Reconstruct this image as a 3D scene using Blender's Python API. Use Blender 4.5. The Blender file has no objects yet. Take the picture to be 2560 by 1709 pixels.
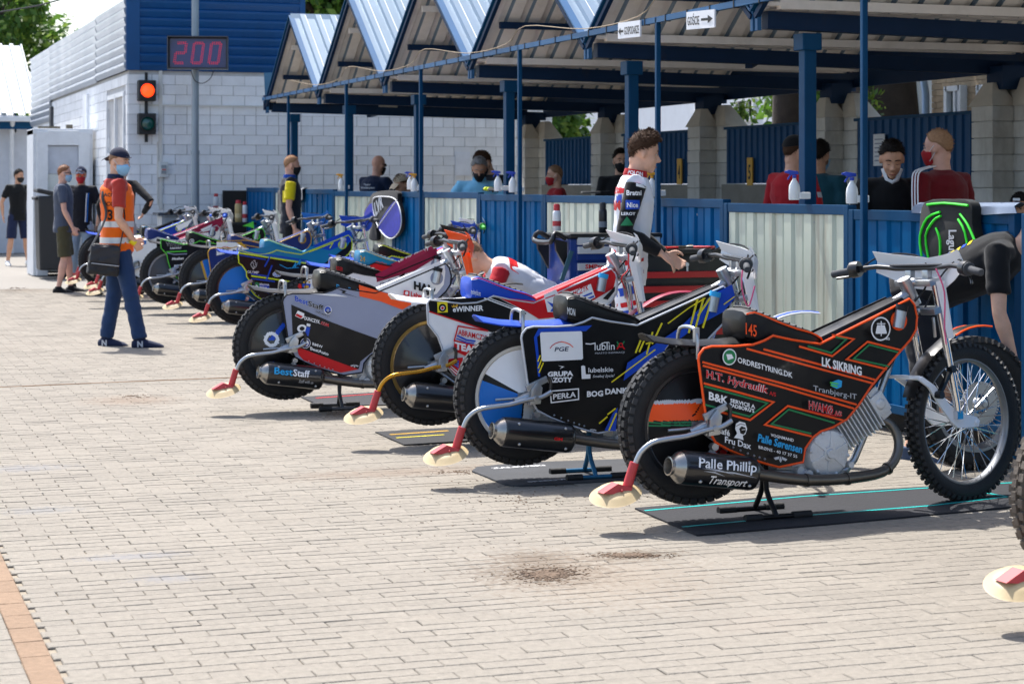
import bpy, bmesh, math, random
from math import sin, cos, pi, radians, sqrt, atan2
from mathutils import Vector, Matrix
from mathutils.bvhtree import BVHTree
random.seed(7)
SC = bpy.context.scene
COL = SC.collection
# ------------------------------------------------------------------ camera, sky, sun, exposure
# world X runs across the pit lane (the way the motorcycles point), Y along the row of stalls
PH = radians(19.13)
cd = bpy.data.cameras.new('camera')
cam = bpy.data.objects.new('camera', cd)
COL.objects.link(cam)
cam.location = (0, 0, 1.40)
cam.rotation_euler = (pi / 2, 0, -PH)
cd.lens, cd.sensor_width = 70, 36
cd.shift_y = -0.1502
cd.clip_end = 2000
cd.dof.use_dof = True
cd.dof.focus_distance = 9.8
cd.dof.aperture_fstop = 7.1
SC.camera = cam
SUN = Vector((-0.10, 0.557, 1.0)).normalized()
wd = bpy.data.worlds.new('World')
SC.world = wd
wd.use_nodes = True
nt = wd.node_tree
sky = nt.nodes.new('ShaderNodeTexSky')
sky.sky_type = 'NISHITA'
sky.sun_disc = False
sky.sun_elevation = math.asin(SUN.z)
sky.sun_rotation = atan2(SUN.x, SUN.y)
sky.dust_density = 2.5
sky.air_density = 1.0
sky.ozone_density = 1.0
nt.links.new(sky.outputs[0], nt.nodes['Background'].inputs[0])
nt.nodes['Background'].inputs[1].default_value = 0.15
sd = bpy.data.lights.new('sun', 'SUN')
sd.energy, sd.angle, sd.color = 3.9, radians(0.53), (1.0, 0.975, 0.935)
sun = bpy.data.objects.new('sun', sd)
COL.objects.link(sun)
sun.rotation_euler = SUN.to_track_quat('Z', 'Y').to_euler()
sun.location = (0, 10, 20)
SC.view_settings.view_transform = 'Standard'
SC.view_settings.look = 'None'
SC.view_settings.gamma = 1
SC.view_settings.use_curve_mapping = False
SC.view_settings.exposure = 1.0
SC.cycles.max_bounces = 8
# ------------------------------------------------------------------ rays through the photograph's pixels (2560 x 1709)
CP, SP = cos(PH), sin(PH)
def ray(px, py):
    t = (px - 1280) / 4977.8
    return Vector((CP * t + SP, -SP * t + CP, (470 - py) / 4977.8))
EYE = Vector((0, 0, 1.40))
def onX(px, py, X):
    d = ray(px, py); return EYE + d * (X / d.x)
def onY(px, py, Y):
    d = ray(px, py); return EYE + d * (Y / d.y)
def onZ(px, py, Z=0.0):
    d = ray(px, py); return EYE + d * ((Z - 1.40) / d.z)
def onD(px, py, D):
    return EYE + ray(px, py) * D
# ------------------------------------------------------------------ materials
MC = {}
def lin(h):
    h = h.lstrip('#')
    v = [int(h[i:i + 2], 16) / 255 for i in (0, 2, 4)]
    return tuple(x / 12.92 if x <= .04045 else ((x + .055) / 1.055) ** 2.4 for x in v)
def M(key, col=None, rough=.5, metal=0., var=.12, vs=6., bump=0., bs=60., coat=0., rvar=0., emis=0., spec=.5, sheen=0.):
    """one procedural material per key: base colour varied by noise, optional fine relief"""
    if key in MC: return MC[key]
    if isinstance(col, str): col = lin(col)
    m = bpy.data.materials.new(key)
    m.use_nodes = True
    n, l = m.node_tree.nodes, m.node_tree.links
    b = n['Principled BSDF']
    tc = n.new('ShaderNodeTexCoord')
    no = n.new('ShaderNodeTexNoise')
    no.inputs['Scale'].default_value = vs
    no.inputs['Detail'].default_value = 6
    no.inputs['Roughness'].default_value = .6
    l.new(tc.outputs['Object'], no.inputs['Vector'])
    mp = n.new('ShaderNodeMapRange')
    mp.inputs[1].default_value, mp.inputs[2].default_value = .25, .75
    mp.inputs[3].default_value, mp.inputs[4].default_value = 1 - var, 1 + var * .6
    l.new(no.outputs[0], mp.inputs[0])
    mx = n.new('ShaderNodeVectorMath'); mx.operation = 'MULTIPLY'
    mx.inputs[0].default_value = col
    l.new(mp.outputs[0], mx.inputs[1])
    l.new(mx.outputs[0], b.inputs['Base Color'])
    b.inputs['Roughness'].default_value = rough
    b.inputs['Metallic'].default_value = metal
    b.inputs['Specular IOR Level'].default_value = spec
    if coat:
        b.inputs['Coat Weight'].default_value = coat
        b.inputs['Coat Roughness'].default_value = .08
    if sheen:
        b.inputs['Sheen Weight'].default_value = sheen
    if rvar:
        r = n.new('ShaderNodeMapRange')
        r.inputs[1].default_value, r.inputs[2].default_value = .3, .7
        r.inputs[3].default_value, r.inputs[4].default_value = max(.02, rough - rvar), min(1, rough + rvar)
        l.new(no.outputs[0], r.inputs[0]); l.new(r.outputs[0], b.inputs['Roughness'])
    if bump:
        nb = n.new('ShaderNodeTexNoise'); nb.inputs['Scale'].default_value = bs; nb.inputs['Detail'].default_value = 4
        l.new(tc.outputs['Object'], nb.inputs['Vector'])
        bp = n.new('ShaderNodeBump'); bp.inputs['Strength'].default_value = bump; bp.inputs['Distance'].default_value = .01
        l.new(nb.outputs[0], bp.inputs['Height']); l.new(bp.outputs[0], b.inputs['Normal'])
    if emis:
        b.inputs['Emission Color'].default_value = (*col, 1); b.inputs['Emission Strength'].default_value = emis
    MC[key] = m
    return m
def retint(m, fn):
    """splice a node function between a material's base colour and its shader"""
    n, l = m.node_tree.nodes, m.node_tree.links
    b = n['Principled BSDF']; src = b.inputs['Base Color'].links[0].from_socket
    l.new(fn(n, l, src), b.inputs['Base Color']); return m
def tint(m, amt):
    """each brick, block or sheet a shade of its own"""
    def fn(n, l, src):
        g, o = n.new('ShaderNodeNewGeometry'), n.new('ShaderNodeObjectInfo')
        a = n.new('ShaderNodeMath'); a.operation = 'ADD'; l.new(g.outputs['Random Per Island'], a.inputs[0]); l.new(o.outputs['Random'], a.inputs[1])
        f = n.new('ShaderNodeMath'); f.operation = 'FRACT'; l.new(a.outputs[0], f.inputs[0])
        r = n.new('ShaderNodeMapRange'); r.inputs[3].default_value = 1 - amt; r.inputs[4].default_value = 1 + amt * .4; l.new(f.outputs[0], r.inputs[0])
        v = n.new('ShaderNodeVectorMath'); v.operation = 'MULTIPLY'; l.new(src, v.inputs[0]); l.new(r.outputs[0], v.inputs[1]); return v.outputs[0]
    return retint(m, fn)
def weather(m, col, amt, sc=(3, 3, .5), lo=.5, hi=.75):
    """grime and rust runs in world space"""
    def fn(n, l, src):
        g = n.new('ShaderNodeNewGeometry'); k = n.new('ShaderNodeVectorMath'); k.operation = 'MULTIPLY'; k.inputs[1].default_value = sc; l.new(g.outputs['Position'], k.inputs[0])
        t = n.new('ShaderNodeTexNoise'); t.inputs['Scale'].default_value = 1; t.inputs['Detail'].default_value = 7; t.inputs['Roughness'].default_value = .68; l.new(k.outputs[0], t.inputs['Vector'])
        r = n.new('ShaderNodeMapRange'); r.inputs[1].default_value, r.inputs[2].default_value, r.inputs[4].default_value = lo, hi, amt; l.new(t.outputs[0], r.inputs[0])
        x = n.new('ShaderNodeMixRGB'); x.inputs[2].default_value = (*lin(col), 1); l.new(r.outputs[0], x.inputs[0]); l.new(src, x.inputs[1]); return x.outputs[0]
    return retint(m, fn)
PCOL = dict(black='#0e0e10', white='#e9e9ea', orange='#f4551c', green='#0b7a44', red='#c9171f', blue='#1748b8', yellow='#e8d52a', cyan='#2a9fd8',
    grey='#8f96ad', silver='#b9bcc2', navy='#1d2f6e', teal='#1a7fa6', maroon='#8e1b3e', crimson='#a02048', lime='#58c943', neon='#d6e82d', gold='#c99a2c',
    skyblue='#1d6fc4', darkred='#8c1218', pink='#e0608a', brown='#5a4030', cream='#dcd6c4', mint='#19b8b4', violet='#3a3cb0', deep='#0e1b45')
def paint(c):
    return M('print_' + c, PCOL[c], .42, var=.05, vs=9, coat=.06, bump=.07, bs=7, spec=.25, rvar=.14)
# ------------------------------------------------------------------ mesh builder
class MB:
    def __init__(s): s.v, s.f, s.m = [], [], []
    def add(s, vs, fs, mi=0):
        o = len(s.v); s.v += [tuple(v) for v in vs]
        for f in fs: s.f.append([i + o for i in f]); s.m.append(mi)
        return s
    def box(s, c, d, mi=0, R=None, taper=1.):
        hx, hy, hz = d[0] / 2, d[1] / 2, d[2] / 2
        vs = []
        for z in (-1, 1):
            k = taper if z > 0 else 1.
            for x, y in ((-1, -1), (1, -1), (1, 1), (-1, 1)):
                p = Vector((x * hx * k, y * hy * k, z * hz))
                if R is not None: p = R @ p
                vs.append(p + Vector(c))
        return s.add(vs, [(3, 2, 1, 0), (4, 5, 6, 7), (0, 1, 5, 4), (1, 2, 6, 5), (2, 3, 7, 6), (3, 0, 4, 7)], mi)
    def bar(s, a, b, w, h, mi=0, up=(0, 0, 1)):
        a, b = Vector(a), Vector(b); d = b - a
        z = Vector(up)
        x = d.normalized()
        if abs(x.dot(z)) > .98: z = Vector((1, 0, 0))
        y = z.cross(x).normalized(); z = x.cross(y)
        R = Matrix((x, y, z)).transposed()
        return s.box((a + b) / 2, (d.length, w, h), mi, R)
    def ring(s, c, X, Y, rx, ry, n):
        return [Vector(c) + X * (cos(2 * pi * i / n) * rx) + Y * (sin(2 * pi * i / n) * ry) for i in range(n)]
    def tube(s, pts, r, n=10, mi=0, caps=True, flat=1., up=(0, 0, 1)):
        """swept tube; r a number or one radius per point; flat squashes it along the second axis"""
        pts = [Vector(p) for p in pts]; k = len(pts)
        rs = list(r) if hasattr(r, '__len__') else [r] * k
        o = len(s.v); X = None
        for i, p in enumerate(pts):
            t = (pts[min(i + 1, k - 1)] - pts[max(i - 1, 0)])
            t = t.normalized() if t.length > 1e-9 else Vector((0, 0, 1))
            if X is None:
                u = Vector(up)
                if abs(t.dot(u)) > .95: u = Vector((1, 0, 0)) if abs(t.x) < .9 else Vector((0, 1, 0))
                X = u.cross(t).normalized()
            else:
                X = (X - t * X.dot(t)).normalized()
            Y = t.cross(X)
            rr = rs[i]
            if hasattr(rr, '__len__'): s.v += [tuple(q) for q in s.ring(p, X, Y, rr[0], rr[1], n)]
            else: s.v += [tuple(q) for q in s.ring(p, X, Y, rr, rr * flat, n)]
        for i in range(k - 1):
            for j in range(n):
                a, b = o + i * n + j, o + i * n + (j + 1) % n
                s.f.append([a, b, b + n, a + n]); s.m.append(mi)
        if caps:
            s.f.append([o + j for j in range(n)][::-1]); s.m.append(mi)
            s.f.append([o + (k - 1) * n + j for j in range(n)]); s.m.append(mi)
        return s
    def lathe(s, prof, c=(0, 0, 0), axis=(0, 1, 0), n=32, mi=0, closed=False, arc=2 * pi, a0=0.):
        """prof: (radius, offset along axis)"""
        A = Vector(axis).normalized(); u = Vector((1, 0, 0)) if abs(A.x) < .9 else Vector((0, 0, 1))
        X = (u - A * u.dot(A)).normalized(); Y = A.cross(X); C = Vector(c)
        o = len(s.v); k = len(prof); full = arc > 2 * pi - 1e-6; m = n if full else n + 1
        for i in range(m):
            a = a0 + arc * i / n
            for r, h in prof: s.v.append(tuple(C + A * h + X * (r * cos(a)) + Y * (r * sin(a))))
        for i in range(n):
            i2 = (i + 1) % m
            for j in range(k if closed else k - 1):
                j2 = (j + 1) % k
                s.f.append([o + i * k + j, o + i2 * k + j, o + i2 * k + j2, o + i * k + j2]); s.m.append(mi)
        return s
    def prism(s, pts, thick, mi=0):
        """pts: 3-D outline; extruded by the vector thick"""
        n = len(pts); t = Vector(thick)
        vs = [Vector(p) for p in pts] + [Vector(p) + t for p in pts]
        return s.add(vs, [list(range(n))[::-1], [n + i for i in range(n)]] + [[i, (i + 1) % n, n + (i + 1) % n, n + i] for i in range(n)], mi)
    def ball(s, c, r, n=10, mi=0, R=None):
        r = (r, r, r) if not hasattr(r, '__len__') else r
        vs, fs = [], []; h = n // 2 + 1
        for i in range(h + 1):
            th = pi * i / h
            for j in range(n):
                p = Vector((r[0] * sin(th) * cos(2 * pi * j / n), r[1] * sin(th) * sin(2 * pi * j / n), r[2] * cos(th)))
                if R is not None: p = R @ p
                vs.append(Vector(c) + p)
        for i in range(h):
            for j in range(n): fs.append([i * n + j, (i + 1) * n + j, (i + 1) * n + (j + 1) % n, i * n + (j + 1) % n])
        return s.add(vs, fs, mi)
    def corr(s, o, U, V, N, pitch, depth, mi=0, prof=None, thick=0):
        """corrugated sheet: ribs run along V, spaced pitch along U, standing depth along N"""
        o, U, V, N = Vector(o), Vector(U), Vector(V), Vector(N).normalized()
        L = U.length; u = U / L; x = 0.; xs = []
        prof = prof or ((0, 0), (.42, 0), (.5, 1), (.8, 1), (.88, 0))
        while x < L - 1e-6:
            for a, h in prof:
                if x + a * pitch < L: xs.append((x + a * pitch, h * depth))
            x += pitch
        xs.append((L, xs[-1][1]))
        n = len(xs); vs = []
        for a, h in xs:
            p = o + u * a + N * h; vs += [p, p + V]
        return s.add(vs, [(2 * i, 2 * i + 2, 2 * i + 3, 2 * i + 1) for i in range(n - 1)], mi)
    def mesh(s, name, mats, smooth=None, bevel=0., doubles=False):
        me = bpy.data.meshes.new(name)
        me.from_pydata(s.v, [], s.f)
        for m in (mats if isinstance(mats, (list, tuple)) else [mats]): me.materials.append(m)
        if len(me.materials) > 1: me.polygons.foreach_set('material_index', s.m)
        if bevel or doubles:
            b = bmesh.new(); b.from_mesh(me)
            if doubles: bmesh.ops.remove_doubles(b, verts=b.verts, dist=1e-5)
            if bevel:
                bmesh.ops.bevel(b, geom=[e for e in b.edges if len(e.link_faces) == 2 and e.calc_face_angle() > .5],
                                offset=bevel, segments=2, profile=.6, affect='EDGES', clamp_overlap=True)
            b.to_mesh(me); b.free()
        if smooth is not None:
            me.polygons.foreach_set('use_smooth', [True] * len(me.polygons))
            me.set_sharp_from_angle(angle=radians(smooth))
        me.update()
        return me
    def build(s, name, mats, parent=None, smooth=None, bevel=0., loc=None, rotz=0., **k):
        return link(name, s.mesh(name, mats, smooth, bevel, k.pop('doubles', False)), parent, loc, rotz, **k)
def link(name, data, parent=None, loc=None, rotz=0., label=None, cat=None, group=None, kind=None):
    o = bpy.data.objects.new(name, data)
    COL.objects.link(o)
    o.parent = parent
    if loc is not None: o.location = loc
    if rotz: o.rotation_euler = (0, 0, rotz)
    tag(o, label, cat, group, kind)
    return o
def tag(o, label=None, cat=None, group=None, kind=None):
    if label: o['label'] = label
    if cat: o['category'] = cat
    if group: o['group'] = group
    if kind: o['kind'] = kind
    return o
def thing(name, label, cat, loc=(0, 0, 0), rotz=0., group=None):
    return link(name, None, None, loc, rotz, label, cat, group)
def rotz(a): return Matrix.Rotation(a, 3, 'Z')
def smoothpts(pts, n=4, closed=False):
    """Catmull-Rom through the points"""
    P = [Vector(p) for p in pts]; k = len(P); out = []
    for i in range(k if closed else k - 1):
        a, b, c, d = (P[(i - 1) % k] if closed or i else P[0], P[i], P[(i + 1) % k], P[(i + 2) % k] if closed or i + 2 < k else P[-1])
        for j in range(n):
            t = j / n
            out.append(.5 * ((2 * b) + (c - a) * t + (2 * a - 5 * b + 4 * c - d) * t * t + (3 * b - a - 3 * c + d) * t ** 3))
    if not closed: out.append(P[-1])
    return out
TS = bpy.data.scenes.new('tmp')
def evaluate(o):
    """final mesh of a temporary object, evaluated in a scene of its own"""
    TS.collection.objects.link(o)
    with bpy.context.temp_override(scene=TS, view_layer=TS.view_layers[0]):
        me = bpy.data.meshes.new_from_object(o.evaluated_get(bpy.context.evaluated_depsgraph_get()))
    bpy.data.objects.remove(o)
    return me
# lettering: outline of a word as flat triangles in the unit box of its own bounds
TX = {}
def word(txt, bold=0.):
    k = (txt, bold)
    if k in TX: return TX[k]
    cu = bpy.data.curves.new('t', 'FONT'); cu.body = txt; cu.resolution_u = 2; cu.offset = bold; cu.fill_mode = 'FRONT'
    me = evaluate(bpy.data.objects.new('t', cu))
    V = [(v.co.x, v.co.y) for v in me.vertices]; F = [list(p.vertices) for p in me.polygons]
    bpy.data.meshes.remove(me); bpy.data.curves.remove(cu)
    if not V: V, F = [(0, 0)], []
    x0, x1 = min(v[0] for v in V), max(v[0] for v in V)
    hi = .73
    TX[k] = ([((x - x0) / max(1e-6, x1 - x0), y / hi) for x, y in V], F)
    return TX[k]
def stroke(pts, w, closed=False):
    """flat ribbon of quads round a 2-D polyline"""
    P = [Vector(p).to_2d() for p in pts]; k = len(P); vs, fs = [], []
    for i in range(k):
        a = P[i - 1] if (closed or i) else None; c = P[(i + 1) % k] if (closed or i < k - 1) else None; b = P[i]
        d1 = (b - a).normalized() if a is not None else None; d2 = (c - b).normalized() if c is not None else None
        d1 = d1 or d2; d2 = d2 or d1
        n1, n2 = Vector((-d1.y, d1.x)), Vector((-d2.y, d2.x))
        nn = (n1 + n2); nn = nn.normalized() if nn.length > 1e-6 else n1
        q = w / 2 / max(.45, nn.dot(n1))
        vs += [b + nn * q, b - nn * q]
    for i in range(k if closed else k - 1):
        j = (i + 1) % k; fs.append([2 * i, 2 * i + 1, 2 * j + 1, 2 * j])
    return vs, fs
def flat_text(name, txt, o, U, V, mat, parent=None, bold=0., **kw):
    """a word laid on a plane: o lower left, U along its whole width, V its capital height"""
    P, F = word(txt, bold); o, U, V = Vector(o), Vector(U), Vector(V)
    return MB().add([o + U * x + V * y for x, y in P], F).build(name, mat, parent, **kw)
# ------------------------------------------------------------------ ground: sand bed, clay pavers, painted strip
def ground_mat():
    m = M('paving_far', '#a89f94', .85, var=.18, vs=.7)
    n, l = m.node_tree.nodes, m.node_tree.links
    b = n['Principled BSDF']
    br = n.new('ShaderNodeTexBrick'); tc = n.new('ShaderNodeTexCoord')
    br.inputs['Scale'].default_value = 1; br.inputs['Brick Width'].default_value = .192; br.inputs['Row Height'].default_value = .077
    br.inputs['Mortar Size'].default_value = .0025
    br.inputs['Color1'].default_value = (.225, .208, .182, 1); br.inputs['Color2'].default_value = (.210, .193, .169, 1)
    br.inputs['Mortar'].default_value = (.2, .165, .13, 1)
    l.new(tc.outputs['Object'], br.inputs['Vector']); l.new(br.outputs[0], b.inputs['Base Color'])
    return m
def paver_mat(key, hexcol, amt):
    m = M(key, hexcol, .9, var=.10, vs=1.1, bump=.45, bs=110, spec=.25)
    n, l = m.node_tree.nodes, m.node_tree.links
    b = n['Principled BSDF']; src = b.inputs['Base Color'].links[0].from_socket
    ge = n.new('ShaderNodeNewGeometry')
    # tint per paver: random per island, plus broad grey tyre marks and rusty sand stains
    mr = n.new('ShaderNodeMapRange'); mr.inputs[3].default_value = 1 - amt; mr.inputs[4].default_value = 1 + amt * .5
    l.new(ge.outputs['Random Per Island'], mr.inputs[0])
    v = n.new('ShaderNodeVectorMath'); v.operation = 'MULTIPLY'; l.new(src, v.inputs[0]); l.new(mr.outputs[0], v.inputs[1])
    no = n.new('ShaderNodeTexNoise'); no.inputs['Scale'].default_value = 1.5; no.inputs['Detail'].default_value = 8; no.inputs['Roughness'].default_value = .7
    l.new(ge.outputs['Position'], no.inputs['Vector'])
    r2 = n.new('ShaderNodeMapRange'); r2.inputs[1].default_value = .57; r2.inputs[2].default_value = .78; r2.inputs[4].default_value = .5
    l.new(no.outputs[0], r2.inputs[0])
    mx = n.new('ShaderNodeMixRGB'); mx.inputs[2].default_value = (.29, .25, .20, 1)
    l.new(v.outputs[0], mx.inputs[1]); l.new(r2.outputs[0], mx.inputs[0])
    n2 = n.new('ShaderNodeTexNoise'); n2.inputs['Scale'].default_value = 38; n2.inputs['Detail'].default_value = 5
    l.new(ge.outputs['Position'], n2.inputs['Vector'])
    r3 = n.new('ShaderNodeMapRange'); r3.inputs[1].default_value = .3; r3.inputs[2].default_value = .7; r3.inputs[3].default_value = .86; r3.inputs[4].default_value = 1.08
    l.new(n2.outputs[0], r3.inputs[0])
    v2 = n.new('ShaderNodeVectorMath'); v2.operation = 'MULTIPLY'; l.new(mx.outputs[0], v2.inputs[0]); l.new(r3.outputs[0], v2.inputs[1])
    cur = v2.outputs[0]
    for px, py, rx, ry, col, amt in ((1370, 1432, 190, 40, (.10, .075, .055), .95), (1345, 1395, 120, 22, (.12, .09, .065), .8), (1575, 1388, 150, 15, (.11, .085, .06), .95), (1480, 1440, 330, 90, (.24, .19, .14), .5), (1000, 1180, 420, 14, (.20, .15, .11), .6), (330, 1000, 130, 14, (.2, .15, .11), .8), (330, 1390, 150, 10, (.2, .2, .21), .55),
                                     (60, 1170, 140, 9, (.2, .2, .21), .5), (100, 1275, 110, 10, (.2, .2, .2), .5), (660, 1195, 110, 10, (.22, .2, .17), .5), (1900, 1560, 160, 30, (.26, .22, .18), .35), (850, 1036, 90, 14, (.12, .09, .06), .9), (40, 722, 70, 8, (.14, .11, .08), .9), (420, 1445, 90, 12, (.2, .2, .21), .5), (2060, 1300, 180, 10, (.24, .2, .16), .35)):
        c = onZ(px, py); k = c.length / 4977.8 * 1.0; sx = rx * k; sy = ry * k * c.y / 1.4
        sb = n.new('ShaderNodeVectorMath'); sb.operation = 'SUBTRACT'; sb.inputs[1].default_value = (c.x, c.y, 0); l.new(ge.outputs['Position'], sb.inputs[0])
        sc = n.new('ShaderNodeVectorMath'); sc.operation = 'MULTIPLY'; sc.inputs[1].default_value = (1 / sx, 1 / sy, 0); l.new(sb.outputs[0], sc.inputs[0])
        le = n.new('ShaderNodeVectorMath'); le.operation = 'LENGTH'; l.new(sc.outputs[0], le.inputs[0])
        ad = n.new('ShaderNodeMath'); ad.operation = 'MULTIPLY_ADD'; ad.inputs[1].default_value = -2.6; ad.inputs[2].default_value = 2.3; l.new(n2.outputs[0], ad.inputs[0])
        su = n.new('ShaderNodeMath'); su.operation = 'SUBTRACT'; l.new(ad.outputs[0], su.inputs[0]); l.new(le.outputs['Value'], su.inputs[1])
        mr2 = n.new('ShaderNodeMapRange'); mr2.inputs[1].default_value = -.1; mr2.inputs[2].default_value = .75; mr2.inputs[4].default_value = amt; l.new(su.outputs[0], mr2.inputs[0])
        mm = n.new('ShaderNodeMixRGB'); mm.inputs[2].default_value = (*col, 1); l.new(cur, mm.inputs[1]); l.new(mr2.outputs[0], mm.inputs[0]); cur = mm.outputs[0]
    l.new(cur, b.inputs['Base Color'])
    return m
GR = MB().add([(-300, -60, -.012), (300, -60, -.012), (300, 400, -.012), (-300, 400, -.012)], [(0, 1, 2, 3)]).build('ground', ground_mat(), kind='structure')
MB().add([(-4, 3, -.0075), (11, 3, -.0075), (11, 27, -.0075), (-4, 27, -.0075)], [(0, 1, 2, 3)]).build('joint_sand', M('joint_sand', '#8f8473', .95, var=.3, vs=9), GR, kind='stuff')
pm, pmo = paver_mat('paver_grey', '#8a8378', .07), paver_mat('paver_orange', '#8a735e', .10)
def paver(mb, x, y, lx, ly, jit):
    z = random.uniform(-1, 1) * jit; tx, ty = (random.uniform(-1, 1) * jit * .8 for _ in '12')
    hx, hy, e = lx / 2 - .0009, ly / 2 - .0011, .003
    vs = []
    for (ax, ay, dz) in ((hx, hy, -.0072), (hx, hy, -.003), (hx - e, hy - e, 0)):
        for sx, sy in ((-1, -1), (1, -1), (1, 1), (-1, 1)):
            vs.append((x + sx * ax, y + sy * ay, max(-.0072, dz + z + sx * tx + sy * ty)))
    fs = [(8, 9, 10, 11)]
    for k in (0, 4):
        for i in range(4): fs.append((k + i, k + (i + 1) % 4, k + 4 + (i + 1) % 4, k + 4 + i))
    return mb.add(vs, fs)
spots = []
STX = (.560, .652)
PL, PW = .192, .077
for r in range(54, 368):
    y = r * PW
    for k in range(-30, 50):
        x = k * PL + (PL / 2 if r % 2 else 0) + random.uniform(-.0018, .0018)
        a, b_ = x - PL / 2, x + PL / 2
        if b_ > STX[0] and a < STX[1]:
            if a < STX[0] - .012: b_ = STX[0]
            elif b_ > STX[1] + .012: a = STX[1]
            else: continue
        lx = b_ - a; x = (a + b_) / 2
        d = SP * x + CP * y; t = (CP * x - SP * y) / d
        if 5.0 < d < 28 and abs(t) < .30 and x < 6.4: spots.append((d, x, y, lx, PW, 0))
for k in range(20, 80):
    y = k * .2; x = sum(STX) / 2
    d = SP * x + CP * y
    if 5.3 < d < 14: spots.append((d, x, y, STX[1] - STX[0], .2, 1))
spots.sort()
pmesh = {}
for i, (d, x, y, lx, ly, o) in enumerate(spots[:300]):
    k = (round(lx, 2), ly, o, i % 7)
    if k not in pmesh: pmesh[k] = paver(MB(), 0, 0, lx, ly, .0011).mesh('paver', pmo if o else pm)
    link('paver', pmesh[k], GR, (x, y, 0))
f0, f1 = MB(), MB()
for d, x, y, lx, ly, o in spots[300:]: paver(f1 if o else f0, x, y, lx, ly, .0011)
f0.build('paver_field', pm, GR, kind='stuff'); f1.build('paver_strip', pmo, GR, kind='stuff')
a, b_ = onZ(-40, 970), onZ(870, 932)
MB().tube([(p.x, p.y, .002) for p in (a, a.lerp(b_, .3) + Vector((0, .02, 0)), a.lerp(b_, .62), b_)], .0035, 6).build('orange_cord', M('cordorange', '#b98a60', .7), label='thin orange cord lying straight across the paving behind the grey motorcycle', cat='cord')
def dirt(n, cx, cy, rx, ry, lab, sd, s=1.):
    random.seed(sd); mb = MB()
    for i in range(n):
        r, t = abs(random.gauss(0, .45)), random.uniform(0, 2 * pi)
        p = onZ(cx + rx * r * cos(t), cy + ry * r * sin(t))
        k = s * random.uniform(.0015, .0055) * (1.3 - min(1, r))
        if k > .001: mb.ball((p.x, p.y, k * .3), (k * random.uniform(1, 2.2), k * random.uniform(1, 2), k * .7), 5)
    mb.build('soil_crumbs', M('soil', '#6d5a49', .95, var=.4, vs=40, bump=.5, bs=90), label=lab, cat='dirt', kind='stuff')
dirt(900, 1370, 1435, 170, 34, 'larger smear of dark crumbled soil on the bare paving', 3)
dirt(480, 1572, 1388, 165, 12, 'narrow smear of crumbled soil on the paving', 4)
dirt(160, 850, 1034, 60, 12, 'soil crumbs by the mat under the grey motorcycle', 5, 1.2)
dirt(200, 1150, 1180, 150, 10, 'thin scatter of soil behind the white wheeled motorcycle', 6, .7)
dirt(90, 330, 990, 90, 9, 'scattered soil on the paving right of the marshal shoes', 8, .9)
dirt(60, 45, 720, 80, 6, 'soil streak on the paving at the far left', 9, 1.2)
dirt(700, 1300, 1250, 1150, 360, 'loose grit scattered over the open paving', 11, .6)
# ------------------------------------------------------------------ white brick building with metal fascia
mw = M('white_brick', '#eceef0', .8, var=.10, vs=5, bump=.35, bs=60)
tint(mw, .07); weather(mw, '#a5a29b', .35, (1.4, 1.4, .35), .52, .8)
mmort = M('mortar_grey', '#bdbdbd', .9, var=.2)
def brick_face(o, U, N, w, h, bw, bh, jit, out, gap=.006, d=.012, skip=None):
    """courses of single bricks on a wall face; out(center, size along U, height) is called per brick"""
    rows = int(h / bh + .5)
    for r in range(rows):
        hb = bw / 2 if r % 6 == 4 and bw > .3 else bw
        x = -hb / 2 if r % 2 else 0.
        while x < w - .01:
            a, b = max(0, x), min(w, x + hb)
            if b - a > .03 and not (skip and skip((a + b) / 2, (r + .5) * bh)): out((a + b) / 2, (r + .5) * bh, b - a - gap, bh - gap)
            x += hb
WX0, WX1, WY, WZ = 4.19, 10.72, 29.0, 3.10
bld = thing('brick_building', 'white painted brick building with blue metal fascia above the pit wall', 'building', (WX0, WY, 0))
L = Vector((WX0, WY, 0))
MB().box(((WX0 + WX1) / 2 - L.x, .15, 1.55), (WX1 - WX0 - .02, .29, 3.1)).box((.15, 6.9, 1.55), (.28, 13.6, 3.1)).build('wall', mmort, bld)
bm_ = {}
cnt = [0]; rest = MB()
def put_front(x, z, w, h):
    sz = (round(w, 2), round(h, 3))
    p = (x, .006 - random.uniform(0, .003), z)
    if cnt[0] < 300 and z > 1.0:
        if sz not in bm_: bm_[sz] = MB().box((0, 0, 0), (sz[0], .022, sz[1])).mesh('brick', mw, bevel=.004)
        link('brick', bm_[sz], bld, p); cnt[0] += 1
    else: rest.box(p, (w, .022, h))
brick_face(None, None, None, WX1 - WX0, 3.1, .34, .145, 0, put_front)
rest.build('brick_courses', mw, bld, kind='stuff')
rest = MB()
brick_face(None, None, None, 13.6, 3.1, .34, .145, 0, lambda y, z, w, h: rest.box((.002 - random.uniform(0, .004), y + .012, z), (.022, w, h)), skip=lambda y, z: .25 < y < 2.2 and 1.0 < z < 2.85)
rest.build('side_courses', mw, bld, kind='stuff')
mblue = M('fascia_blue', '#05487e', .45, .0, var=.10, vs=2, bump=.04, bs=5, coat=.1, spec=.25)
mzinc = M('zinc', '#a4abb5', .36, .35, var=.12, vs=1.2, bump=.12, bs=2.2, rvar=.1)
trim = M('trim_blue', '#074268', .5, var=.16, vs=3, bump=.05, bs=30, spec=.15)
prof = [(0, 0), (0, .008), (.075, .035), (.105, .035), (.128, .004), (.128, 0)]
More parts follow.
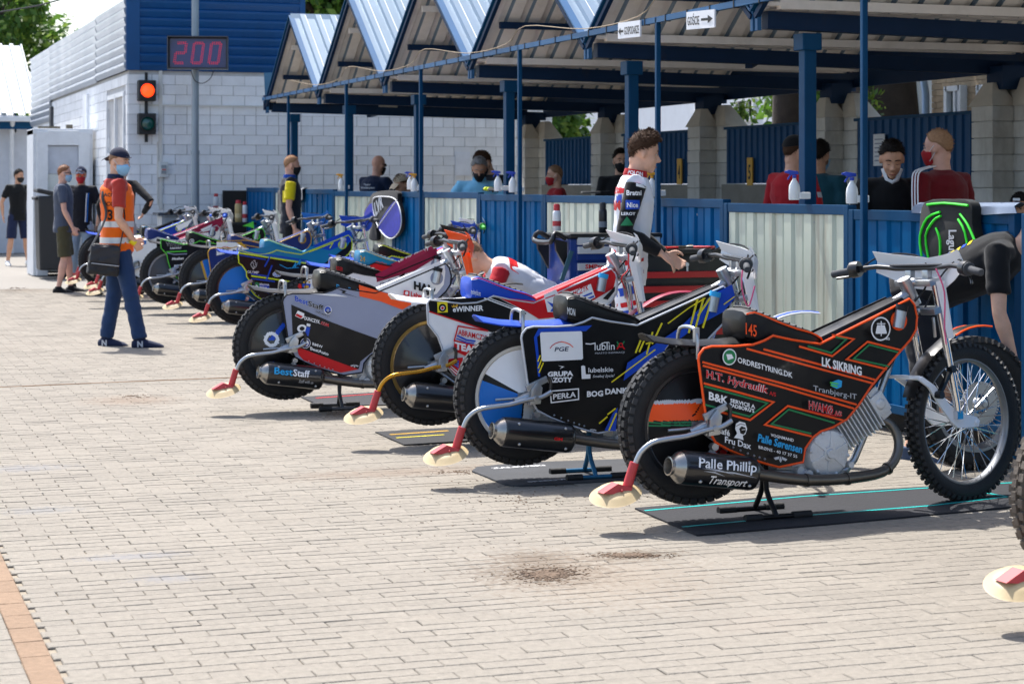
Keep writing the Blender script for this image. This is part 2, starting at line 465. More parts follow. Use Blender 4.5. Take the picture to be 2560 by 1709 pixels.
def siding(x0, x1, n, mat, name, along, z0):
    for i in range(n):
        z = z0 + i * .13
        pts = [((0, -h, zz) if along == 'x' else (-h, 0, zz)) for zz, h in prof]
        t = (x1 - x0, 0, 0) if along == 'x' else (0, x1 - x0, 0)
        MB().prism(pts, t).build(name, mat, bld, loc=(x0, -.02, z) if along == 'x' else (-.03, x0, z))
siding(.16, 2.52, 11, mblue, 'siding_board', 'x', 3.1)
MB().box((.06, -.035, 3.82), (.2, .06, 1.44)).box((2.56, -.03, 3.82), (.08, .06, 1.44)).box((1.26, .1, 4.56), (2.36, .3, .05)).build('fascia_trim', mblue, bld, bevel=.006)
MB().box((1.2, .09, 3.81), (2.36, .1, 1.42)).build('fascia_backing', M('steel_dark', '#3a3d42', .6), bld)
for y0, y1, n, z0 in ((.0, 3.2, 8, 3.10), (3.21, 10.0, 8, 3.08), (10.01, 13.7, 11, 2.68)): siding(y0, y1, n, mzinc, 'zinc_board', 'y', z0)
MB().box((.1, 6.9, 3.62), (.1, 13.5, 1.0)).build('zinc_backing', M('steel_dark'), bld)
mgrey = M('pale_grey_paint', '#c3c8cf', .5, var=.08, vs=3)
dr = MB().box((.05, 1.2, 1.9), (.06, 1.9, 1.76)).build('shutter_door', mgrey, bld, bevel=.004)
fr = MB()
for y in (.3, 1.2, 2.1): fr.box((-.0, y, 1.9), (.07, .07, 1.8))
for z in (1.02, 1.9, 2.78): fr.box((.003, 1.2, z), (.064, 1.9, .07))
for i in range(14): fr.box((.0, .42 + i * .12, 1.68), (.03, .015, .4))
fr.build('door_frame', M('frame_white', '#d7dade', .5), dr)
MB().box((-.03, 4.6, 2.2), (.05, .5, 1.5)).build('notice_panel', M('frame_white'), bld, bevel=.003)
MB().box((-.02, 9.8, 2.7), (.1, .25, .5)).build('vent_box', M('steel_dark'), bld, bevel=.01)
MB().box((1.42, -.022, 2.6), (2.3, .02, .025)).box((.46, -.022, 2.1), (.05, .03, 2.0)).box((.42, -.022, 1.62), (.02, .02, .9)).build('cable_conduit', M('conduit', '#d3d2cc', .6), bld)
q = onY(408, 424, WY - .06)
eb = MB().box((0, 0, 0), (.125, .09, .22)).box((0, -.05, .0), (.085, .014, .14), 1).box((0, -.06, .0), (.07, .01, .03), 2).build('electric_box', [M('boxgrey', '#cfd2d0', .45), M('boxwin', '#8d979c', .2), M('fusered', '#b03a35', .5)], bevel=.006, loc=q, label='small grey electric box fixed on the white brick wall', cat='electric box')
bd = MB().box((0, 0, 0), (.42, .03, 1.35)).build('board', M('rubber_black', '#141416', .7, var=.2, bump=.2), bevel=.004, loc=onY(592, 520, WY - .2) * 1 + Vector((0, 0, -.42)), label='black rubber board leaning on the white wall beside the first blue panel', cat='board')
# leaflet taped on the wall
q = onY(1157, 410, WY - .03)
MB().box((0, 0, 0), (.24, .006, .36)).build('notice_sheet', M('paper', '#dfe3ea', .7), loc=q, label='paper notice taped on the white brick wall behind the grey haired man', cat='notice')
# ------------------------------------------------------------------ signal lights and scoreboard on its pole
sl = thing('signal_light', 'pit signal with lit red lamp above dark green lamp on the wall corner', 'traffic light', onY(364, 268, WY - .02))
mh = M('housing_black', '#1b1d1f', .55, var=.1, bump=.05)
for dz, nm, on in ((.232, 'red_lamp', 1), (-.245, 'green_lamp', 0)):
    h = MB().box((0, -.09, dz), (.25, .17, .3)).build('lamp_housing', mh, sl, bevel=.012)
    MB().lathe([(.098, -.17), (.108, -.17), (.108, -.21), (.1, -.215), (.098, -.17)], (0, 0, dz), n=28).build('lamp_ring', mh, h, 40)
    MB().lathe([(0, -.2), (.04, -.198), (.08, -.188), (.098, -.176)], (0, 0, dz), n=28).build(nm, M('lamp_red', '#ff3a12', .3, emis=1.6, var=.5, vs=16) if on else M('lamp_green', '#0c4f47', .15, var=.3, vs=20, coat=.6), h, 60)
MB().box((0, -.06, .44), (.04, .03, .12)).box((0, -.06, -.007), (.045, .03, .2)).box((0, -.06, -.45), (.045, .03, .12)).box((0, -.03, .0), (.03, .06, .03)).build('mount_bar', mh, sl, bevel=.003)
PY = 28.1
pb = onY(488, 400, PY); pole = thing('metal_pole', 'tall grey steel pole carrying the red digit scoreboard', 'pole', (pb.x, pb.y, 0))
mgal = M('galvanised', '#8d99a3', .45, .35, var=.16, vs=2.5, bump=.06, bs=25)
MB().tube([(0, 0, 0), (0, 0, 1.9), (0, 0, 1.905), (0, 0, 6)], [.058, .058, .052, .052], 20).lathe([(.052, 1.88), (.064, 1.88), (.064, 1.93), (.052, 1.93)], axis=(0, 0, 1), n=20).build('shaft', mgal, pole, 40)
MB().box((0, -.07, .92), (.1, .04, .03)).box((0, -.07, .92), (.03, .05, .1)).build('clamp', mh, pole)
sb = thing('scoreboard', 'black boxed scoreboard showing 200 in red dots on the grey pole', 'scoreboard', onY(496, 134, PY - .16), radians(-14))
MB().box((0, 0, 0), (.82, .14, .44)).build('case', M('case_dark', '#2a2a30', .4, .2), sb, bevel=.008)
MB().box((0, -.1, .225), (.84, .2, .014)).box((-.415, -.1, 0), (.014, .2, .45)).box((.415, -.1, 0), (.014, .2, .45)).box((0, -.1, -.225), (.84, .2, .014)).build('hood', M('hood_steel', '#4a4a50', .35, .6), sb)
MB().box((0, -.073, 0), (.78, .006, .40)).build('screen', M('screen_blue', '#2a3470', .25, coat=.3), sb)
SEG = {'a': ((0, 1), (1, 1)), 'b': ((1, 1), (1, .5)), 'c': ((1, .5), (1, 0)), 'd': ((0, 0), (1, 0)), 'e': ((0, 0), (0, .5)), 'f': ((0, .5), (0, 1)), 'g': ((0, .5), (1, .5))}
for k, s in enumerate(('abged', 'abcdef', 'abcdef')):
    mb = MB(); x0 = -.31 + k * .24
    for g in s:
        (ax, az), (bx, bz) = SEG[g]; n = 5
        for i in range(n):
            t = (i + .5) / n; u, v = ax + (bx - ax) * t, az + (bz - az) * t
            for o in (-.011, .011):
                du, dv = (0, o) if az == bz else (o, 0)
                mb.ball((x0 + u * .13 + du + (v - .5) * .04, -.078, -.14 + v * .28 + dv), (.0068, .004, .0068), 6)
    mb.build('digit', M('led_red', '#ff2546', .4, emis=.22, var=.1), sb)
c0 = onY(478, 178, PY - .1)
MB().tube(smoothpts([c0, c0 + Vector((.05, 0, -.13)), c0 + Vector((.16, 0, -.17)), c0 + Vector((.27, 0, -.1)), c0 + Vector((.32, 0, .02))]), .006, 6).build('cable', mh, label='black cable looping under the scoreboard', cat='cable')
# ------------------------------------------------------------------ left shed, booth, bin
sh = thing('shed', 'white walled shed with ribbed pale metal roof at the far left', 'shed', (0, 44, 0))
MB().box((1.0, .5, 1.45), (6.4, 1, 2.9)).build('wall', M('shed_wall', '#c9ccd2', .8, var=.1, bump=.1), sh)
MB().corr((-3, -.5, 2.95), (7.4, 0, 0), (0, 4.0, 1.75), (0, -.4, 1), .25, .05).build('roof', M('roof_white', '#8f979e', .45, .15, var=.08, vs=1), sh)
MB().box((.7, -.5, 2.87), (7.4, .12, .12)).build('gutter', M('frame_white'), sh, bevel=.02)
MB().box((.7, -.38, 2.74), (7.4, .05, .17)).build('fascia', trim, sh)
MB().tube([(3.85, -.2, 0), (3.85, -.2, 2.5), (3.85, -.46, 2.85)], .05, 10).build('downpipe', M('frame_white'), sh, 50)
MB().box((3.95, 2.0, 2.9), (.04, 4.0, .6)).build('gable_board', trim, sh)
bo = thing('booth', 'white framed booth standing against the zinc clad wall', 'booth', (3.66, 33.0, 0))
MB().box((-.42, 0, 1.17), (.1, 1, 2.34)).box((.42, 0, 1.17), (.1, 1, 2.34)).box((0, .44, 1.17), (.8, .1, 2.34)).box((0, 0, 2.30), (.94, 1.04, .1)).build('shell', M('frame_white'), bo, bevel=.01)
MB().box((-.33, -.52, 1.15), (.18, .06, 2.3)).box((.33, -.52, 1.15), (.18, .06, 2.3)).box((0, -.515, 2.2), (.5, .06, .24)).build('door_frame', M('frame_white'), bo, bevel=.012)
MB().box((0, -.47, 1.85), (.5, .03, .44)).build('upper_panel', M('panel_grey', '#b9bec8', .4), bo)
MB().box((0, -.46, .85), (.5, .03, 1.55)).build('door', M('door_pale', '#cfd3cf', .3, coat=.3), bo)
MB().box((-.2, -.3, 2.37), (.35, .1, .04)).box((.12, -.3, 2.38), (.1, .1, .08)).build('roof_fitting', M('brownwood', '#5c5648', .7), bo)
wb = thing('wheelie_bin', 'black wheeled rubbish bin behind the man in khaki shorts', 'bin', (3.42, 31.75, 0))
MB().box((0, 0, .70), (.46, .55, 1.15), taper=1.12).build('body', M('binplastic', '#202226', .5, bump=.05), wb, bevel=.03)
MB().box((0, -.02, 1.31), (.56, .64, .06), R=Matrix.Rotation(.22, 3, 'Y')).box((-.28, 0, 1.24), (.05, .5, .05)).build('lid', M('binplastic'), wb, bevel=.02)
for y in (-.25, .25): MB().lathe([(.02, -.03), (.1, -.03), (.1, .03), (.02, .03)], (.2, y, .1), n=18, closed=True).build('wheel', M('rubber_black'), wb, 40)
# ------------------------------------------------------------------ saw-tooth canopy over the pits
PX, FX, BX = 5.69, 5.735, 9.75
PEAK, VAL = 3.62, 2.55
cn = thing('pit_canopy', 'blue steel canopy with saw-tooth metal roof over the pit stalls', 'canopy', (PX, 0, 0))
mtop = M('roof_top', '#768a9c', .38, .3, var=.08, vs=1.5, bump=.05, bs=6)
mund = M('roof_under', '#f1ece5', .75, var=.12, vs=2.2, bump=.1, bs=8)
mbeam = M('beam_navy', '#0b2a4a', .55, var=.18, vs=2.5, bump=.06, bs=30, spec=.2)
mtie = M('tie_blue', '#2b5c86', .5, var=.12, vs=4, spec=.25)
def slopeN(sgn): return Vector((0, sgn * (PEAK - VAL), 1.5)).normalized()
X0, X1 = FX - PX, BX - PX
for k in range(8):
    yp = 4.2 + 3 * k
    for sgn in (-1, 1):
        N = slopeN(sgn); V = Vector((0, sgn * 1.49, VAL - PEAK + .01))
        MB().corr((X0, yp + sgn * .01, PEAK), (X1 - X0, 0, 0), V, N, .2, .028).build('roof_sheet', mtop, cn)
        MB().corr((X0 + .01, yp + sgn * .012, PEAK - .006), (X1 - X0, 0, 0), V, N, .2, .028).build('roof_lining', mund, cn)
        MB().bar((X0 - .012, yp, PEAK + .0), (X0 - .012, yp + sgn * 1.5, VAL - .0), .016, .065, up=(1, 0, 0)).build('barge_board', trim if sgn > 0 else mtie, cn)
        MB().bar((X0 - .012, yp, PEAK - .07), (X0 - .012, yp + sgn * 1.47, VAL - .04), .035, .035, up=(1, 0, 0)).build('truss_rail', mbeam, cn)
        for f in (.32, .66, .94):
            c = Vector((X0 + .05, yp, PEAK)) + V * f - N * .05
            MB().box(c + Vector(((X1 - X0) / 2, 0, 0)), (X1 - X0 - .1, .06, .06), R=None).build('purlin', mund if f != .66 else mbeam, cn)
    MB().prism([(X0 - .02, yp - .1, PEAK - .075), (X0 - .02, yp, PEAK + .03), (X0 - .02, yp + .1, PEAK - .075)], (X1 - X0, 0, 0)).build('ridge_cap', mtop, cn)
    yv = yp + 1.5
    MB().box((X0 + .0, yv - .035, VAL - .03), (.03, .035, .2)).box((X0 + .0, yv + .035, VAL - .03), (.03, .035, .2)).build('valley_bracket', mtie, cn)
    MB().box(((X1 + .06) / 2 + .03, yv, 2.475 - .02), (X1 - .1, .09, .115), R=Matrix.Rotation(.018, 3, 'Y')).build('valley_beam', mbeam, cn)
    MB().box(((X1) / 2, yv, 2.585), (X1 - .1, .3, .025)).build('valley_gutter', mund, cn)
    if k > 0:
        MB().box((0, yp, 1.315), (.035, .035, 2.63)).build('slim_post', trim, cn, bevel=.006)
    MB().box((.42, yv, 1.2), (.088, .088, 2.4)).box((.42, yv, 2.355), (.14, .14, .11)).build('column', trim, cn, bevel=.008)
    MB().box((3.80, yv - .12, 2.33), (.22, .24, .2)).build('bearing_block', mbeam, cn)
    MB().prism([(X1 - .02, yp - 1.5, 2.40), (X1 - .02, yp + 1.5, 2.40), (X1 - .02, yp + 1.5, VAL), (X1 - .02, yp, PEAK - .06), (X1 - .02, yp - 1.5, VAL)], (.02, 0, 0)).build('rear_gable', mbeam, cn)
    if k % 2: MB().bar((1.5, yv + .1, 2.42), (1.9, yv + .8, 2.5), .06, .08).build('brace', mbeam, cn)
    ct = MB()
    for j in range(8): ct.box((-.0, yp - 1.3 + j * .375, 2.61), (.044, .012, .052))
    ct.build('cable_tie', mh, cn, kind='stuff')
MB().box((0, 14.7, 2.61), (.035, 24.1, .042)).build('tie_beam', mtie, cn)
MB().box((1.9, 26.72, 2.56), (3.8, .06, .2)).build('end_beam', mbeam, cn)
P_ = [onY(660, 182, 26.85), onY(687, 182, 26.85), onY(664, 266, 26.85)]
MB().prism([p - Vector((PX, 0, 0)) for p in P_], (0, .012, 0)).build('end_flashing', M('flashing', '#3f6680', .5, spec=.3), cn)
wr = []
for k in range(7): wr += [(-.02, 4.5 + 3 * k, 2.66), (-.02, 5.6 + 3 * k, 2.65), (-.02, 7.0 + 3 * k, 2.78)]
MB().tube(smoothpts(wr, 4), .004, 5).build('wire', M('wire_tan', '#9a8a72', .7), cn)
bb = bpy.data.objects
def plate_sign(name, x0, y0, x1, y1, X, txt, arrow, lab, sk):
    a, b, c = onX(x0, y1, X), onX(x1, y1 - sk, X), onX(x0, y0, X)
    U, V = b - a, c - a
    s = MB().prism([a, b, b + V, a + V], (.012, 0, 0)).build(name, M('sign_white', '#e4e6ea', .5, var=.04), label=lab, cat='sign')
    o = Vector((-.003, 0, 0)) + a; bk = M('sign_black', '#141417', .6)
    f = lambda u, v: o + U * u + V * v
    if arrow < 0:
        flat_text('lettering', txt, f(.30, .22), U * .66, V * .50, bk, s, .01)
        MB().add([f(.03, .45), f(.13, .68), f(.13, .52), f(.26, .52), f(.26, .38), f(.13, .38), f(.13, .22)], [(0, 1, 2), (2, 3, 4, 5), (0, 5, 6), (0, 2, 5)]).build('arrow', bk, s)
    else:
        flat_text('lettering', txt, f(.05, .24), U * .42, V * .50, bk, s, .01)
        MB().add([f(.95, .5), f(.78, .72), f(.78, .56), f(.54, .56), f(.54, .42), f(.78, .42), f(.78, .26)], [(0, 1, 2), (2, 3, 4, 5), (0, 5, 6), (0, 2, 5)]).build('arrow', bk, s)
plate_sign('direction_sign', 1545, 58, 1600, 98, 5.655, 'GOSPODARZE', -1, 'white sign reading GOSPODARZE with an arrow pointing left', 6)
plate_sign('direction_sign', 1716, 31, 1786, 75, 5.655, 'GOŚCIE', 1, 'white sign reading GOŚCIE with an arrow pointing right', 6)
a = onY(947, 269, 26.68); b_ = onY(993, 258, 26.68)
MB().box((a + b_) / 2, (abs(b_.x - a.x), .02, .07)).build('name_plate', M('platew', '#b9b9b4', .5), label='small pale plate fixed under the far end beam of the canopy', cat='sign')
# ------------------------------------------------------------------ pit partitions along the stalls
msb = M('sheet_blue', '#00588c', .45, var=.12, vs=2, bump=.3, bs=3.5, spec=.07)
msw = M('sheet_cream', '#c5cdbd', .42, .1, var=.10, vs=1.6, coat=.2, bump=.05, bs=8)
weather(msw, '#86694a', .8, (5, 5, .5), .53, .76); weather(msb, '#0a2c46', .6, (4, 4, .5), .5, .8); weather(trim, '#4b3a30', .5, (9, 9, 5), .64, .74); weather(mbeam, '#3a3430', .4, (6, 6, 3), .6, .75)
weather(mund, '#a39a8e', .4, (2.2, 2.2, 2.2), .48, .75); weather(mblue, '#0a2f50', .5, (1.2, 1.2, .6), .5, .8); weather(mtop, '#6f7a80', .4, (2, 2, 2), .5, .75)
QX, QZ = 5.80, 1.30
def yq(px):
    t = (px - 1280) / 4977.8
    return QX / (CP * t + SP) * (CP - SP * t)
names = {'b': ('blue ribbed pit partition panel', msb), 'w': ('cream ribbed pit partition panel', msw)}
cells = [(621, 690, 'b', 'at the far left end of the stalls'), (690, 762, 'w', 'with the dark cloth hanging over it'), (762, 838, 'b', 'between the hung cloth and the slim post'), (838, 990, 'w', 'behind the blue bagged air cushion'),
         (990, 1062, 'b', 'right of the blue bagged air cushion'), (1062, 1203, 'w', 'with small handwriting on it'), (1203, 1366, 'b', 'left of the blue tool cart'), (1366, 1606, 'w', 'behind the blue tool cart and the rider'),
         (1606, 1818, 'b', 'behind the red and black tool cart'), (1818, 2131, 'w', 'with brown stains, nearest of the cream ones'), (2131, 2549, 'b', 'with the green bag, nearest of the blue ones')]
ZT = [1.406, 1.395, 1.385, 1.362, 1.362, 1.360, 1.343, 1.338, 1.324, 1.298, 1.272]
for (x0, x1, c, wh), zt in zip(cells, ZT):
    ya, yb = yq(x1), yq(x0)
    d, mat = names[c]
    t = thing('partition_panel', d + ' ' + wh, 'partition', (QX, (ya + yb) / 2, 0), group='pit partition panels')
    w = yb - ya
    r = .028
    MB().box((0, -w / 2 + .03, zt / 2), (.06, .055, zt)).box((0, w / 2 - .03, zt / 2), (.06, .055, zt)).box((0, 0, zt - .03), (.052, w - .116, .06)).box((0, 0, .14), (.052, w - .116, .05)).build('frame', trim, t, bevel=.004)
    MB().corr((.0, w / 2 - .06, .16), (0, -(w - .12), 0), (0, 0, zt - .22), (-1, 0, 0), .27, .020, prof=((0, 0), (.05, 1), (.40, 1), (.45, 0), (.52, 0), (.56, .55), (.90, .55), (.94, 0))).build('sheet', mat, t)
    mb = MB()
    for i in range(max(2, int(w / .38))):
        for z in (.26, zt - .11): mb.ball((-.003, -w / 2 + .1 + i * .38, z), (.006, .008, .008), 6)
    mb.build('screw', M('screwzinc', '#aab0b6', .4, .6), t, kind='stuff')
dp = thing('partition_door', 'blue steel stall door standing open, its edge cut by the right edge of the view', 'door', (5.78, 7.30, 0))
MB().box((-.89, .03, .65), (.05, .055, 1.28)).box((-.03, 0, .65), (.05, .055, 1.28)).box((-.46, .015, 1.265), (.81, .05, .055)).box((-.46, .015, .12), (.81, .05, .055)).build('frame', trim, dp, bevel=.004)
MB().corr((-.87, .02, .14), (.82, 0, 0), (0, 0, 1.1), (0, -1, 0), .19, .022, prof=((0, 0), (.36, 0), (.44, 1), (.56, 1), (.64, 0))).build('sheet', msb, dp)
MB().box((QX + .18, 18.5, 1.2), (.26, 19.5, .03)).build('counter', M('counter_dark', '#23262c', .5), label='long dark counter behind the partition panels', cat='counter')
MB().box((QX + .1, 18.4, .07), (.04, 19, .13)).build('foot_strip', M('rubber_black'), label='long black strip along the foot of the partition panels', cat='skirt')  # plain black strip filling the dark band below the panel sheets
# ------------------------------------------------------------------ back fence: block pillars with pyramid caps, blue sheets
mblk = M('block_white', '#d3d2cd', .85, var=.14, vs=4, bump=.4, bs=40)
tint(mblk, .10); weather(mblk, '#80796c', .55, (3, 3, 1.2), .5, .75)
mcap = M('cap_concrete', '#c2bcb0', .9, var=.16, vs=5, bump=.4, bs=50)
blk = {}
PLY = [11.5, 14.5, 17.45, 20.4, 23.4, 26.25]
for i, y in enumerate(PLY):
    t = thing('fence_pillar', ('white block fence pillar with pyramid cap, ' + ['nearest, outside the view', 'nearest at the right edge', 'behind the thick column at right', 'right of the rider', 'left of the rider head', 'beside the white building'][i]), 'pillar', (9.5, y, 0), group='fence pillars')
    MB().box((-.11, .12, 1.04), (.18, .30, 2.08)).box((.10, 0, 1.04), (.20, .60, 2.08)).build('core', mmort, t)
    for r in range(15):
        for j, (bx, by, w, l) in enumerate(((-.11, .12, .22, .33), (.10, -.17, .235, .30), (.10, .145, .235, .32))):
            dy = (.03 if r % 2 else -.03) if j else 0
            k = (j, r % 2)
            if k not in blk: blk[k] = MB().box((0, 0, 0), (w, l - .007 + (dy if j == 1 else -dy), .133)).mesh('block', mblk, bevel=.006)
            link('block', blk[k], t, (bx + random.uniform(-.003, .003), by + dy / 2, .07 + r * .14))
    MB().box((-.115, .12, 2.19), (.25, .38, .20), taper=.35).box((.10, 0, 2.21), (.28, .68, .24), taper=.3).build('cap', mcap, t, bevel=.006)
FPL = ['blue ribbed fence panel behind the man in the dark red top', 'blue ribbed fence panel behind the man in the black shirt', 'blue ribbed fence panel left of the thick blue column', 'blue ribbed fence panel just right of the rider head', 'blue ribbed fence panel behind the boy in the red mask']
for i in range(5):
    y0, y1 = PLY[i] + .26, PLY[i + 1] - .26
    t = thing('fence_panel', FPL[i], 'fence', (9.5, (y0 + y1) / 2, 0), group='blue fence panels')
    w = y1 - y0
    MB().box((.05, 0, .72), (.2, w, 1.44)).build('plinth', M('plinth', '#8f8c85', .9, var=.15, bump=.2), t)
    MB().corr((0, w / 2, 1.45), (0, -w, 0), (0, 0, .6), (-1, 0, 0), .14, .02).build('sheet', M('sheet_fence', '#0b4a7a', .5, var=.12, vs=2, spec=.25), t)
    MB().box((0, 0, 2.06), (.05, w, .03)).build('top_rail', trim, t)
def numplate(px, py, txt, w):
    p = onX(px, py, 9.45)
    s = MB().box(p, (.012, .13, .3)).build('number_plate', M('plate_yellow', '#d9a634', .5), label='yellow plate with number %s on the blue fence panel %s' % (txt, w), cat='number plate')
    flat_text('digit', txt, p + Vector((-.008, .03, -.08)), (0, -.06, 0), (0, 0, .16), M('sign_black'), s, .02)
numplate(1699, 429, '4', 'just right of the rider'); numplate(1875, 429, '5', 'left of the thick blue column')
# ------------------------------------------------------------------ buildings and trees beyond the fence
wh = thing('white_building', 'plain white house wall with tall windows beyond the fence', 'building', (17, 34, 0))
def winw(bl, x0, y0, x1, y1, X, fm, gm, d=.1):
    a, b = onX(x0, y1, X), onX(x1, y0, X); L = bl.location
    c = (a + b) / 2 - L; w, h = abs(b.y - a.y), abs(b.z - a.z)
    f = MB().box(c + Vector((-.02, w / 2, 0)), (.12, .07, h + .07)).box(c + Vector((-.02, -w / 2, 0)), (.12, .07, h + .07)).box(c + Vector((-.02, 0, h / 2)), (.12, w, .07)).box(c + Vector((-.05, 0, -h / 2)), (.2, w + .1, .07)).box(c + Vector((-.02, -w * .1, 0)), (.1, .05, h)).build('window', fm, bl)
    MB().box(c + Vector((.01, 0, 0)), (.02, w, h)).build('pane', gm, f)
    return f
mglass = M('glass_dark', '#39483f', .08, spec=.8, var=.5, vs=1.5)
MB().box((.6, 0, 2.6), (1.0, 28, 5.2)).build('wall', M('render_white', '#c9ced6', .85, var=.06), wh)
for w4 in ((1421, 262, 1438, 314), (1845, 246, 1890, 300), (1964, 240, 2000, 304), (1745, 240, 1762, 280), (2060, 226, 2090, 240)): winw(wh, *w4, 17.1, M('frame_white'), mglass)
MB().box((.55, 0, 5.25), (1.2, 28.2, .15)).build('roof_edge', M('steel_dark'), wh)
p = onX(1428, 336, 16.9)
MB().box(p, (.04, .5, .2)).ball(p + Vector((-.03, -.15, .0)), (.02, .08, .08), 8, 1).ball(p + Vector((-.03, .02, 0)), (.02, .08, .08), 8, 1).ball(p + Vector((-.03, .19, 0)), (.02, .08, .08), 8, 1).build('banner', [M('plate_yellow'), M('print_green', PCOL['green'], .5)], label='small yellow banner with green arches on the white house', cat='banner')
br = thing('brick_house', 'beige brick house with white framed windows beyond the fence', 'building', (14.5, 13, 0))
e0 = onX(2325, 200, 14.5)
hy = e0.y - br.location.y
MB().box((1.0, hy - 4.0, 3), (1.9, 7.98, 6)).build('wall', M('mortar_beige', '#a59a88', .9), br)
mb = MB(); mbb = M('brick_beige', '#b39c80', .85, var=.2, vs=7, bump=.3)
brick_face(None, None, None, 4.6, 2.6, .25, .085, 0, lambda x, z, w, h: mb.box((.04, hy - x, 1.9 + z), (.03, w, h)))
tint(mbb, .2); mb.build('brick_courses', mbb, br, kind='stuff')
MB().box((.04, hy - 2.3, .95), (.03, 4.6, 1.9)).box((.04, hy - 2.3, 5.2), (.03, 4.6, 1.4)).build('plain_brick', mbb, br)
for w4 in ((2375, 220, 2410, 296), (2456, 216, 2500, 290)): winw(br, *w4, 14.5, M('frame_white'), mglass)
pp = onX(2314, 230, 14.4)
MB().tube([(pp.x, pp.y, 0), (pp.x, pp.y, 2.7), (pp.x + .1, pp.y + .25, 3.0)], .055, 10).build('downpipe', M('pipe_grey', '#8fa0b4', .4, .3), br, 50).parent = None
bpy.data.objects['downpipe.001']['label'] = 'grey rain pipe at the corner of the beige brick house'; bpy.data.objects['downpipe.001']['category'] = 'pipe'
gs = thing('garden_shed', 'small roofed shed between the white house and the beige brick house', 'shed', (15.2, onX(2247, 290, 15.2).y, 0))
MB().box((0, 0, 1.0), (1, 1.1, 2)).build('wall', M('brownwood'), gs)
MB().prism([(-.6, -.7, 2.0), (-.6, 0, 2.22), (-.6, .7, 2.0), (-.6, .7, 1.94), (-.6, 0, 2.14), (-.6, -.7, 1.94)], (1.2, 0, 0)).build('roof', M('roofbrown', '#8a7d70', .8), gs)
def leafcloud(mb, c, r, n, size, sd):
    rnd = random.Random(sd)
    blobs = [(Vector((rnd.gauss(0, .42), rnd.gauss(0, .42), rnd.gauss(0, .42))), rnd.uniform(.22, .46)) for _ in range(16)]
    for i in range(n):
        b, br_ = rnd.choice(blobs)
        d = Vector((rnd.gauss(0, 1), rnd.gauss(0, 1), rnd.gauss(0, 1))).normalized() * br_ * rnd.uniform(.55, 1.05)
        p = b + d
        q = Vector((c[0] + p.x * r[0], c[1] + p.y * r[1], c[2] + p.z * r[2]))
        nn = (d.normalized() + Vector((rnd.gauss(0, .6), rnd.gauss(0, .6), rnd.gauss(.5, .6)))).normalized()
        u = nn.orthogonal().normalized(); u = (Matrix.Rotation(rnd.uniform(0, 6.28), 3, nn) @ u); w = nn.cross(u); s = size * rnd.uniform(.6, 1.3)
        mb.add([q - u * s, q + w * s * .55 + nn * s * .1, q + u * s, q - w * s * .55 + nn * s * .1], [(0, 1, 2, 3)], rnd.choice((0, 0, 1, 2)))
LM = [M('leaf_mid', '#557a2b', .55, var=.3, vs=2), M('leaf_light', '#7f9a40', .55, var=.3, vs=2), M('leaf_dark', '#3f6226', .55, var=.3, vs=2)]
for m_ in LM:
    n_, l_ = m_.node_tree.nodes, m_.node_tree.links
    b_ = n_['Principled BSDF']; tl = n_.new('ShaderNodeBsdfTranslucent'); ms = n_.new('ShaderNodeMixShader'); ms.inputs[0].default_value = .45
    l_.new(b_.inputs['Base Color'].links[0].from_socket, tl.inputs['Color']); l_.new(b_.outputs[0], ms.inputs[1]); l_.new(tl.outputs[0], ms.inputs[2]); l_.new(ms.outputs[0], n_['Material Output'].inputs[0])
mbark = M('bark', '#3c332c', .95, var=.35, vs=6, bump=.8, bs=18)
def tree(x, y, h, r0, crown, n, size, lab, sd, lean=(0, 0), zc=None):
    t = thing('tree', lab, 'tree', (x, y, 0), group='trees around the pits')
    zc = zc or h * .75
    tr = MB().tube(smoothpts([(0, 0, 0), (lean[0] * .3, lean[1] * .3, h * .25), (lean[0] * .6, lean[1] * .6, h * .5), (lean[0], lean[1], h * .8)], 3), [r0 * (1.25 - .07 * i) for i in range(10)], 12)
    rnd = random.Random(sd)
    for i in range(6):
        a = rnd.uniform(0, 6.28); z0 = h * rnd.uniform(.4, .62); s = z0 / h / .8
        b0 = Vector((lean[0] * s, lean[1] * s, z0)); e = Vector((lean[0] + cos(a) * crown[0] * .6, lean[1] + sin(a) * crown[1] * .6, zc + rnd.uniform(-.2, .5) * crown[2]))
        tr.tube([b0, b0.lerp(e, .5) + Vector((0, 0, .3)), e], [r0 * .42, r0 * .26, r0 * .08], 7)
    tr.build('trunk', mbark, t, 60)
    mb = MB(); leafcloud(mb, (lean[0], lean[1], zc), crown, n, size, sd)
    mb.build('crown', LM, t, kind='stuff')
tree(13.1, 25.6, 9, .26, (3.0, 3.0, 2.6), 5000, .11, 'dark trunked tree just left of the rider head beyond the fence', 1, (.1, .2), 7.4)
tree(13.2, 22.9, 9.5, .44, (3.2, 3.0, 2.6), 5000, .11, 'thickest tree trunk behind the blue panel numbered 4', 2, (-.3, .3), 7.8)
tree(12.9, 19.3, 9, .33, (3.0, 2.8, 2.4), 5000, .11, 'leaning tree trunk behind the blue panel numbered 5', 3, (.7, -.5), 7.6)
p = onD(75, 40, 62); tree(p.x - 1.1, p.y, 11, .3, (2.3, 2.3, 3.2), 8000, .14, 'broad green tree beyond the shed at the far left', 4, (0, 0), 6.6)
p = onD(10, 90, 66); tree(p.x - 1.0, p.y, 10, .3, (2.6, 2.6, 2.6), 5000, .14, 'second green tree at the left edge beyond the shed', 14, (0, 0), 5.6)
p = onD(810, -6, 48); tree(p.x, p.y, 9, .3, (3.4, 3.0, 1.6), 6000, .15, 'light green treetop showing above the canopy beside the blue fascia', 5, (0, 0), 5.7)
p = onD(2270, 225, 34); tree(p.x, p.y, 7, .2, (2.6, 2.6, 2.4), 7000, .13, 'leafy tree between the white house and the beige brick house', 6, (0, 0), 3.2)
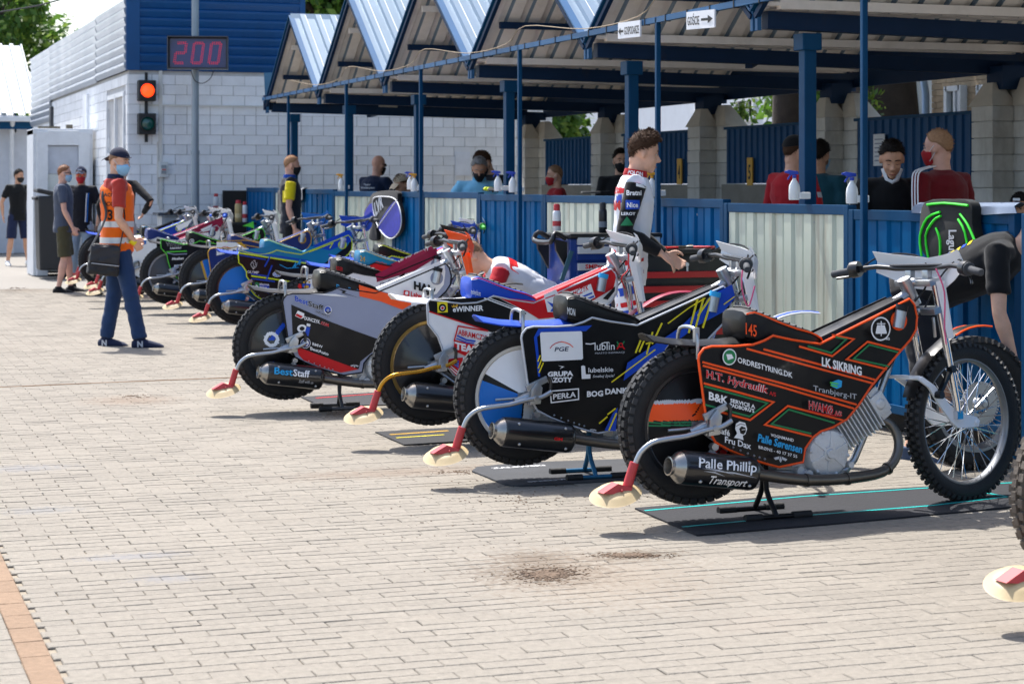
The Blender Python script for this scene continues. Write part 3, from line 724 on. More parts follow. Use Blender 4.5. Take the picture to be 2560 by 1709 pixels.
p = onD(1400, 310, 36); tree(p.x, p.y, 5, .15, (.7, .9, 1.4), 1600, .10, 'narrow leafy tree beside the white house wall', 7, (0, 0), 2.4)
p = onD(75, 470, 50); tree(p.x, p.y, 4, .12, (.9, .9, 1.6), 1800, .10, 'green shrub tree in the gap behind the shed', 8, (0, 0), 1.7)
for i, (px, py, D, lab) in enumerate(((2180, 230, 25, 'hanging leafy sprig in front of the white house'), (2035, 232, 24.5, 'leafy sprig by the window of the white house'), (1858, 280, 27, 'sunlit yellow green sprig hanging over the window'))):
    p = onD(px, py, D); mb = MB(); leafcloud(mb, (0, 0, 0), (.16, .16, .42), 130, .045, 30 + i)
    mb.tube([(0, 0, .5), (.02, 0, 0), (0, .02, -.4)], .006, 5, 0)
    mb.build('leaf_sprig', LM[1:] + LM[:1], loc=p, label=lab, cat='branch', kind='stuff')
w0, w1 = onD(-60, 40, 30), onD(260, -30, 28)
MB().tube([w0, w0.lerp(w1, .5) - Vector((0, 0, .05)), w1], .012, 6).build('overhead_wire', mh, label='black overhead wire crossing the sky at top left', cat='wire')
# ------------------------------------------------------------------ speedway motorcycles
def slab(mb, grid, off, mi=0):
    """closed sheet from a rows x cols grid of points with a thickness vector"""
    R, C = len(grid), len(grid[0]); off = Vector(off)
    vs = [Vector(p) for r in grid for p in r]; vs += [p + off for p in vs]; n = R * C; fs = []
    for i in range(R - 1):
        for j in range(C - 1):
            a, b, c, d = i * C + j, i * C + j + 1, (i + 1) * C + j + 1, (i + 1) * C + j
            fs += [(a, b, c, d), (n + d, n + c, n + b, n + a)]
    edge = [j for j in range(C)] + [i * C + C - 1 for i in range(1, R)] + [(R - 1) * C + j for j in range(C - 2, -1, -1)] + [i * C for i in range(R - 2, 0, -1)]
    for a, b in zip(edge, edge[1:] + edge[:1]): fs.append((b, a, n + a, n + b))
    return mb.add(vs, fs, mi)
mrub = M('tyre_rubber', '#1b1b1c', .75, var=.35, vs=14, bump=.25, bs=120)
mrubd = M('tyre_dusty', '#5b534b', .9, var=.35, vs=9, bump=.3, bs=80)
mknob = M('tyre_knob', '#2a2a2b', .7, var=.35, vs=20, bump=.2, bs=90)
chrome = M('chrome', '#d7d9dc', .12, 1., var=.05, rvar=.06)
alu = M('aluminium', '#aeb2b6', .34, .85, var=.1, vs=12, bump=.08, bs=90)
alud = M('alloy_cast', '#c6c9cb', .4, .25, var=.14, vs=14, bump=.25, bs=120)
steel = M('steel_dull', '#6f6a63', .38, .85, var=.25, vs=5)
blk_p = M('plastic_black', '#16171a', .38, var=.1, coat=.2, bump=.04, bs=40)
blk_r = M('grip_rubber', '#3e4044', .8, var=.12, bump=.2, bs=150)
wht_p = M('plastic_white', '#e6e7e8', .35, var=.05, coat=.25, bump=.03, bs=12)
redh = M('holder_red', '#b8383c', .5, var=.12, vs=14)
defl = M('deflector_nylon', '#bda67c', .5, var=.12, vs=9, bump=.05)
carb = M('carbon_black', '#121316', .28, .1, var=.15, vs=30, coat=.5)
seatm = M('seat_vinyl', '#1d1e21', .6, var=.15, vs=20, bump=.25, bs=45)
wire_m = M('cable_black', '#101012', .5)
RIMS = {'silver': alu, 'gold': M('rim_gold', '#a88a4e', .35, .8, var=.1), 'black': blk_p, 'white': M('rim_white', '#cfcbc2', .4, var=.06)}
def tyre(R, prof, rows, n, kt, ka, kh, knobmat=1):
    mb = MB().lathe(prof, n=80, closed=True)
    for ri, (y, tilt) in enumerate(rows):
        for i in range(n):
            a = 2 * pi * (i + (.5 if ri % 2 else 0)) / n
            rad = Vector((cos(a), 0, sin(a))); rr = R - kh * .5 - abs(y) ** 2 * 7
            Rm = Matrix.Rotation(-a, 3, 'Y') @ Matrix.Rotation(tilt, 3, 'Z')
            mb.box(rad * rr + Vector((0, y, 0)), (kh * 1.6, ka, kt), knobmat, Rm)
    return mb
def tyre_mesh(kind):
    if kind == 'rear':
        pr = [(.236, -.030), (.25, -.044), (.282, -.052), (.303, -.048), (.314, -.036), (.318, 0), (.314, .036), (.303, .048), (.282, .052), (.25, .044), (.236, .030)]
        mb = tyre(.331, pr, [(-.045, .35), (-.016, 0), (.016, 0), (.045, -.35)], 50, .026, .022, .012)
    else:
        pr = [(.281, -.020), (.296, -.031), (.322, -.037), (.333, -.033), (.339, -.020), (.341, 0), (.339, .020), (.333, .033), (.322, .037), (.296, .031), (.281, .020)]
        mb = tyre(.351, pr, [(-.031, .35), (-.011, 0), (.011, 0), (.031, -.35)], 62, .018, .014, .010)
    return mb
TYM = {}
def tyre_get(kind, dusty=False):
    k = (kind, dusty)
    if k not in TYM: TYM[k] = tyre_mesh(kind).mesh('tyre', [mrubd, mrubd] if dusty else [mrub, mknob], 40)
    return TYM[k]
def rim_mesh(kind, mat):
    r = .236 if kind == 'rear' else .279
    w = .034 if kind == 'rear' else .020
    if kind == 'front': return MB().lathe([(r + .006, -w), (r + .007, -w + .003), (r - .001, -w + .008), (r - .008, -.006), (r - .008, .006), (r - .001, w - .008), (r + .007, w - .003), (r + .006, w), (r - .004, w), (r - .012, .006), (r - .012, -.006), (r - .004, -w)], n=72, closed=True).mesh('rim', mat, 35)
    return MB().lathe([(r + .006, -w - .004), (r + .008, -w), (r - .004, -w + .006), (r - .018, -.012), (r - .018, .012), (r - .004, w - .006), (r + .008, w), (r + .006, w + .004), (r - .008, w + .003), (r - .026, .012), (r - .026, -.012), (r - .008, -w - .003)], n=72, closed=True).mesh('rim', mat, 35)
def spokes_mesh(r1, r0, hw, n=36):
    mb = MB()
    for i in range(n):
        a = 2 * pi * i / n; s = 1 if i % 2 else -1; b = a + (.55 if (i // 2) % 2 else -.55)
        mb.tube([(r0 * cos(b), s * hw, r0 * sin(b)), (r1 * cos(a), s * .006, r1 * sin(a))], .0022, 5)
    return mb.mesh('spokes', chrome)
CACHE = {}
def mesh_once(key, fn):
    if key not in CACHE: CACHE[key] = fn()
    return CACHE[key]
def cover_y(r): return -.034 - .048 * max(0, min(1, (.222 - r) / .19)) ** 1.3
def cover_mesh(fn, mats, na=200, nr=30):
    mb = MB(); r0, r1 = .022, .222
    for i in range(nr + 1):
        r = r0 + (r1 - r0) * i / nr
        for j in range(na): a = 2 * pi * j / na; mb.v.append((r * cos(a), cover_y(r), r * sin(a)))
    for i in range(nr):
        rc = r0 + (r1 - r0) * (i + .5) / nr
        for j in range(na):
            a = 2 * pi * (j + .5) / na
            mb.f.append([i * na + j, i * na + (j + 1) % na, (i + 1) * na + (j + 1) % na, (i + 1) * na + j]); mb.m.append(fn(rc * cos(a), rc * sin(a)) if fn else 0)
    return mb.mesh('wheel_cover', mats, 40)
PIV, AXS = Vector((1.14, 0, .95)), Vector((-.20, 0, .98)).normalized()
def steer_matrix(deg):
    return Matrix.Translation(PIV) @ Matrix.Rotation(radians(deg), 4, AXS) @ Matrix.Translation(-PIV)
class Frame:
    def __init__(s, X, Y, yaw):
        s.o = Vector((X, Y, 0)); k = radians(yaw); s.k = k; s.c, s.s = cos(k), sin(k)
    def loc(s, px, py, a, b=0.):
        """where the ray through a photo pixel meets the bike's own side plane y = -(a - b x)"""
        d = ray(px, py); q = EYE - s.o
        ox, oy = q.x * s.c + q.y * s.s, -q.x * s.s + q.y * s.c
        dx, dy = d.x * s.c + d.y * s.s, -d.x * s.s + d.y * s.c
        t = (-a + b * ox - oy) / (dy - b * dx)
        return Vector((ox + t * dx, oy + t * dy, 1.40 + t * d.z))
Z = {'1': (1500, 780, 3.016), '2': (1960, 600, 2.375), '3': (1120, 700, 2.9034), '4': (1460, 580, 2.01), '5': (900, 600, 3.1357), '6': (540, 680, 4.126), '7': (550, 460, 2.703), '8': (320, 480, 4.698)}
FA = Frame(3.453, 7.651, 4)
PA, PB = .15, .055
def tr(fr, z, pts, a=PA, b=PB):
    ox, oy, k = Z[z]
    return [fr.loc(ox + x / k, oy + y / k, a, b) for x, y in pts]
# side panel outline common to all machines, in the machine's own x, z
def xz(P): return [(p.x, p.z) for p in P]
REAR_A = xz(tr(FA, '4', [(840, 1140), (730, 1095), (660, 1055), (635, 1010), (627, 965), (607, 890), (590, 760), (575, 640), (580, 615), (602, 585), (640, 574)]))
TOP_A = xz(tr(FA, '4', [(760, 573), (850, 565), (905, 545), (950, 520), (1040, 540), (1185, 562), (1300, 505), (1480, 415), (1635, 336)]))
FRONT_A = xz(tr(FA, '4', [(1660, 365), (1673, 425), (1668, 490), (1640, 540), (1585, 602), (1500, 702), (1440, 778), (1380, 868), (1320, 940), (1250, 980), (1190, 1000), (1150, 1030), (1112, 1085), (1100, 1155), (980, 1180), (920, 1165)]))
PN = Vector((PB, -1, 0)).normalized()
def onpanel(x, z, d=0.): return Vector((x, -(PA - PB * x), z)) + PN * d
def generic():
    G = {}
    G['frame'] = MB().tube([(1.115, 0, .885), (1.055, 0, 1.0)], .03, 14).tube([(1.07, 0, .93), (.62, 0, .70), (.2, 0, .62)], .022, 10).tube(smoothpts([(1.09, 0, .88), (.98, 0, .62), (.80, 0, .22), (.70, 0, .17)], 3), .017, 10)\
        .tube([(.72, -.06, .17), (.3, -.07, .20), (0, -.075, .405)], .012, 8).tube([(.72, .06, .17), (.3, .07, .20), (0, .075, .405)], .012, 8).tube([(.2, -.05, .62), (0, -.075, .41)], .011, 8).tube([(.2, .05, .62), (0, .075, .41)], .011, 8)\
        .tube([(.16, -.13, .40), (.2, -.12, .30), (.3, -.09, .2)], .008, 8).box((.0, -.085, .405), (.09, .012, .05)).mesh('frame', alu, 40)
    ec = Vector((.60, 0, .27))
    mb = MB().lathe([(.0, -.128), (.03, -.128), (.032, -.122), (.07, -.122), (.095, -.116), (.106, -.10), (.106, .07), (.09, .08), (0, .08)], ec, n=40)
    mb.box(ec + Vector((-.07, .0, -.02)), (.16, .14, .15), R=Matrix.Rotation(.1, 3, 'Y'))
    for k in range(6):
        a = .4 + k * pi / 3; mb.bar(ec + Vector((.03 * cos(a), -.124, .03 * sin(a))), ec + Vector((.094 * cos(a), -.118, .094 * sin(a))), .012, .008, up=(0, 1, 0))
        mb.ball(ec + Vector((.094 * cos(a + .5), -.118, .094 * sin(a + .5))), .008, 8)
    mb.lathe([(0, -.138), (.018, -.138), (.021, -.132), (.021, -.12)], ec, n=16)
    mb.lathe([(.0, -.10), (.018, -.10), (.018, 0)], (.47, 0, .20), n=12).lathe([(.0, -.12), (.02, -.12), (.02, 0)], (.50, 0, .185), n=12).lathe([(0, -.12), (.014, -.12), (.014, 0)], (.71, 0, .215), n=10)
    G['engine'] = mb.mesh('engine', alud, 35, bevel=0)
    th = radians(35); d = Vector((cos(th), 0, sin(th))); u = Vector((-sin(th), 0, cos(th)))
    mb = MB()
    Rc = Matrix((d, Vector((0, 1, 0)), u)).transposed()
    mb.box(ec + d * .20, (.20, .10, .10), R=Rc)
    for k in range(11): mb.box(ec + d * (.115 + k * .019), (.006, .165 + .01 * (k > 6), .155 + .02 * (k > 5)), R=Rc)
    G['cylinder'] = mb.mesh('cylinder', alud, None)
    G['cylinder_head'] = MB().box(ec + d * .345, (.055, .15, .15), R=Rc).box(ec + d * .34 + Vector((0, -.08, 0)), (.075, .014, .10), R=Rc).lathe([(0, -.095), (.02, -.095), (.028, -.085)], ec + d * .34, n=14).mesh('cylinder_head', alud, 35, bevel=.008)
    ex = smoothpts([(.885, -.03, .40), (.945, -.06, .375), (.972, -.085, .30), (.94, -.105, .225), (.86, -.125, .178), (.72, -.145, .165), (.56, -.16, .165), (.40, -.172, .178), (.20, -.187, .214)], 3)
    mb = MB().tube(ex, [.021] * 12 + [.024] * (len(ex) - 12), 14)
    for i in (11, 16, 20): mb.tube([ex[i] - (ex[i + 1] - ex[i]) * .15, ex[i] + (ex[i + 1] - ex[i]) * .15], .028, 14)
    G['exhaust_pipe'] = mb.mesh('exhaust_pipe', steel, 40)
    a, b = Vector((.19, -.19, .216)), Vector((-.168, -.20, .265)); G['_sil'] = (a, b)
    ax = (b - a); L = ax.length
    G['silencer'] = MB().lathe([(0, .0), (.036, 0), (.056, .004), (.068, .014), (.071, .03), (.071, L - .02), (.068, L - .004), (.06, L)], a, ax, 26).mesh('silencer', carb, 40)
    G['end_cap'] = MB().lathe([(.066, L - .012), (.062, L + .006), (.046, L + .026), (.036, L + .034), (.036, L + .046), (.039, L + .049), (.033, L + .050), (.03, L + .036), (.026, L + .01)], a, ax, 24).mesh('end_cap', M('cap_steel', '#a5a29c', .28, .9, var=.2, vs=18), 40)
    G['silencer_bolt'] = MB().ball(a + ax * .15 + Vector((0, -.054, .047)), .008, 8).ball(a + ax * .8 + Vector((0, -.054, .047)), .008, 8).ball(a + ax * .15 + Vector((0, -.054, -.047)), .008, 8).ball(a + ax * .8 + Vector((0, -.054, -.047)), .008, 8).mesh('bolt', alu)
    G['silencer_bracket'] = MB().prism([(.02, -.135, .325), (.055, -.135, .29), (-.015, -.135, .285)], (0, .008, 0)).lathe([(0, -.15), (.016, -.15), (.016, -.12)], (.03, 0, .33), n=12).tube([(-.02, -.10, .40), (.1, -.13, .31)], .007, 8).mesh('silencer_bracket', alu)
    # deflector arm, clamp, red holder and dish
    arm = smoothpts([(.09, -.178, .44), (.04, -.176, .415), (-.03, -.176, .405), (-.12, -.176, .385), (-.20, -.172, .378), (-.27, -.165, .365), (-.315, -.155, .33), (-.335, -.145, .285), (-.345, -.14, .25)], 3)
    G['arm'] = arm
    cl = MB().prism([(-.02, -.17, .38), (.035, -.17, .385), (.045, -.17, .46), (.02, -.17, .49), (-.01, -.17, .45)], (0, -.012, 0)).prism([(-.02, -.145, .38), (.035, -.145, .385), (.045, -.145, .46), (.02, -.145, .49), (-.01, -.145, .45)], (0, -.012, 0))
    cl.bar((-.03, -.16, .455), (.075, -.16, .50), .014, .03).lathe([(0, -.19), (.014, -.19), (.014, -.14)], (.012, 0, .41), n=12).tube([(-.16, -.09, .40), (-.05, -.1, .405)], .007, 8).lathe([(.012, -.05), (.02, 0), (.02, .07)], (-.03, -.13, .41), (1, 0, .3), 8)
    G['clamp'] = cl.mesh('clamp', alu, 35, bevel=.002)
    G['clamp_lever'] = MB().tube(smoothpts([(.075, -.165, .505), (.09, -.165, .49), (.088, -.165, .44), (.085, -.165, .42)], 3), .009, 8).mesh('clamp_lever', blk_p, 40)
    G['holder'] = MB().tube([(-.340, -.142, .285), (-.360, -.135, .215), (-.370, -.13, .175)], [.019, .02, .021], 12).prism([(-.360, -.165, .185), (-.375, -.165, .158), (-.485, -.15, .168), (-.42, -.155, .205)], (0, .06, 0)).ball((-.41, -.168, .178), .006, 6).mesh('holder', redh, 35)
    n = Vector((-.26, -.26, 1)).normalized()
    G['dirt_deflector'] = MB().lathe([(0, .018), (.03, .0165), (.06, .011), (.082, .002), (.103, -.014), (.108, -.016), (.103, -.019), (.082, -.002), (.06, .007), (0, .014)], (-.415, -.115, .168), n, 30).mesh('dirt_deflector', defl, 50)
    # rear mudguard and hoop
    g = []
    for x, z in ((-.235, .80), (-.21, .792), (-.12, .775), (0, .765), (.12, .765), (.26, .775)):
        w = .035 if x < -.22 else .062
        g.append([(x, y, z - abs(y) ** 2 * 6) for y in (-w, -w * .5, 0, w * .5, w)])
    G['rear_mudguard'] = slab(MB(), g, (0, 0, -.006))
    G['hoop'] = MB().tube(smoothpts([(-.02, -.09, .69), (-.02, -.085, .78), (-.02, -.05, .815), (-.02, .05, .815), (-.02, .085, .78), (-.02, .09, .69)], 3), .008, 8).box((-.02, -.075, .79), (.02, .02, .06)).mesh('hoop', alu, 40)
    # seat: lofted from cross sections
    sec = [(.190, .785, .85, .075), (.202, .762, .884, .104), (.235, .750, .893, .116), (.29, .738, .873, .118), (.36, .724, .845, .118), (.44, .715, .818, .116), (.51, .706, .80, .112), (.565, .700, .776, .102), (.59, .704, .748, .08)]
    mb = MB(); o = 0; k = 12
    for x, z0, z1, w in sec:
        for j in range(k):
            a = 2 * pi * j / k; ca, sa = cos(a), sin(a)
            sx = abs(ca) ** .45 * (1 if ca > 0 else -1); sz = abs(sa) ** .45 * (1 if sa > 0 else -1)
            mb.v.append((x, sx * w, (z0 + z1) / 2 + sz * (z1 - z0) / 2))
    for i in range(len(sec) - 1):
        for j in range(k): mb.f.append([i * k + j, (i + 1) * k + j, (i + 1) * k + (j + 1) % k, i * k + (j + 1) % k]); mb.m.append(1 if j in (2, 3) and 0 < i else 0)
    mb.f.append(list(range(k))); mb.m.append(0); mb.f.append([(len(sec) - 1) * k + j for j in range(k)][::-1]); mb.m.append(0)
    G['seat'] = mb
    G['seat_ribs'] = MB()
    for i in range(9):
        x = .24 + i * .032; z = .896 - max(0, x - .235) * .36
        G['seat_ribs'].tube([(x, -.07, z), (x, 0, z + .003), (x, .07, z)], .005, 6)
    G['seat_ribs'] = G['seat_ribs'].mesh('seat_rib', seatm, 60)
    eg = [(.200, -.108, .872), (.235, -.119, .879), (.29, -.121, .860), (.36, -.121, .832), (.44, -.119, .805), (.51, -.115, .787), (.566, -.104, .762), (.591, -.084, .735)]
    G['seat_piping'] = MB().tube(smoothpts(eg, 2), .004, 6)
    # tank body between the side plates
    out = [(.50, .68), (.53, .735), (.60, .765), (1.02, .925), (1.075, .86), (1.05, .78), (.93, .62), (.80, .50), (.62, .52)]
    pr = MB(); n = len(out)
    for sgn in (-1, 1):
        for i, (x, z) in enumerate(out): pr.v.append((x, sgn * (PA - PB * x - .008) * (.5 if i in (1, 2, 3) else 1.), z))
    pr.f = [list(range(n))[::-1], [n + i for i in range(n)]] + [[i, (i + 1) % n, n + (i + 1) % n, n + i] for i in range(n)]; pr.m = [0] * (n + 2)
    G['tank'] = pr
    G['fuel_neck'] = MB().tube([(.950, -.112, .795), (.966, -.114, .872)], .026, 16).mesh('fuel_neck', alu, 40)
    G['fuel_cap'] = MB().tube([(.965, -.114, .868), (.971, -.1145, .893)], [.029, .028], 16)
    # front end, straight ahead; turned about the steering axis later
    for s in (-1, 1):
        fk = MB()
        fk.tube([(1.145, s * .085, .98), (1.262, s * .085, .45), (1.268, s * .085, .40)], [.017, .017, .014], 12).box((1.27, s * .085, .395), (.036, .026, .036))
        G['leg%d' % s] = fk.mesh('fork_leg', chrome, 40)
    yk = MB()
    for z, x in ((.985, 1.125), (.86, 1.15)): yk.box((x, 0, z), (.07, .21, .028), R=Matrix.Rotation(-.2, 3, 'Y')).ball((x - .02, 0, z), (.03, .03, .02), 10)
    for s in (-1, 1): yk.box((1.135, s * .05, 1.012), (.03, .035, .05)).tube([(1.155, s * .06, .83), (1.17, s * .055, .74)], .008, 6)
    G['yoke'] = yk.mesh('yoke', alu, 35, bevel=.004)
    for s in (-1, 1):
        ln = MB()
        y = s * .062
        ln.prism([(1.415, y, .335), (1.425, y, .36), (1.405, y, .378), (1.30, y, .40), (1.235, y, .44), (1.14, y, .53), (1.06, y, .575), (1.04, y, .56), (1.10, y, .525), (1.17, y, .44), (1.235, y, .37), (1.28, y, .338), (1.34, y, .335)], (0, s * .011, 0))
        ln.ball((1.40, y + s * .014, .355), (.014, .008, .014), 8).ball((1.268, y + s * .014, .395), (.011, .008, .011), 8)
        G['link%d' % s] = ln
    ln = MB()
    ln.tube([(1.05, -.062, .567), (1.03, 0, .57), (1.05, .062, .567)], .01, 8).box((1.02, 0, .572), (.07, .13, .012))
    G['bridge'] = ln
    G['link_strut'] = MB().bar((1.15, -.085, .49), (1.225, -.09, .60), .022, .016).lathe([(0, -.105), (.017, -.105), (.017, -.07)], (1.15, 0, .49), n=12).lathe([(0, -.11), (.017, -.11), (.017, -.08)], (1.225, 0, .60), n=12).mesh('link_strut', blk_p, 35)
    bar = smoothpts([(1.045, -.43, 1.025), (1.075, -.33, 1.042), (1.105, -.22, 1.055), (1.122, -.12, 1.045), (1.130, -.05, 1.045), (1.130, .05, 1.045), (1.122, .12, 1.045), (1.105, .22, 1.055), (1.075, .33, 1.042), (1.045, .43, 1.025)], 2)
    G['handlebar'] = MB().tube(bar, .011, 10).tube([(1.118, -.15, 1.058), (1.118, .15, 1.058)], .007, 8).mesh('handlebar', blk_p, 40)
    for s, nm in ((-1, 'grip_r'), (1, 'grip_l')):
        p0, p1, p2 = Vector((1.042, s * .44, 1.023)), Vector((1.068, s * .352, 1.038)), Vector((1.072, s * .34, 1.040))
        g = MB().tube([p0, p0.lerp(p1, .05), p0.lerp(p1, .5), p1], [.013, .0165, .0165, .0165], 14).tube([p1, p2], .03, 14)
        G[nm] = g
    G['clutch'] = MB().tube(smoothpts([(1.095, .30, 1.045), (1.125, .33, 1.03), (1.115, .40, 1.012), (1.09, .46, 1.005)], 3), .006, 6).box((1.085, .30, 1.046), (.04, .03, .03)).lathe([(0, -.02), (.036, -.02), (.038, 0), (.036, .02), (0, .02)], (1.076, .325, 1.045), (-.3, .9, -.1), 16).mesh('clutch_lever', blk_p, 40)
    G['throttle'] = MB().tube(smoothpts([(1.09, -.30, 1.04), (1.10, -.315, 1.02), (1.08, -.35, .99), (1.07, -.36, .975)], 3), .006, 6).box((1.082, -.31, 1.045), (.035, .028, .03)).lathe([(0, -.02), (.032, -.02), (.034, 0), (.032, .02), (0, .02)], (1.075, -.325, 1.042), (-.3, -.9, -.1), 16).mesh('throttle_housing', blk_p, 40)
    G['cable1'] = MB().tube(smoothpts([(1.085, .30, 1.05), (1.165, .22, 1.11), (1.215, .05, 1.09), (1.145, -.04, .98), (1.085, -.02, .90)], 4), .0045, 6).mesh('cable', wire_m, 60)
    G['cable2'] = MB().tube(smoothpts([(1.082, -.31, 1.05), (1.165, -.2, 1.08), (1.205, -.06, 1.0), (1.145, -.03, .88), (1.085, 0, .8)], 4), .004, 6).mesh('cable', wire_m, 60)
    gr = []
    for y, xo, zb, zt in ((-.25, .00, 1.03, 1.125), (-.17, .045, .99, 1.11), (-.09, .075, .955, 1.10), (0, .085, .945, 1.09), (.09, .075, .955, 1.10), (.17, .045, .99, 1.11), (.25, .00, 1.03, 1.125)):
        gr.append([(1.14 + xo - .01, y, zb), (1.14 + xo, y, (zb + zt) / 2), (1.14 + xo - .03, y, zt)])
    G['handlebar_cover'] = slab(MB(), gr, (.005, 0, 0))
    G['fork_guard'] = slab(MB(), [[(1.15 + .055 * t + dx, y, .985 - .25 * t) for dx, y in ((-.022 + .01 * t, -.106), (.008, -.114), (.032 - .008 * t, -.104), (.040 - .012 * t, -.075))] for t in (0, .3, .6, .85, 1)], (.004, -.003, .002))
    g = []
    for i in range(15):
        ad = 68 + i * 6.6; a = radians(ad); r = .378 + max(0, 112 - ad) * .0017
        c = Vector((1.40, 0, .355)); w = .036
        g.append([c + Vector((cos(a) * (r - abs(y) ** 2 * 5), y, sin(a) * (r - abs(y) ** 2 * 5))) for y in (-w, -w / 2, 0, w / 2, w)])
    G['front_mudguard'] = slab(MB(), g, (0, 0, .005))
    G['fmud_edge'] = MB()
    for sd in (0, 4): G['fmud_edge'].tube([g[i][sd] + Vector((0, 0, .004)) for i in range(6)], .005, 6)
    G['front_hub'] = MB().lathe([(0, -.05), (.014, -.05), (.016, -.034), (.034, -.034), (.034, -.028), (.02, -.022), (.02, .022), (.034, .028), (.034, .034), (.016, .034), (.014, .05), (0, .05)], n=20).mesh('hub', alu, 35)
    G['rear_hub'] = MB().lathe([(0, -.10), (.012, -.10), (.014, -.088), (.028, -.085), (.03, -.075), (.03, .06), (0, .06)], n=18).mesh('hub', alu, 35)
    G['spokes'] = spokes_mesh(.258, .032, .031)
    return G
G = generic()
def colored(key, mats, smooth=40, **k):
    """a generic part in one of several colours"""
    nm = key if isinstance(mats, (list, tuple)) else mats.name
    return mesh_once((key, str([m.name for m in (mats if isinstance(mats, (list, tuple)) else [mats])])), lambda: G[key].mesh(key, mats, smooth, **k))
WINGS = [[(0, .3), (.42, .55), (.38, .2), (.12, .05)], [(1, .3), (.58, .55), (.62, .2), (.88, .05)], [(.4, .1), (.5, .6), (.6, .1), (.5, -.2)]]
def graphics(par, fr, ops, flat):
    """flat(px, py) -> point on the surface; each op is one coloured shape or word on it"""
    layer = [0]; made = []
    def place(name, vs, fs, col):
        layer[0] += 1; d = .0016 + .0006 * layer[0]
        mb = MB().add([flat(v, d) for v in vs], fs)
        made.append(mb.build(name, paint(col) if isinstance(col, str) else col, par))
    for op in ops:
        k, z = op[0], op[1]
        loc = lambda pts: tr(fr, z, pts)
        if k == 'P': P = loc(op[3]); place('stripe', P, [list(range(len(P)))], op[2])
        elif k == 'L':
            P = loc(op[4]); vs, fs = stroke([(p.x, p.z) for p in P], op[3], len(op) > 5 and op[5]); place('stripe', [onpanel(v.x, v.y) for v in vs], fs, op[2])
        elif k == 'C':
            (c, e) = loc([op[3], (op[3][0] + op[4], op[3][1])]); r = abs(e.x - c.x)
            ry = r * (op[5] if len(op) > 5 else 1)
            P = [Vector((c.x + cos(2 * pi * i / 24) * r, 0, c.z + sin(2 * pi * i / 24) * ry)) for i in range(24)]
            place('emblem', [onpanel(p.x, p.z) for p in P], [list(range(24))], op[2])
        elif k == 'T':
            txt, p0, p1, h, col = op[2:7]; bold = op[7] if len(op) > 7 else .012; outl = op[8] if len(op) > 8 else None; sh = op[9] if len(op) > 9 else 0
            a, b, c = loc([p0, p1, (p0[0], p0[1] - h)]); U, V = b - a, c - a
            for cc, bo in (([(outl, bold + .02)] if outl else []) + [(col, bold)]):
                W, F = word(txt, bo); W0, F0 = word(txt, bold)
                place('lettering', [a + U * x + V * y + U * (sh * y * V.length / max(.001, U.length)) for x, y in W], F, cc)
        elif k == 'W':
            a, b = loc([op[3], op[4]]); U = b - a; V = Vector((0, 0, U.length * .5)); vs, fs = [], []
            for q in WINGS: fs.append([len(vs) + i for i in range(len(q))]); vs += [a + U * x + V * y for x, y in q]
            place('emblem', vs, fs, op[2])
    return made
def sil_wrap(x, v, d=.0105):
    """point on the outer side of the silencer: x 0..1 from tail to front, v height -1..1"""
    a, b = G['_sil']; ax = a - b; L = ax.length; e = ax / L; up = Vector((0, 0, 1)); up = (up - e * e.z).normalized(); side = e.cross(up)
    side = side if side.y < 0 else -side
    th = v * .062 / .0655; r = .0652 + d
    return b + ax * x + up * (sin(th) * r) + side * (cos(th) * r)
def sil_text(par, txt, x0, x1, v0, h, col, bold=.01, sh=0.):
    W, F = word(txt, bold)
    MB().add([sil_wrap(x0 + (x1 - x0) * x + sh * y * h * .15, v0 + y * h) for x, y in W], F).build('lettering', paint(col), par)
def seat_text(par, txt, x0, x1, z0, h, col, slope=-.25):
    W, F = word(txt, .01)
    MB().add([(x0 + (x1 - x0) * x, -.1205, z0 + slope * (x1 - x0) * x + y * h) for x, y in W], F).build('lettering', paint(col), par)
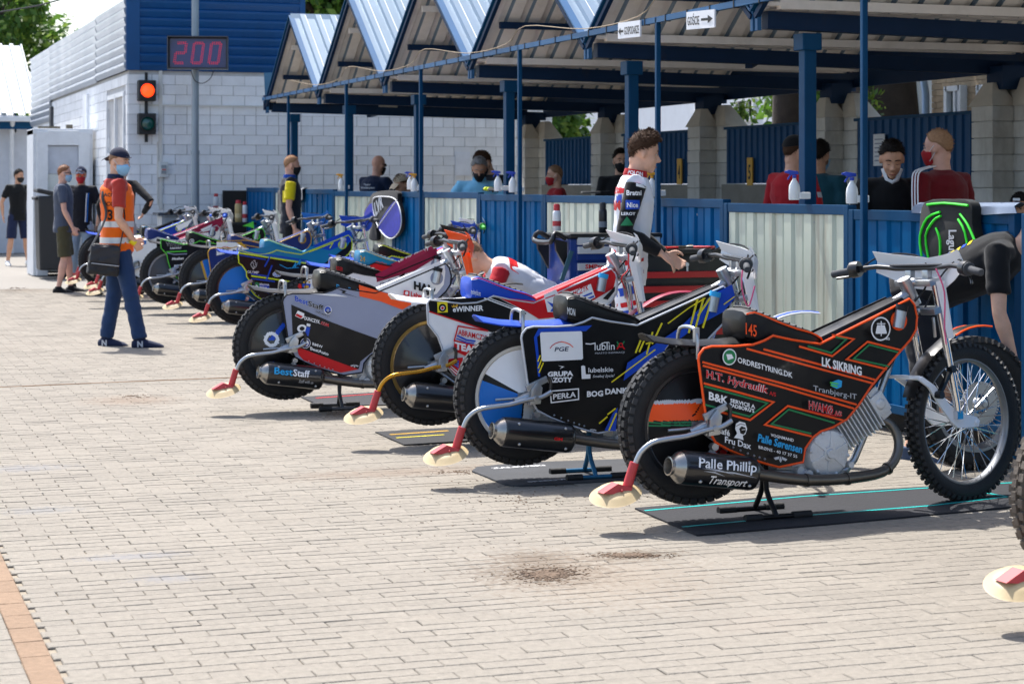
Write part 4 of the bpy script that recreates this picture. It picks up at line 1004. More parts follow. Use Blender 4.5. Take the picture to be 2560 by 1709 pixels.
def motorcycle(label, fr, base='black', edge='orange', ops=(), steer=-50, cover=None, covmats=None, rim='black', seat='black', seatedge='orange', seatops=(), tank=None, cap='silver', mud='black', fmud='black',
               arm='silver', sil=(), plate='white', link='white', grips=('dark', 'dark'), lift=0., rear=None, dusty=False, guard='white', fedge=None):
    t = thing('motorcycle', label, 'motorcycle', (fr.o.x, fr.o.y, lift), fr.k, 'speedway motorcycles in a row on the paving')
    # rear wheel > tyre, cover, hub
    rw = link_(mesh_once(('rim', rim), lambda: rim_mesh('rear', RIMS[rim])), 'rear_wheel', t, (0, 0, .407))
    link_(tyre_get('rear', dusty), 'tyre', rw); link_(G['rear_hub'], 'hub', rw)
    link_(cover_mesh(cover, covmats or [carb]) if covmats else mesh_once('cov', lambda: cover_mesh(None, [carb], 48, 6)), 'wheel_cover', rw)
    link_(G['frame'], 'frame', t)
    en = link_(G['engine'], 'engine', t); link_(G['cylinder'], 'cylinder', en); link_(G['cylinder_head'], 'cylinder_head', en)
    link_(G['exhaust_pipe'], 'exhaust_pipe', t)
    si = link_(G['silencer'], 'silencer', t); link_(G['end_cap'], 'end_cap', si); tag(link_(G['silencer_bolt'], 'bolt', si), kind='stuff'); link_(G['silencer_bracket'], 'bracket', si)
    for s in sil: sil_text(si, *s)
    am = link_(mesh_once(('arm', arm), lambda: MB().tube(G['arm'], .0115, 12).mesh('deflector_arm', M('arm_gold', '#c08a2e', .25, .85) if arm == 'gold' else alu, 50)), 'deflector_arm', t)
    link_(G['clamp'], 'clamp', am); link_(G['clamp_lever'], 'clamp_lever', am); link_(G['holder'], 'holder', am); link_(G['dirt_deflector'], 'dirt_deflector', am)
    rmud = link_(colored('rear_mudguard', paint(mud)), 'rear_mudguard', t); link_(G['hoop'], 'hoop', rmud)
    # side plates
    rp = rear or REAR_A
    outl = list(rp) + TOP_A + FRONT_A
    P3 = [onpanel(x, z) for x, z in outl]
    sp = MB().prism(P3, PN * -.006).build('side_panel', paint(base), t)
    edg = MB().tube([p for p in P3] + [P3[0], P3[1]], .0055, 6)
    edg.build('edging', paint(edge), sp, 60)
    bt = MB()
    pl = Vector((outl[0][0], 0, outl[0][1])); 
    for i in range(6):
        a, b = outl[1 if i < 3 else 0], outl[0 if i < 3 else -1]; f = (i % 3 + .5) / 3
        bt.ball(onpanel(a[0] + (b[0] - a[0]) * f, a[1] + (b[1] - a[1]) * f + .018, .002), .0055, 6)
    bt.build('bolt', alu, sp, kind='stuff')
    graphics(sp, fr, ops, lambda v, d: onpanel(v[0] if not hasattr(v, 'x') else v.x, v.z, d))
    lp = MB().prism([(p.x, -p.y, p.z) for p in P3], (-PN.x * .006, -.006, 0)).build('side_panel', paint(base), t)
    tk = link_(colored('tank', paint(tank or base), 30, bevel=.012), 'tank', t)
    link_(G['fuel_neck'], 'fuel_neck', tk); link_(colored('fuel_cap', paint(cap)), 'fuel_cap', tk)
    MB().lathe([(.027, 0), (.043, 0), (.043, .004), (.027, .004)], onpanel(.962, .825, .002), PN, 24, closed=True).build('neck_ring', paint(seatedge if seatedge != 'black' else 'grey'), tk)
    st = link_(colored('seat', [paint(seat), seatm], 35), 'seat', t); tag(link_(G['seat_ribs'], 'seat_ribbing', st), kind='stuff'); link_(colored('seat_piping', paint(seatedge)), 'piping', st)
    for s in seatops: seat_text(st, *s)
    # front end
    SM = steer_matrix(steer)
    def fpart(me, name, par=None):
        o = link_(me, name, par or t)
        if par is None: o.matrix_local = SM
        return o
    fo = fpart(G['yoke'], 'fork')
    for s in ('-1', '1'): fpart(G['leg' + s], 'fork_leg', fo); fpart(colored('link' + s, wht_p if link == 'white' else alu, 30), 'link', fo)
    fpart(colored('bridge', wht_p if link == 'white' else alu, 30), 'link_bridge', fo); fpart(G['link_strut'], 'link_strut', fo)
    hb = fpart(G['handlebar'], 'handlebar')
    for nm, c in (('grip_r', grips[0]), ('grip_l', grips[1])): fpart(colored(nm, {'dark': blk_r, 'green': M('grip_green', '#3fae3c', .6), 'blue': M('grip_blue', '#1b58c8', .6)}[c]), 'grip', hb)
    fpart(G['clutch'], 'clutch_lever', hb); fpart(G['throttle'], 'throttle_housing', hb); fpart(G['cable1'], 'cable', hb); fpart(G['cable2'], 'cable', hb)
    if plate: fpart(colored('handlebar_cover', paint(plate), 30), 'handlebar_cover')
    if guard: fpart(colored('fork_guard', paint(guard), 30), 'fork_guard', fo)
    fm = fpart(colored('front_mudguard', paint(fmud), 40), 'front_mudguard')
    if fedge: fpart(colored('fmud_edge', paint(fedge), 60), 'edging', fm)
    fw = link_(mesh_once('frim', lambda: rim_mesh('front', M('rim_dull', '#7d8084', .4, .9, var=.1))), 'front_wheel', t)
    fw.matrix_local = SM @ Matrix.Translation((1.40, 0, .355 - lift)) @ Matrix.Rotation(.3, 4, 'Y')
    link_(tyre_get('front', dusty), 'tyre', fw); tag(link_(G['spokes'], 'spokes', fw), kind='stuff'); link_(G['front_hub'], 'hub', fw)
    return t
def link_(me, name, par, loc=None):
    return link(name, me, par, loc)
# ------------------------------------------------------------------ the fourteen machines of the row, nearest first
def stand(fr, col, label, x=.34, feet='rubber_black'):
    t = thing('paddock_stand', label, 'stand', (fr.o.x, fr.o.y, 0), fr.k, 'paddock stands under the motorcycles')
    m = M('stand_' + col, {'steel': '#4a4b4e', 'blue': '#2f6f96', 'dark': '#1c1d20'}[col], .35, .6)
    f = M('stand_foot', '#1a1a1b', .7, bump=.2)
    u = MB().box((x, 0, .235), (.05, .09, .012)).build('cradle', m, t)
    MB().tube(smoothpts([(x, -.03, .235), (x, -.035, .12), (x, -.10, .04), (x, -.115, .018)], 3), .012, 8).build('upright', m, t, 50)
    MB().tube(smoothpts([(x + .02, .03, .235), (x + .02, .035, .12), (x + .03, .10, .04), (x + .03, .115, .018)], 3), .012, 8).build('upright', m, t, 50)
    for y in (-.115, .115):
        b = MB().tube([(x - .13, y, .017), (x + .15, y, .017)], .011, 10).build('foot', m, t, 50)
        MB().tube([(x - .15, y, .018), (x - .07, y, .018)], .0165, 10).build('foot_sleeve', f, b, 50)
        MB().tube([(x + .08, y, .018), (x + .17, y, .018)], .0165, 10).build('foot_sleeve', f, b, 50)
def mat(label, px, col, stripes=(), texts=(), z=.007):
    P = [onZ(*p) for p in px]
    P = [Vector((p.x, p.y, .0012)) for p in P]
    m = MB().prism(P, (0, 0, z)).build('floor_mat', M('mat_' + col, {'dark': '#1b1c22', 'black': '#18191c', 'grey': '#37393d'}[col], .85, var=.25, vs=5, bump=.3, bs=60), label=label, cat='mat', group='mats under the motorcycles')
    for pts, w, c in stripes:
        Q = [onZ(*p) for p in pts]; vs, fs = stroke([(q.x, q.y) for q in Q], w)
        MB().add([(v.x, v.y, .0098) for v in vs], fs).build('stripe', paint(c), m)
    for txt, a, b, h, c in texts:
        A, B_ = onZ(*a), onZ(*b); U = B_ - A; V = Vector((-U.y, U.x, 0)).normalized() * h
        W, F = word(txt, .04)
        MB().add([A + U * x + V * y + Vector((0, 0, .0099)) for x, y in W], F).build('lettering', paint(c), m)
# --- nearest: black and orange
FA = Frame(3.453, 7.651, 4)
def covA(x, z):
    # orange band, green lines and red flash printed on the wheel cover
    if x < .13 and .028 < z < .098: return 1 if not (abs(x + .02 - (z - .06) * .9) < .004 or abs(x - .075 - (z - .06) * .9) < .004) else 0
    if .098 <= z < .112: return 2
    if x < .13 and (.018 < z < .024 or .006 < z < .013): return 3
    if x > -.02 and -.24 < z < -.06 and abs(x - .08 - (z + .14) * .75) < .05: return 4 if abs(x - .085 - (z + .14) * .75) > .005 else 0
    return 0
opsA = [
 ('L', '4', 'orange', .0085, [(815, 585), (1130, 672), (1453, 760)]), ('L', '4', 'orange', .0085, [(900, 588), (1180, 664), (1462, 742)]),
 ('L', '4', 'orange', .0085, [(592, 652), (985, 757), (1368, 866)]), ('L', '4', 'orange', .0085, [(594, 670), (985, 776), (1355, 886)]),
 ('L', '4', 'orange', .0085, [(598, 758), (770, 803), (950, 853), (832, 943), (685, 903)]), ('L', '4', 'green', .0075, [(600, 773), (770, 818), (918, 858), (828, 925), (605, 866)]),
 ('L', '4', 'orange', .0085, [(1300, 945), (1020, 872), (905, 966), (1140, 1025)]), ('L', '4', 'green', .0075, [(1255, 957), (1024, 890), (938, 963), (1138, 1011)]),
 ('L', '4', 'orange', .0085, [(1588, 592), (1420, 550), (1315, 638), (1517, 688)]), ('L', '4', 'green', .0075, [(1572, 603), (1428, 565), (1350, 635), (1528, 674)]),
 ('L', '4', 'orange', .0085, [(1075, 573), (1242, 622), (1350, 537), (1240, 515)]), ('L', '4', 'green', .0075, [(1118, 572), (1237, 606), (1312, 537), (1258, 527)]),
 ('C', '4', 'white', (725, 626), 35), ('C', '4', 'green', (725, 626), 30), ('P', '4', 'white', [(708, 612), (735, 612), (745, 632), (716, 642)]),
 ('T', '4', 'ORDRESTYRING.DK', (765, 653), (1040, 731), 28, 'white', .02),
 ('T', '4', 'H.T.', (607, 728), (698, 752), 38, 'red', .03, 'white'), ('T', '4', 'Hydraulik', (712, 756), (915, 808), 38, 'red', .02, 'white', .2), ('T', '4', 'A/S', (922, 815), (955, 824), 20, 'red', .02),
 ('T', '4', 'B&K', (618, 838), (715, 864), 40, 'white', .03), ('T', '4', 'SERVICE A', (725, 851), (850, 884), 19, 'white', .03), ('T', '4', 'PADBORG’S', (722, 874), (845, 905), 19, 'white', .03),
 ('T', '4', 'Café', (653, 1002), (722, 1022), 30, 'white', .02), ('T', '4', 'Fru Dax', (697, 1053), (828, 1088), 32, 'white', .02),
 ('P', '4', 'white', [(748, 985), (752, 960), (770, 948), (798, 955), (808, 985), (800, 1012), (786, 1020), (790, 1042), (765, 1034), (742, 1030), (758, 1008)]),
 ('P', '4', 'black', [(768, 985), (780, 972), (800, 980), (801, 1000), (790, 1014), (774, 1008)]), ('L', '4', 'black', .0022, [(752, 972), (775, 960), (798, 966)]), ('L', '4', 'white', .0025, [(780, 990), (797, 988)]),
 ('T', '4', 'VOGNMAND', (925, 1022), (1040, 1050), 15, 'white', .02), ('T', '4', 'Palle Sørensen', (858, 1046), (1080, 1107), 40, 'cyan', .03, None, .2), ('T', '4', 'BRØNS - 40 17 37 55', (863, 1083), (1057, 1131), 16, 'white', .01),
 ('T', '4', 'LK SIKRING', (1180, 668), (1380, 718), 44, 'white', .035),
 ('T', '4', 'Tranbjerg-IT', (1137, 793), (1355, 838), 28, 'silver', .0), ('P', '4', 'cyan', [(1225, 752), (1262, 738), (1281, 745), (1278, 775), (1255, 785), (1228, 772)]), ('L', '4', 'lime', .006, [(1222, 765), (1258, 774)]), ('L', '4', 'lime', .006, [(1220, 753), (1262, 760)]),
 ('T', '4', 'HVAMØ', (1112, 883), (1235, 912), 42, 'red', .02, 'white'), ('T', '4', 'A/S', (1240, 914), (1278, 922), 24, 'red', .02, 'white'), ('L', '4', 'red', .0045, [(1105, 890), (1180, 910), (1272, 921)]),
 ('T', '4', 'KOLDING', (1443, 534), (1516, 540), 13, 'white', .03), ('C', '4', 'white', (1471, 484), 49), ('C', '4', 'black', (1471, 484), 43), ('P', '4', 'white', [(1445, 500), (1452, 465), (1490, 465), (1500, 500), (1500, 508), (1445, 508)]), ('L', '4', 'black', .003, [(1470, 462), (1472, 508)]), ('L', '4', 'white', .004, [(1450, 458), (1492, 458)]), ('L', '4', 'white', .005, [(1471, 445), (1471, 520)]),
 ('W', '4', 'silver', (932, 1140), (1000, 1148)),
]
motorcycle('nearest motorcycle, black and orange side panels lettered ORDRESTYRING.DK, white front guard', FA, 'black', 'orange', opsA, 13, covA, [paint('black'), paint('orange'), paint('silver'), paint('green'), paint('red')], 'black', 'black', 'orange',
  [('145', .190, .243, .79, .05, 'orange')], 'black', 'black', 'black', 'black', 'silver', [('Palle Phillip', .14, .9, .18, .60, 'white', .012, .2), ('Transport', .30, .80, -.78, .56, 'white', .012, .2)], fedge='orange')
G_sil = [t for t in bpy.data.objects if t.name == 'silencer'][0]
for a, b, v in ((.18, .62, .02), (.30, .92, -.05), (.2, .5, -.12)):
    P = [sil_wrap(a, v + .1), sil_wrap((a + b) / 2, v + .12), sil_wrap(b, v - .1), sil_wrap((a + b) / 2, v + .04)]
    MB().add(P, [(0, 1, 2, 3)]).build('stripe', paint('silver'), G_sil)
stand(FA, 'dark', 'dark steel paddock stand under the nearest black and orange motorcycle')
mat('long dark floor mat with turquoise stripes under the nearest motorcycle', [(1587, 1273), (1742, 1340), (2150, 1306), (2720, 1252), (2720, 1196), (2040, 1235)], 'dark',
    [([(1612, 1281), (1800, 1264), (2010, 1245), (2300, 1225), (2700, 1200)], .018, 'mint'), ([(1705, 1322), (1990, 1295), (2330, 1268), (2500, 1248), (2700, 1232)], .018, 'mint'), ([(2440, 1232), (2520, 1246), (2680, 1262)], .02, 'mint')])
# --- second: white wheel, PGE, lublin
FB = Frame(3.167, 9.0, 0)
def covB(x, z):
    a = math.degrees(atan2(z, x)) % 360
    if a < 12 or a > 282: return 0
    if 150 < a < 282 and not (x > -.012): return 1 if a > 158 and x < -.02 else 2
    return 0
opsB = [
 ('P', '3', 'blue', [(622, 415), (655, 352), (1045, 328), (1000, 370), (690, 376), (645, 412), (658, 560), (668, 700), (652, 700), (640, 560)]),
 ('L', '3', 'yellow', .006, [(650, 590), (668, 545)]), ('L', '3', 'yellow', .006, [(653, 640), (682, 560)]), ('L', '3', 'yellow', .006, [(658, 672), (690, 598)]),
 ('P', '3', 'white', [(672, 378), (962, 370), (971, 378), (977, 568), (968, 576), (688, 589), (678, 582), (665, 390)]),
 ('T', '3', 'PGE', (770, 517), (868, 513), 32, 'deep', .02, None, .25), ('L', '3', 'red', .004, [(737, 495), (752, 475), (775, 459), (800, 450), (826, 446)]), ('L', '3', 'orange', .004, [(818, 446), (848, 452), (880, 464), (905, 486)]),
 ('T', '3', 'lublin', (1060, 508), (1205, 504), 58, 'white', .0), ('L', '3', 'white', .005, [(994, 460), (1030, 463), (1066, 455)]), ('L', '3', 'white', .004, [(1095, 470), (1130, 452), (1165, 450)]), ('T', '3', 'MIASTO INSPIRACJI', (1062, 536), (1275, 528), 13, 'silver', .0),
 ('L', '3', 'green', .007, [(1220, 445), (1230, 462), (1262, 462), (1274, 442)]), ('L', '3', 'green', .006, [(1220, 470), (1228, 485)]), ('L', '3', 'red', .007, [(1220, 500), (1232, 482), (1262, 482), (1275, 500)]), ('C', '3', 'red', (1247, 470), 16), ('C', '3', 'black', (1247, 470), 8),
 ('T', '3', 'GRUPA', (716, 697), (901, 690), 34, 'white', .05), ('T', '3', 'AZOTY', (718, 740), (895, 735), 34, 'white', .05), ('P', '3', 'white', [(790, 617), (836, 626), (802, 644), (818, 628)]),
 ('P', '3', 'white', [(958, 622), (972, 617), (986, 622), (991, 682), (1025, 680), (1025, 712), (962, 714)]), ('T', '3', 'lubelskie', (1010, 668), (1190, 661), 36, 'white', .01), ('T', '3', 'Smakuj życie!', (1040, 705), (1195, 699), 20, 'white', .0, None, .3),
 ('L', '3', 'white', .006, [(733, 803), (937, 786), (938, 862), (740, 886)], True), ('T', '3', 'PERŁA', (753, 863), (918, 844), 40, 'white', .02), ('T', '3', 'BOG', (998, 843), (1115, 837), 40, 'white', .04), ('T', '3', 'DANKA', (1130, 825), (1330, 812), 40, 'white', .04),
 ('P', '4', 'blue', [(190, 745), (210, 655), (470, 480), (660, 300), (735, 262), (752, 330), (690, 400), (560, 470), (400, 590)]), ('L', '4', 'yellow', .006, [(130, 752), (350, 588)]), ('L', '4', 'yellow', .006, [(412, 458), (520, 378), (600, 330)]),
 ('L', '4', 'yellow', .009, [(250, 605), (276, 540)]), ('L', '4', 'yellow', .009, [(268, 600), (300, 528)]), ('L', '4', 'yellow', .009, [(305, 612), (335, 500)]), ('L', '4', 'yellow', .009, [(332, 560), (382, 455)]), ('L', '4', 'yellow', .007, [(300, 560), (345, 545)]),
 ('L', '4', 'yellow', .011, [(515, 505), (560, 335)]), ('L', '4', 'yellow', .011, [(545, 495), (590, 330)]), ('L', '4', 'yellow', .010, [(560, 420), (622, 330)]), ('L', '4', 'yellow', .011, [(585, 480), (640, 305)]), ('L', '4', 'yellow', .005, [(690, 362), (745, 322)]),
 ('P', '3', 'blue', [(1120, 1085), (1180, 960), (1215, 920), (1200, 1090)]), ('L', '3', 'yellow', .007, [(1080, 1035), (1140, 985)]), ('L', '3', 'yellow', .007, [(1140, 970), (1200, 925)]), ('L', '3', 'yellow', .008, [(1150, 1085), (1205, 960)]),
 ('W', '3', 'silver', (1010, 1085), (1060, 1092))]
motorcycle('motorcycle with white and blue rear wheel cover and PGE and lublin lettering on black panels', FB, 'black', 'silver', opsB, -7, covB, [paint('white'), paint('skyblue'), paint('black')], 'white', 'black', 'black',
  [('MON', .192, .232, .80, .035, 'white')], 'black', 'cyan', 'blue', 'blue', 'silver', [('GM', .66, .78, -.14, .2, 'red', .04)], fedge='white')
stand(FB, 'blue', 'blue paddock stand with wrapped feet under the white wheeled motorcycle')
mat('grey floor mat with white lettering under the white wheeled motorcycle', [(1180, 1180), (1192, 1170), (1290, 1160), (1560, 1150), (1700, 1195), (1300, 1217), (1262, 1214), (1230, 1200)], 'grey', [], [('ZALEWSKI', (1232, 1176), (1365, 1168), .035, 'white'), ('SPEEDWAY', (1322, 1210), (1462, 1200), .03, 'silver')])
# --- third: red tank, Abramczyk
FC = Frame(3.153, 10.44, 0)
opsC = [
 ('P', '5', 'black', [(532, 515), (560, 505), (1075, 490), (1305, 612), (1200, 820), (985, 750), (545, 602)]), ('L', '5', 'red', .007, [(540, 603), (760, 675), (1000, 752)]),
 ('P', '5', 'red', [(1085, 492), (1375, 520), (1590, 425), (1985, 268), (2005, 330), (1985, 420), (1750, 560), (1600, 640), (1400, 660), (1310, 605)]), ('L', '5', 'white', .006, [(970, 497), (1190, 580), (1320, 640)]), ('L', '5', 'white', .004, [(1010, 497), (1220, 575), (1330, 625)]),
 ('T', '5', 'eWINNER', (725, 606), (964, 594), 42, 'white', .03), ('P', '5', 'gold', [(712, 552), (722, 562), (732, 546), (742, 560), (755, 545), (765, 545), (762, 566), (722, 572)]),
 ('P', '5', 'yellow', [(602, 528), (682, 526), (685, 609), (605, 612)]), ('C', '5', 'black', (643, 574), 30), ('C', '5', 'white', (643, 575), 16), ('C', '5', 'red', (643, 575), 11),
 ('L', '5', 'red', .008, [(1000, 755), (765, 716), (735, 830), (900, 870)]), ('T', '5', 'ABRAMCZYK', (765, 783), (1010, 838), 44, 'red', .02), ('L', '5', 'blue', .009, [(755, 790), (830, 825), (900, 835)]), ('L', '5', 'blue', .006, [(750, 812), (830, 845), (890, 850)]),
 ('P', '5', 'red', [(735, 838), (900, 870), (900, 960), (820, 950), (725, 905)]), ('T', '5', 'TEAM', (738, 893), (930, 938), 55, 'white', .05), ('P', '5', 'red', [(680, 975), (800, 960), (800, 1120), (745, 1100), (690, 1040)]), ('P', '5', 'blue', [(710, 985), (770, 985), (765, 1045), (715, 1010)]), ('L', '5', 'white', .005, [(695, 1020), (760, 1075)]), ('L', '5', 'white', .005, [(700, 1045), (755, 1095)]), ('L', '5', 'silver', .002, [(712, 1000), (766, 1010)]), ('L', '5', 'silver', .002, [(712, 1012), (766, 1028)]),
 ('P', '5', 'white', [(1575, 470), (1800, 385), (1835, 490), (1610, 592)]), ('T', '5', 'ABRAMCZYK', (1570, 535), (1783, 430), 48, 'red', .02), ('L', '5', 'blue', .009, [(1600, 562), (1700, 500), (1810, 455)]), ('L', '5', 'blue', .009, [(1615, 580), (1720, 525), (1825, 480)]),
 ('P', '5', 'white', [(1430, 468), (1525, 425), (1600, 605), (1460, 605)]), ('P', '5', 'blue', [(1455, 520), (1500, 540), (1530, 500), (1560, 560), (1585, 605), (1480, 600), (1500, 570)]), ('L', '5', 'red', .006, [(1440, 500), (1520, 470)]),
 ('P', '5', 'black', [(1890, 500), (1990, 400), (1985, 440), (1930, 510)])]
rearC = xz(tr(FC, '5', [(800, 1120), (735, 1100), (690, 1040), (668, 985), (640, 880), (610, 800), (560, 735), (533, 700), (527, 600), (527, 540), (545, 512)]))
motorcycle('motorcycle with red tank and white panel lettered eWINNER, gold rear rim', FC, 'white', 'silver', opsC, -4, None, None, 'gold', 'blue', 'red', [('speedwayclub.com', .190, .245, .795, .03, 'white')], 'red', 'cyan', 'white', 'maroon', 'gold', (), lift=.03, rear=rearC)
stand(FC, 'dark', 'dark paddock stand under the red tanked motorcycle')
mat('black floor mat with yellow stars under the red tanked motorcycle', [(938, 1082), (1010, 1114), (1240, 1100), (1190, 1068)], 'black', [([(975, 1090), (1120, 1080)], .03, 'gold'), ([(990, 1098), (1110, 1090)], .02, 'yellow')])
# --- fourth: grey, BestStaff
FD = Frame(2.75, 12.27, 0)
opsD = [
 ('P', '6', 'black', [(775, 335), (1190, 515), (1420, 600), (1700, 700), (1640, 800), (1490, 920), (1470, 1000), (1340, 960), (838, 770), (790, 650)]), ('P', '5', 'white', [(125, 385), (620, 165), (660, 190), (668, 250), (655, 350), (600, 420), (430, 490), (300, 440)]),
 ('P', '5', 'orange', [(-10, 350), (130, 395), (310, 445), (425, 490), (330, 545), (160, 480), (-5, 440)]), ('P', '6', 'red', [(832, 770), (1340, 955), (1470, 1000), (1290, 1035), (1100, 985), (900, 905), (850, 850)]),
 ('P', '6', 'black', [(1235, 165), (1345, 195), (1320, 215), (1500, 272), (1290, 215), (1310, 200)]), ('P', '6', 'white', [(960, 222), (1230, 225), (1360, 255), (1180, 245)]), ('P', '6', 'grey', [(780, 318), (960, 392), (800, 345)]),
 ('T', '6', 'Best', (812, 295), (945, 341), 54, 'blue', .03, 'white'), ('T', '6', 'Staff', (950, 345), (1105, 396), 54, 'black', .02, 'white'), ('C', '6', 'white', (1150, 392), 40), ('C', '6', 'blue', (1148, 388), 32), ('C', '6', 'grey', (1150, 394), 16), ('L', '6', 'black', .008, [(1130, 405), (1150, 422), (1180, 405)]), ('T', '6', 'Staff with us.', (1022, 412), (1168, 465), 20, 'black', .02, 'white'),
 ('P', '6', 'white', [(808, 450), (838, 395), (905, 425), (900, 470), (870, 480)]), ('P', '6', 'red', [(812, 445), (828, 425), (890, 455), (870, 476)]), ('T', '6', 'DUNCZYK', (905, 487), (1066, 532), 36, 'white', .03), ('T', '6', '.COM', (1070, 533), (1155, 563), 32, 'red', .03, 'white'),
 ('C', '6', 'white', (880, 580), 50, .8), ('C', '6', 'black', (880, 580), 26, .8), ('P', '6', 'blue', [(925, 560), (965, 570), (945, 660), (905, 640)]), ('P', '6', 'white', [(930, 525), (968, 535), (962, 562), (925, 552)]),
 ('C', '6', 'white', (915, 730), 52), ('C', '6', 'navy', (915, 730), 47), ('C', '6', 'white', (915, 730), 33), ('P', '6', 'blue', [(915, 730), (915, 700), (888, 722)]), ('P', '6', 'blue', [(915, 730), (942, 738), (918, 760)]), ('T', '6', 'BMW', (985, 750), (1090, 783), 30, 'white', .02), ('T', '6', 'BestAuto', (963, 797), (1150, 858), 34, 'white', .02),
 ('T', '5', 'HAJ', (413, 380), (540, 412), 60, 'black', .06), ('P', '5', 'black', [(548, 412), (580, 370), (582, 390), (560, 422)]), ('T', '5', 'Lajwo', (390, 440), (495, 458), 40, 'red', .04), ('P', '5', 'red', [(335, 390), (380, 398), (376, 440), (330, 430)]), ('C', '5', 'white', (356, 414), 13), ('W', '6', 'silver', (1372, 972), (1460, 976))]
rearD = xz(tr(FD, '6', [(1130, 985), (1000, 940), (900, 905), (850, 850), (820, 770), (785, 650), (772, 450), (765, 280), (785, 235)]))
def covD(x, z): return 1 if ((x + .1) ** 2 + (z - .05) ** 2 < .0022 and (x + .1) ** 2 + (z - .05) ** 2 > .0007) else 2 if (abs(x + .065 - (z - .09) * .9) < .018 and .045 < z < .15) or (abs(x + .09 + (z + .12) * .5) < .02 and -.17 < z < -.09) else 0
motorcycle('motorcycle with grey and black panels lettered BestStaff and white tank', FD, 'grey', 'black', opsD, -2, covD, [carb, paint('white'), paint('blue')], 'black', 'black', 'black', [('BestStaff', .30, .45, .765, .035, 'cyan')], 'white', 'black', 'black', 'black', 'silver',
  [('Best', .10, .42, .05, .62, 'cyan', .02), ('Staff', .43, .72, .05, .62, 'white', .02), ('Staff with us', .55, .80, -.5, .3, 'silver', .0)], plate='orange', guard='orange')
stand(FD, 'steel', 'steel paddock stand under the grey BestStaff lettered motorcycle')
mat('dark floor mat with red lettering under the grey motorcycle', [(752, 994), (812, 1021), (1000, 1012), (985, 980)], 'dark', [([(790, 998), (955, 986)], .03, 'red')])
# --- behind it, three more close together
FD2 = Frame(3.38, 14.35, 0)
P8 = lambda *a: a
opsD2 = [('P', '5', 'maroon', [(130, 330), (130, 280), (500, 90), (600, 60), (610, 130), (430, 240)]), ('P', '5', 'crimson', [(120, 270), (500, 75), (520, 95), (130, 310)]), ('P', '6', 'blue', [(890, 120), (975, 120), (970, 160), (930, 175), (890, 150)]), ('C', '6', 'gold', (932, 152), 26, .6), ('C', '6', 'gold', (932, 95), 9), ('C', '6', 'gold', (905, 105), 9), ('C', '6', 'gold', (960, 103), 9),
 ('P', '6', 'red', [(840, 150), (852, 120), (872, 122), (885, 160), (860, 172)]), ('P', '6', 'silver', [(985, 125), (1010, 118), (1045, 135), (1030, 170), (1000, 165)]), ('P', '6', 'black', [(1085, 130), (1110, 115), (1150, 130), (1140, 165), (1110, 170)]), ('T', '6', 'La', (1150, 148), (1200, 142), 28, 'red', .02), ('T', '5', 'DuStal', (150, 365), (275, 325), 30, 'black', .0, None, .3), ('P', '5', 'black', [(300, 285), (330, 268), (352, 255), (345, 275), (320, 290)])]
motorcycle('motorcycle with crested white panel and maroon and white tank half hidden behind the grey one', FD2, 'white', 'black', opsD2, 3, None, None, 'black', 'black', 'black', [('RIDER', .190, .24, .80, .03, 'red')], 'white', 'black', 'black', 'black', 'silver', plate='black', guard=None)
FD3 = Frame(4.02, 16.1, 0)
motorcycle('motorcycle with red tank lettered VILZIK SPORT and blue rear mudguard', FD3, 'red', 'black', [('P', '5', 'crimson', [(230, 250), (240, 190), (560, 45), (590, 90), (560, 140), (300, 230)]), ('T', '5', 'VILZIK SPORT', (295, 185), (540, 78), 26, 'white', .02)], 5, None, None, 'black', 'teal', 'gold', [('24', .19, .235, .80, .045, 'gold'), ('racing', .33, .42, .775, .03, 'orange')], 'crimson', 'black', 'blue', 'blue', 'silver', plate='blue')
FD4 = Frame(4.60, 17.65, 0)
motorcycle('motorcycle with black seat numbered 178 and green handlebar grip', FD4, 'blue', 'neon', [], 8, None, None, 'black', 'black', 'neon', [('#178', .33, .47, .745, .05, 'neon')], 'blue', 'silver', 'blue', 'blue', 'silver', grips=('green', 'blue'))
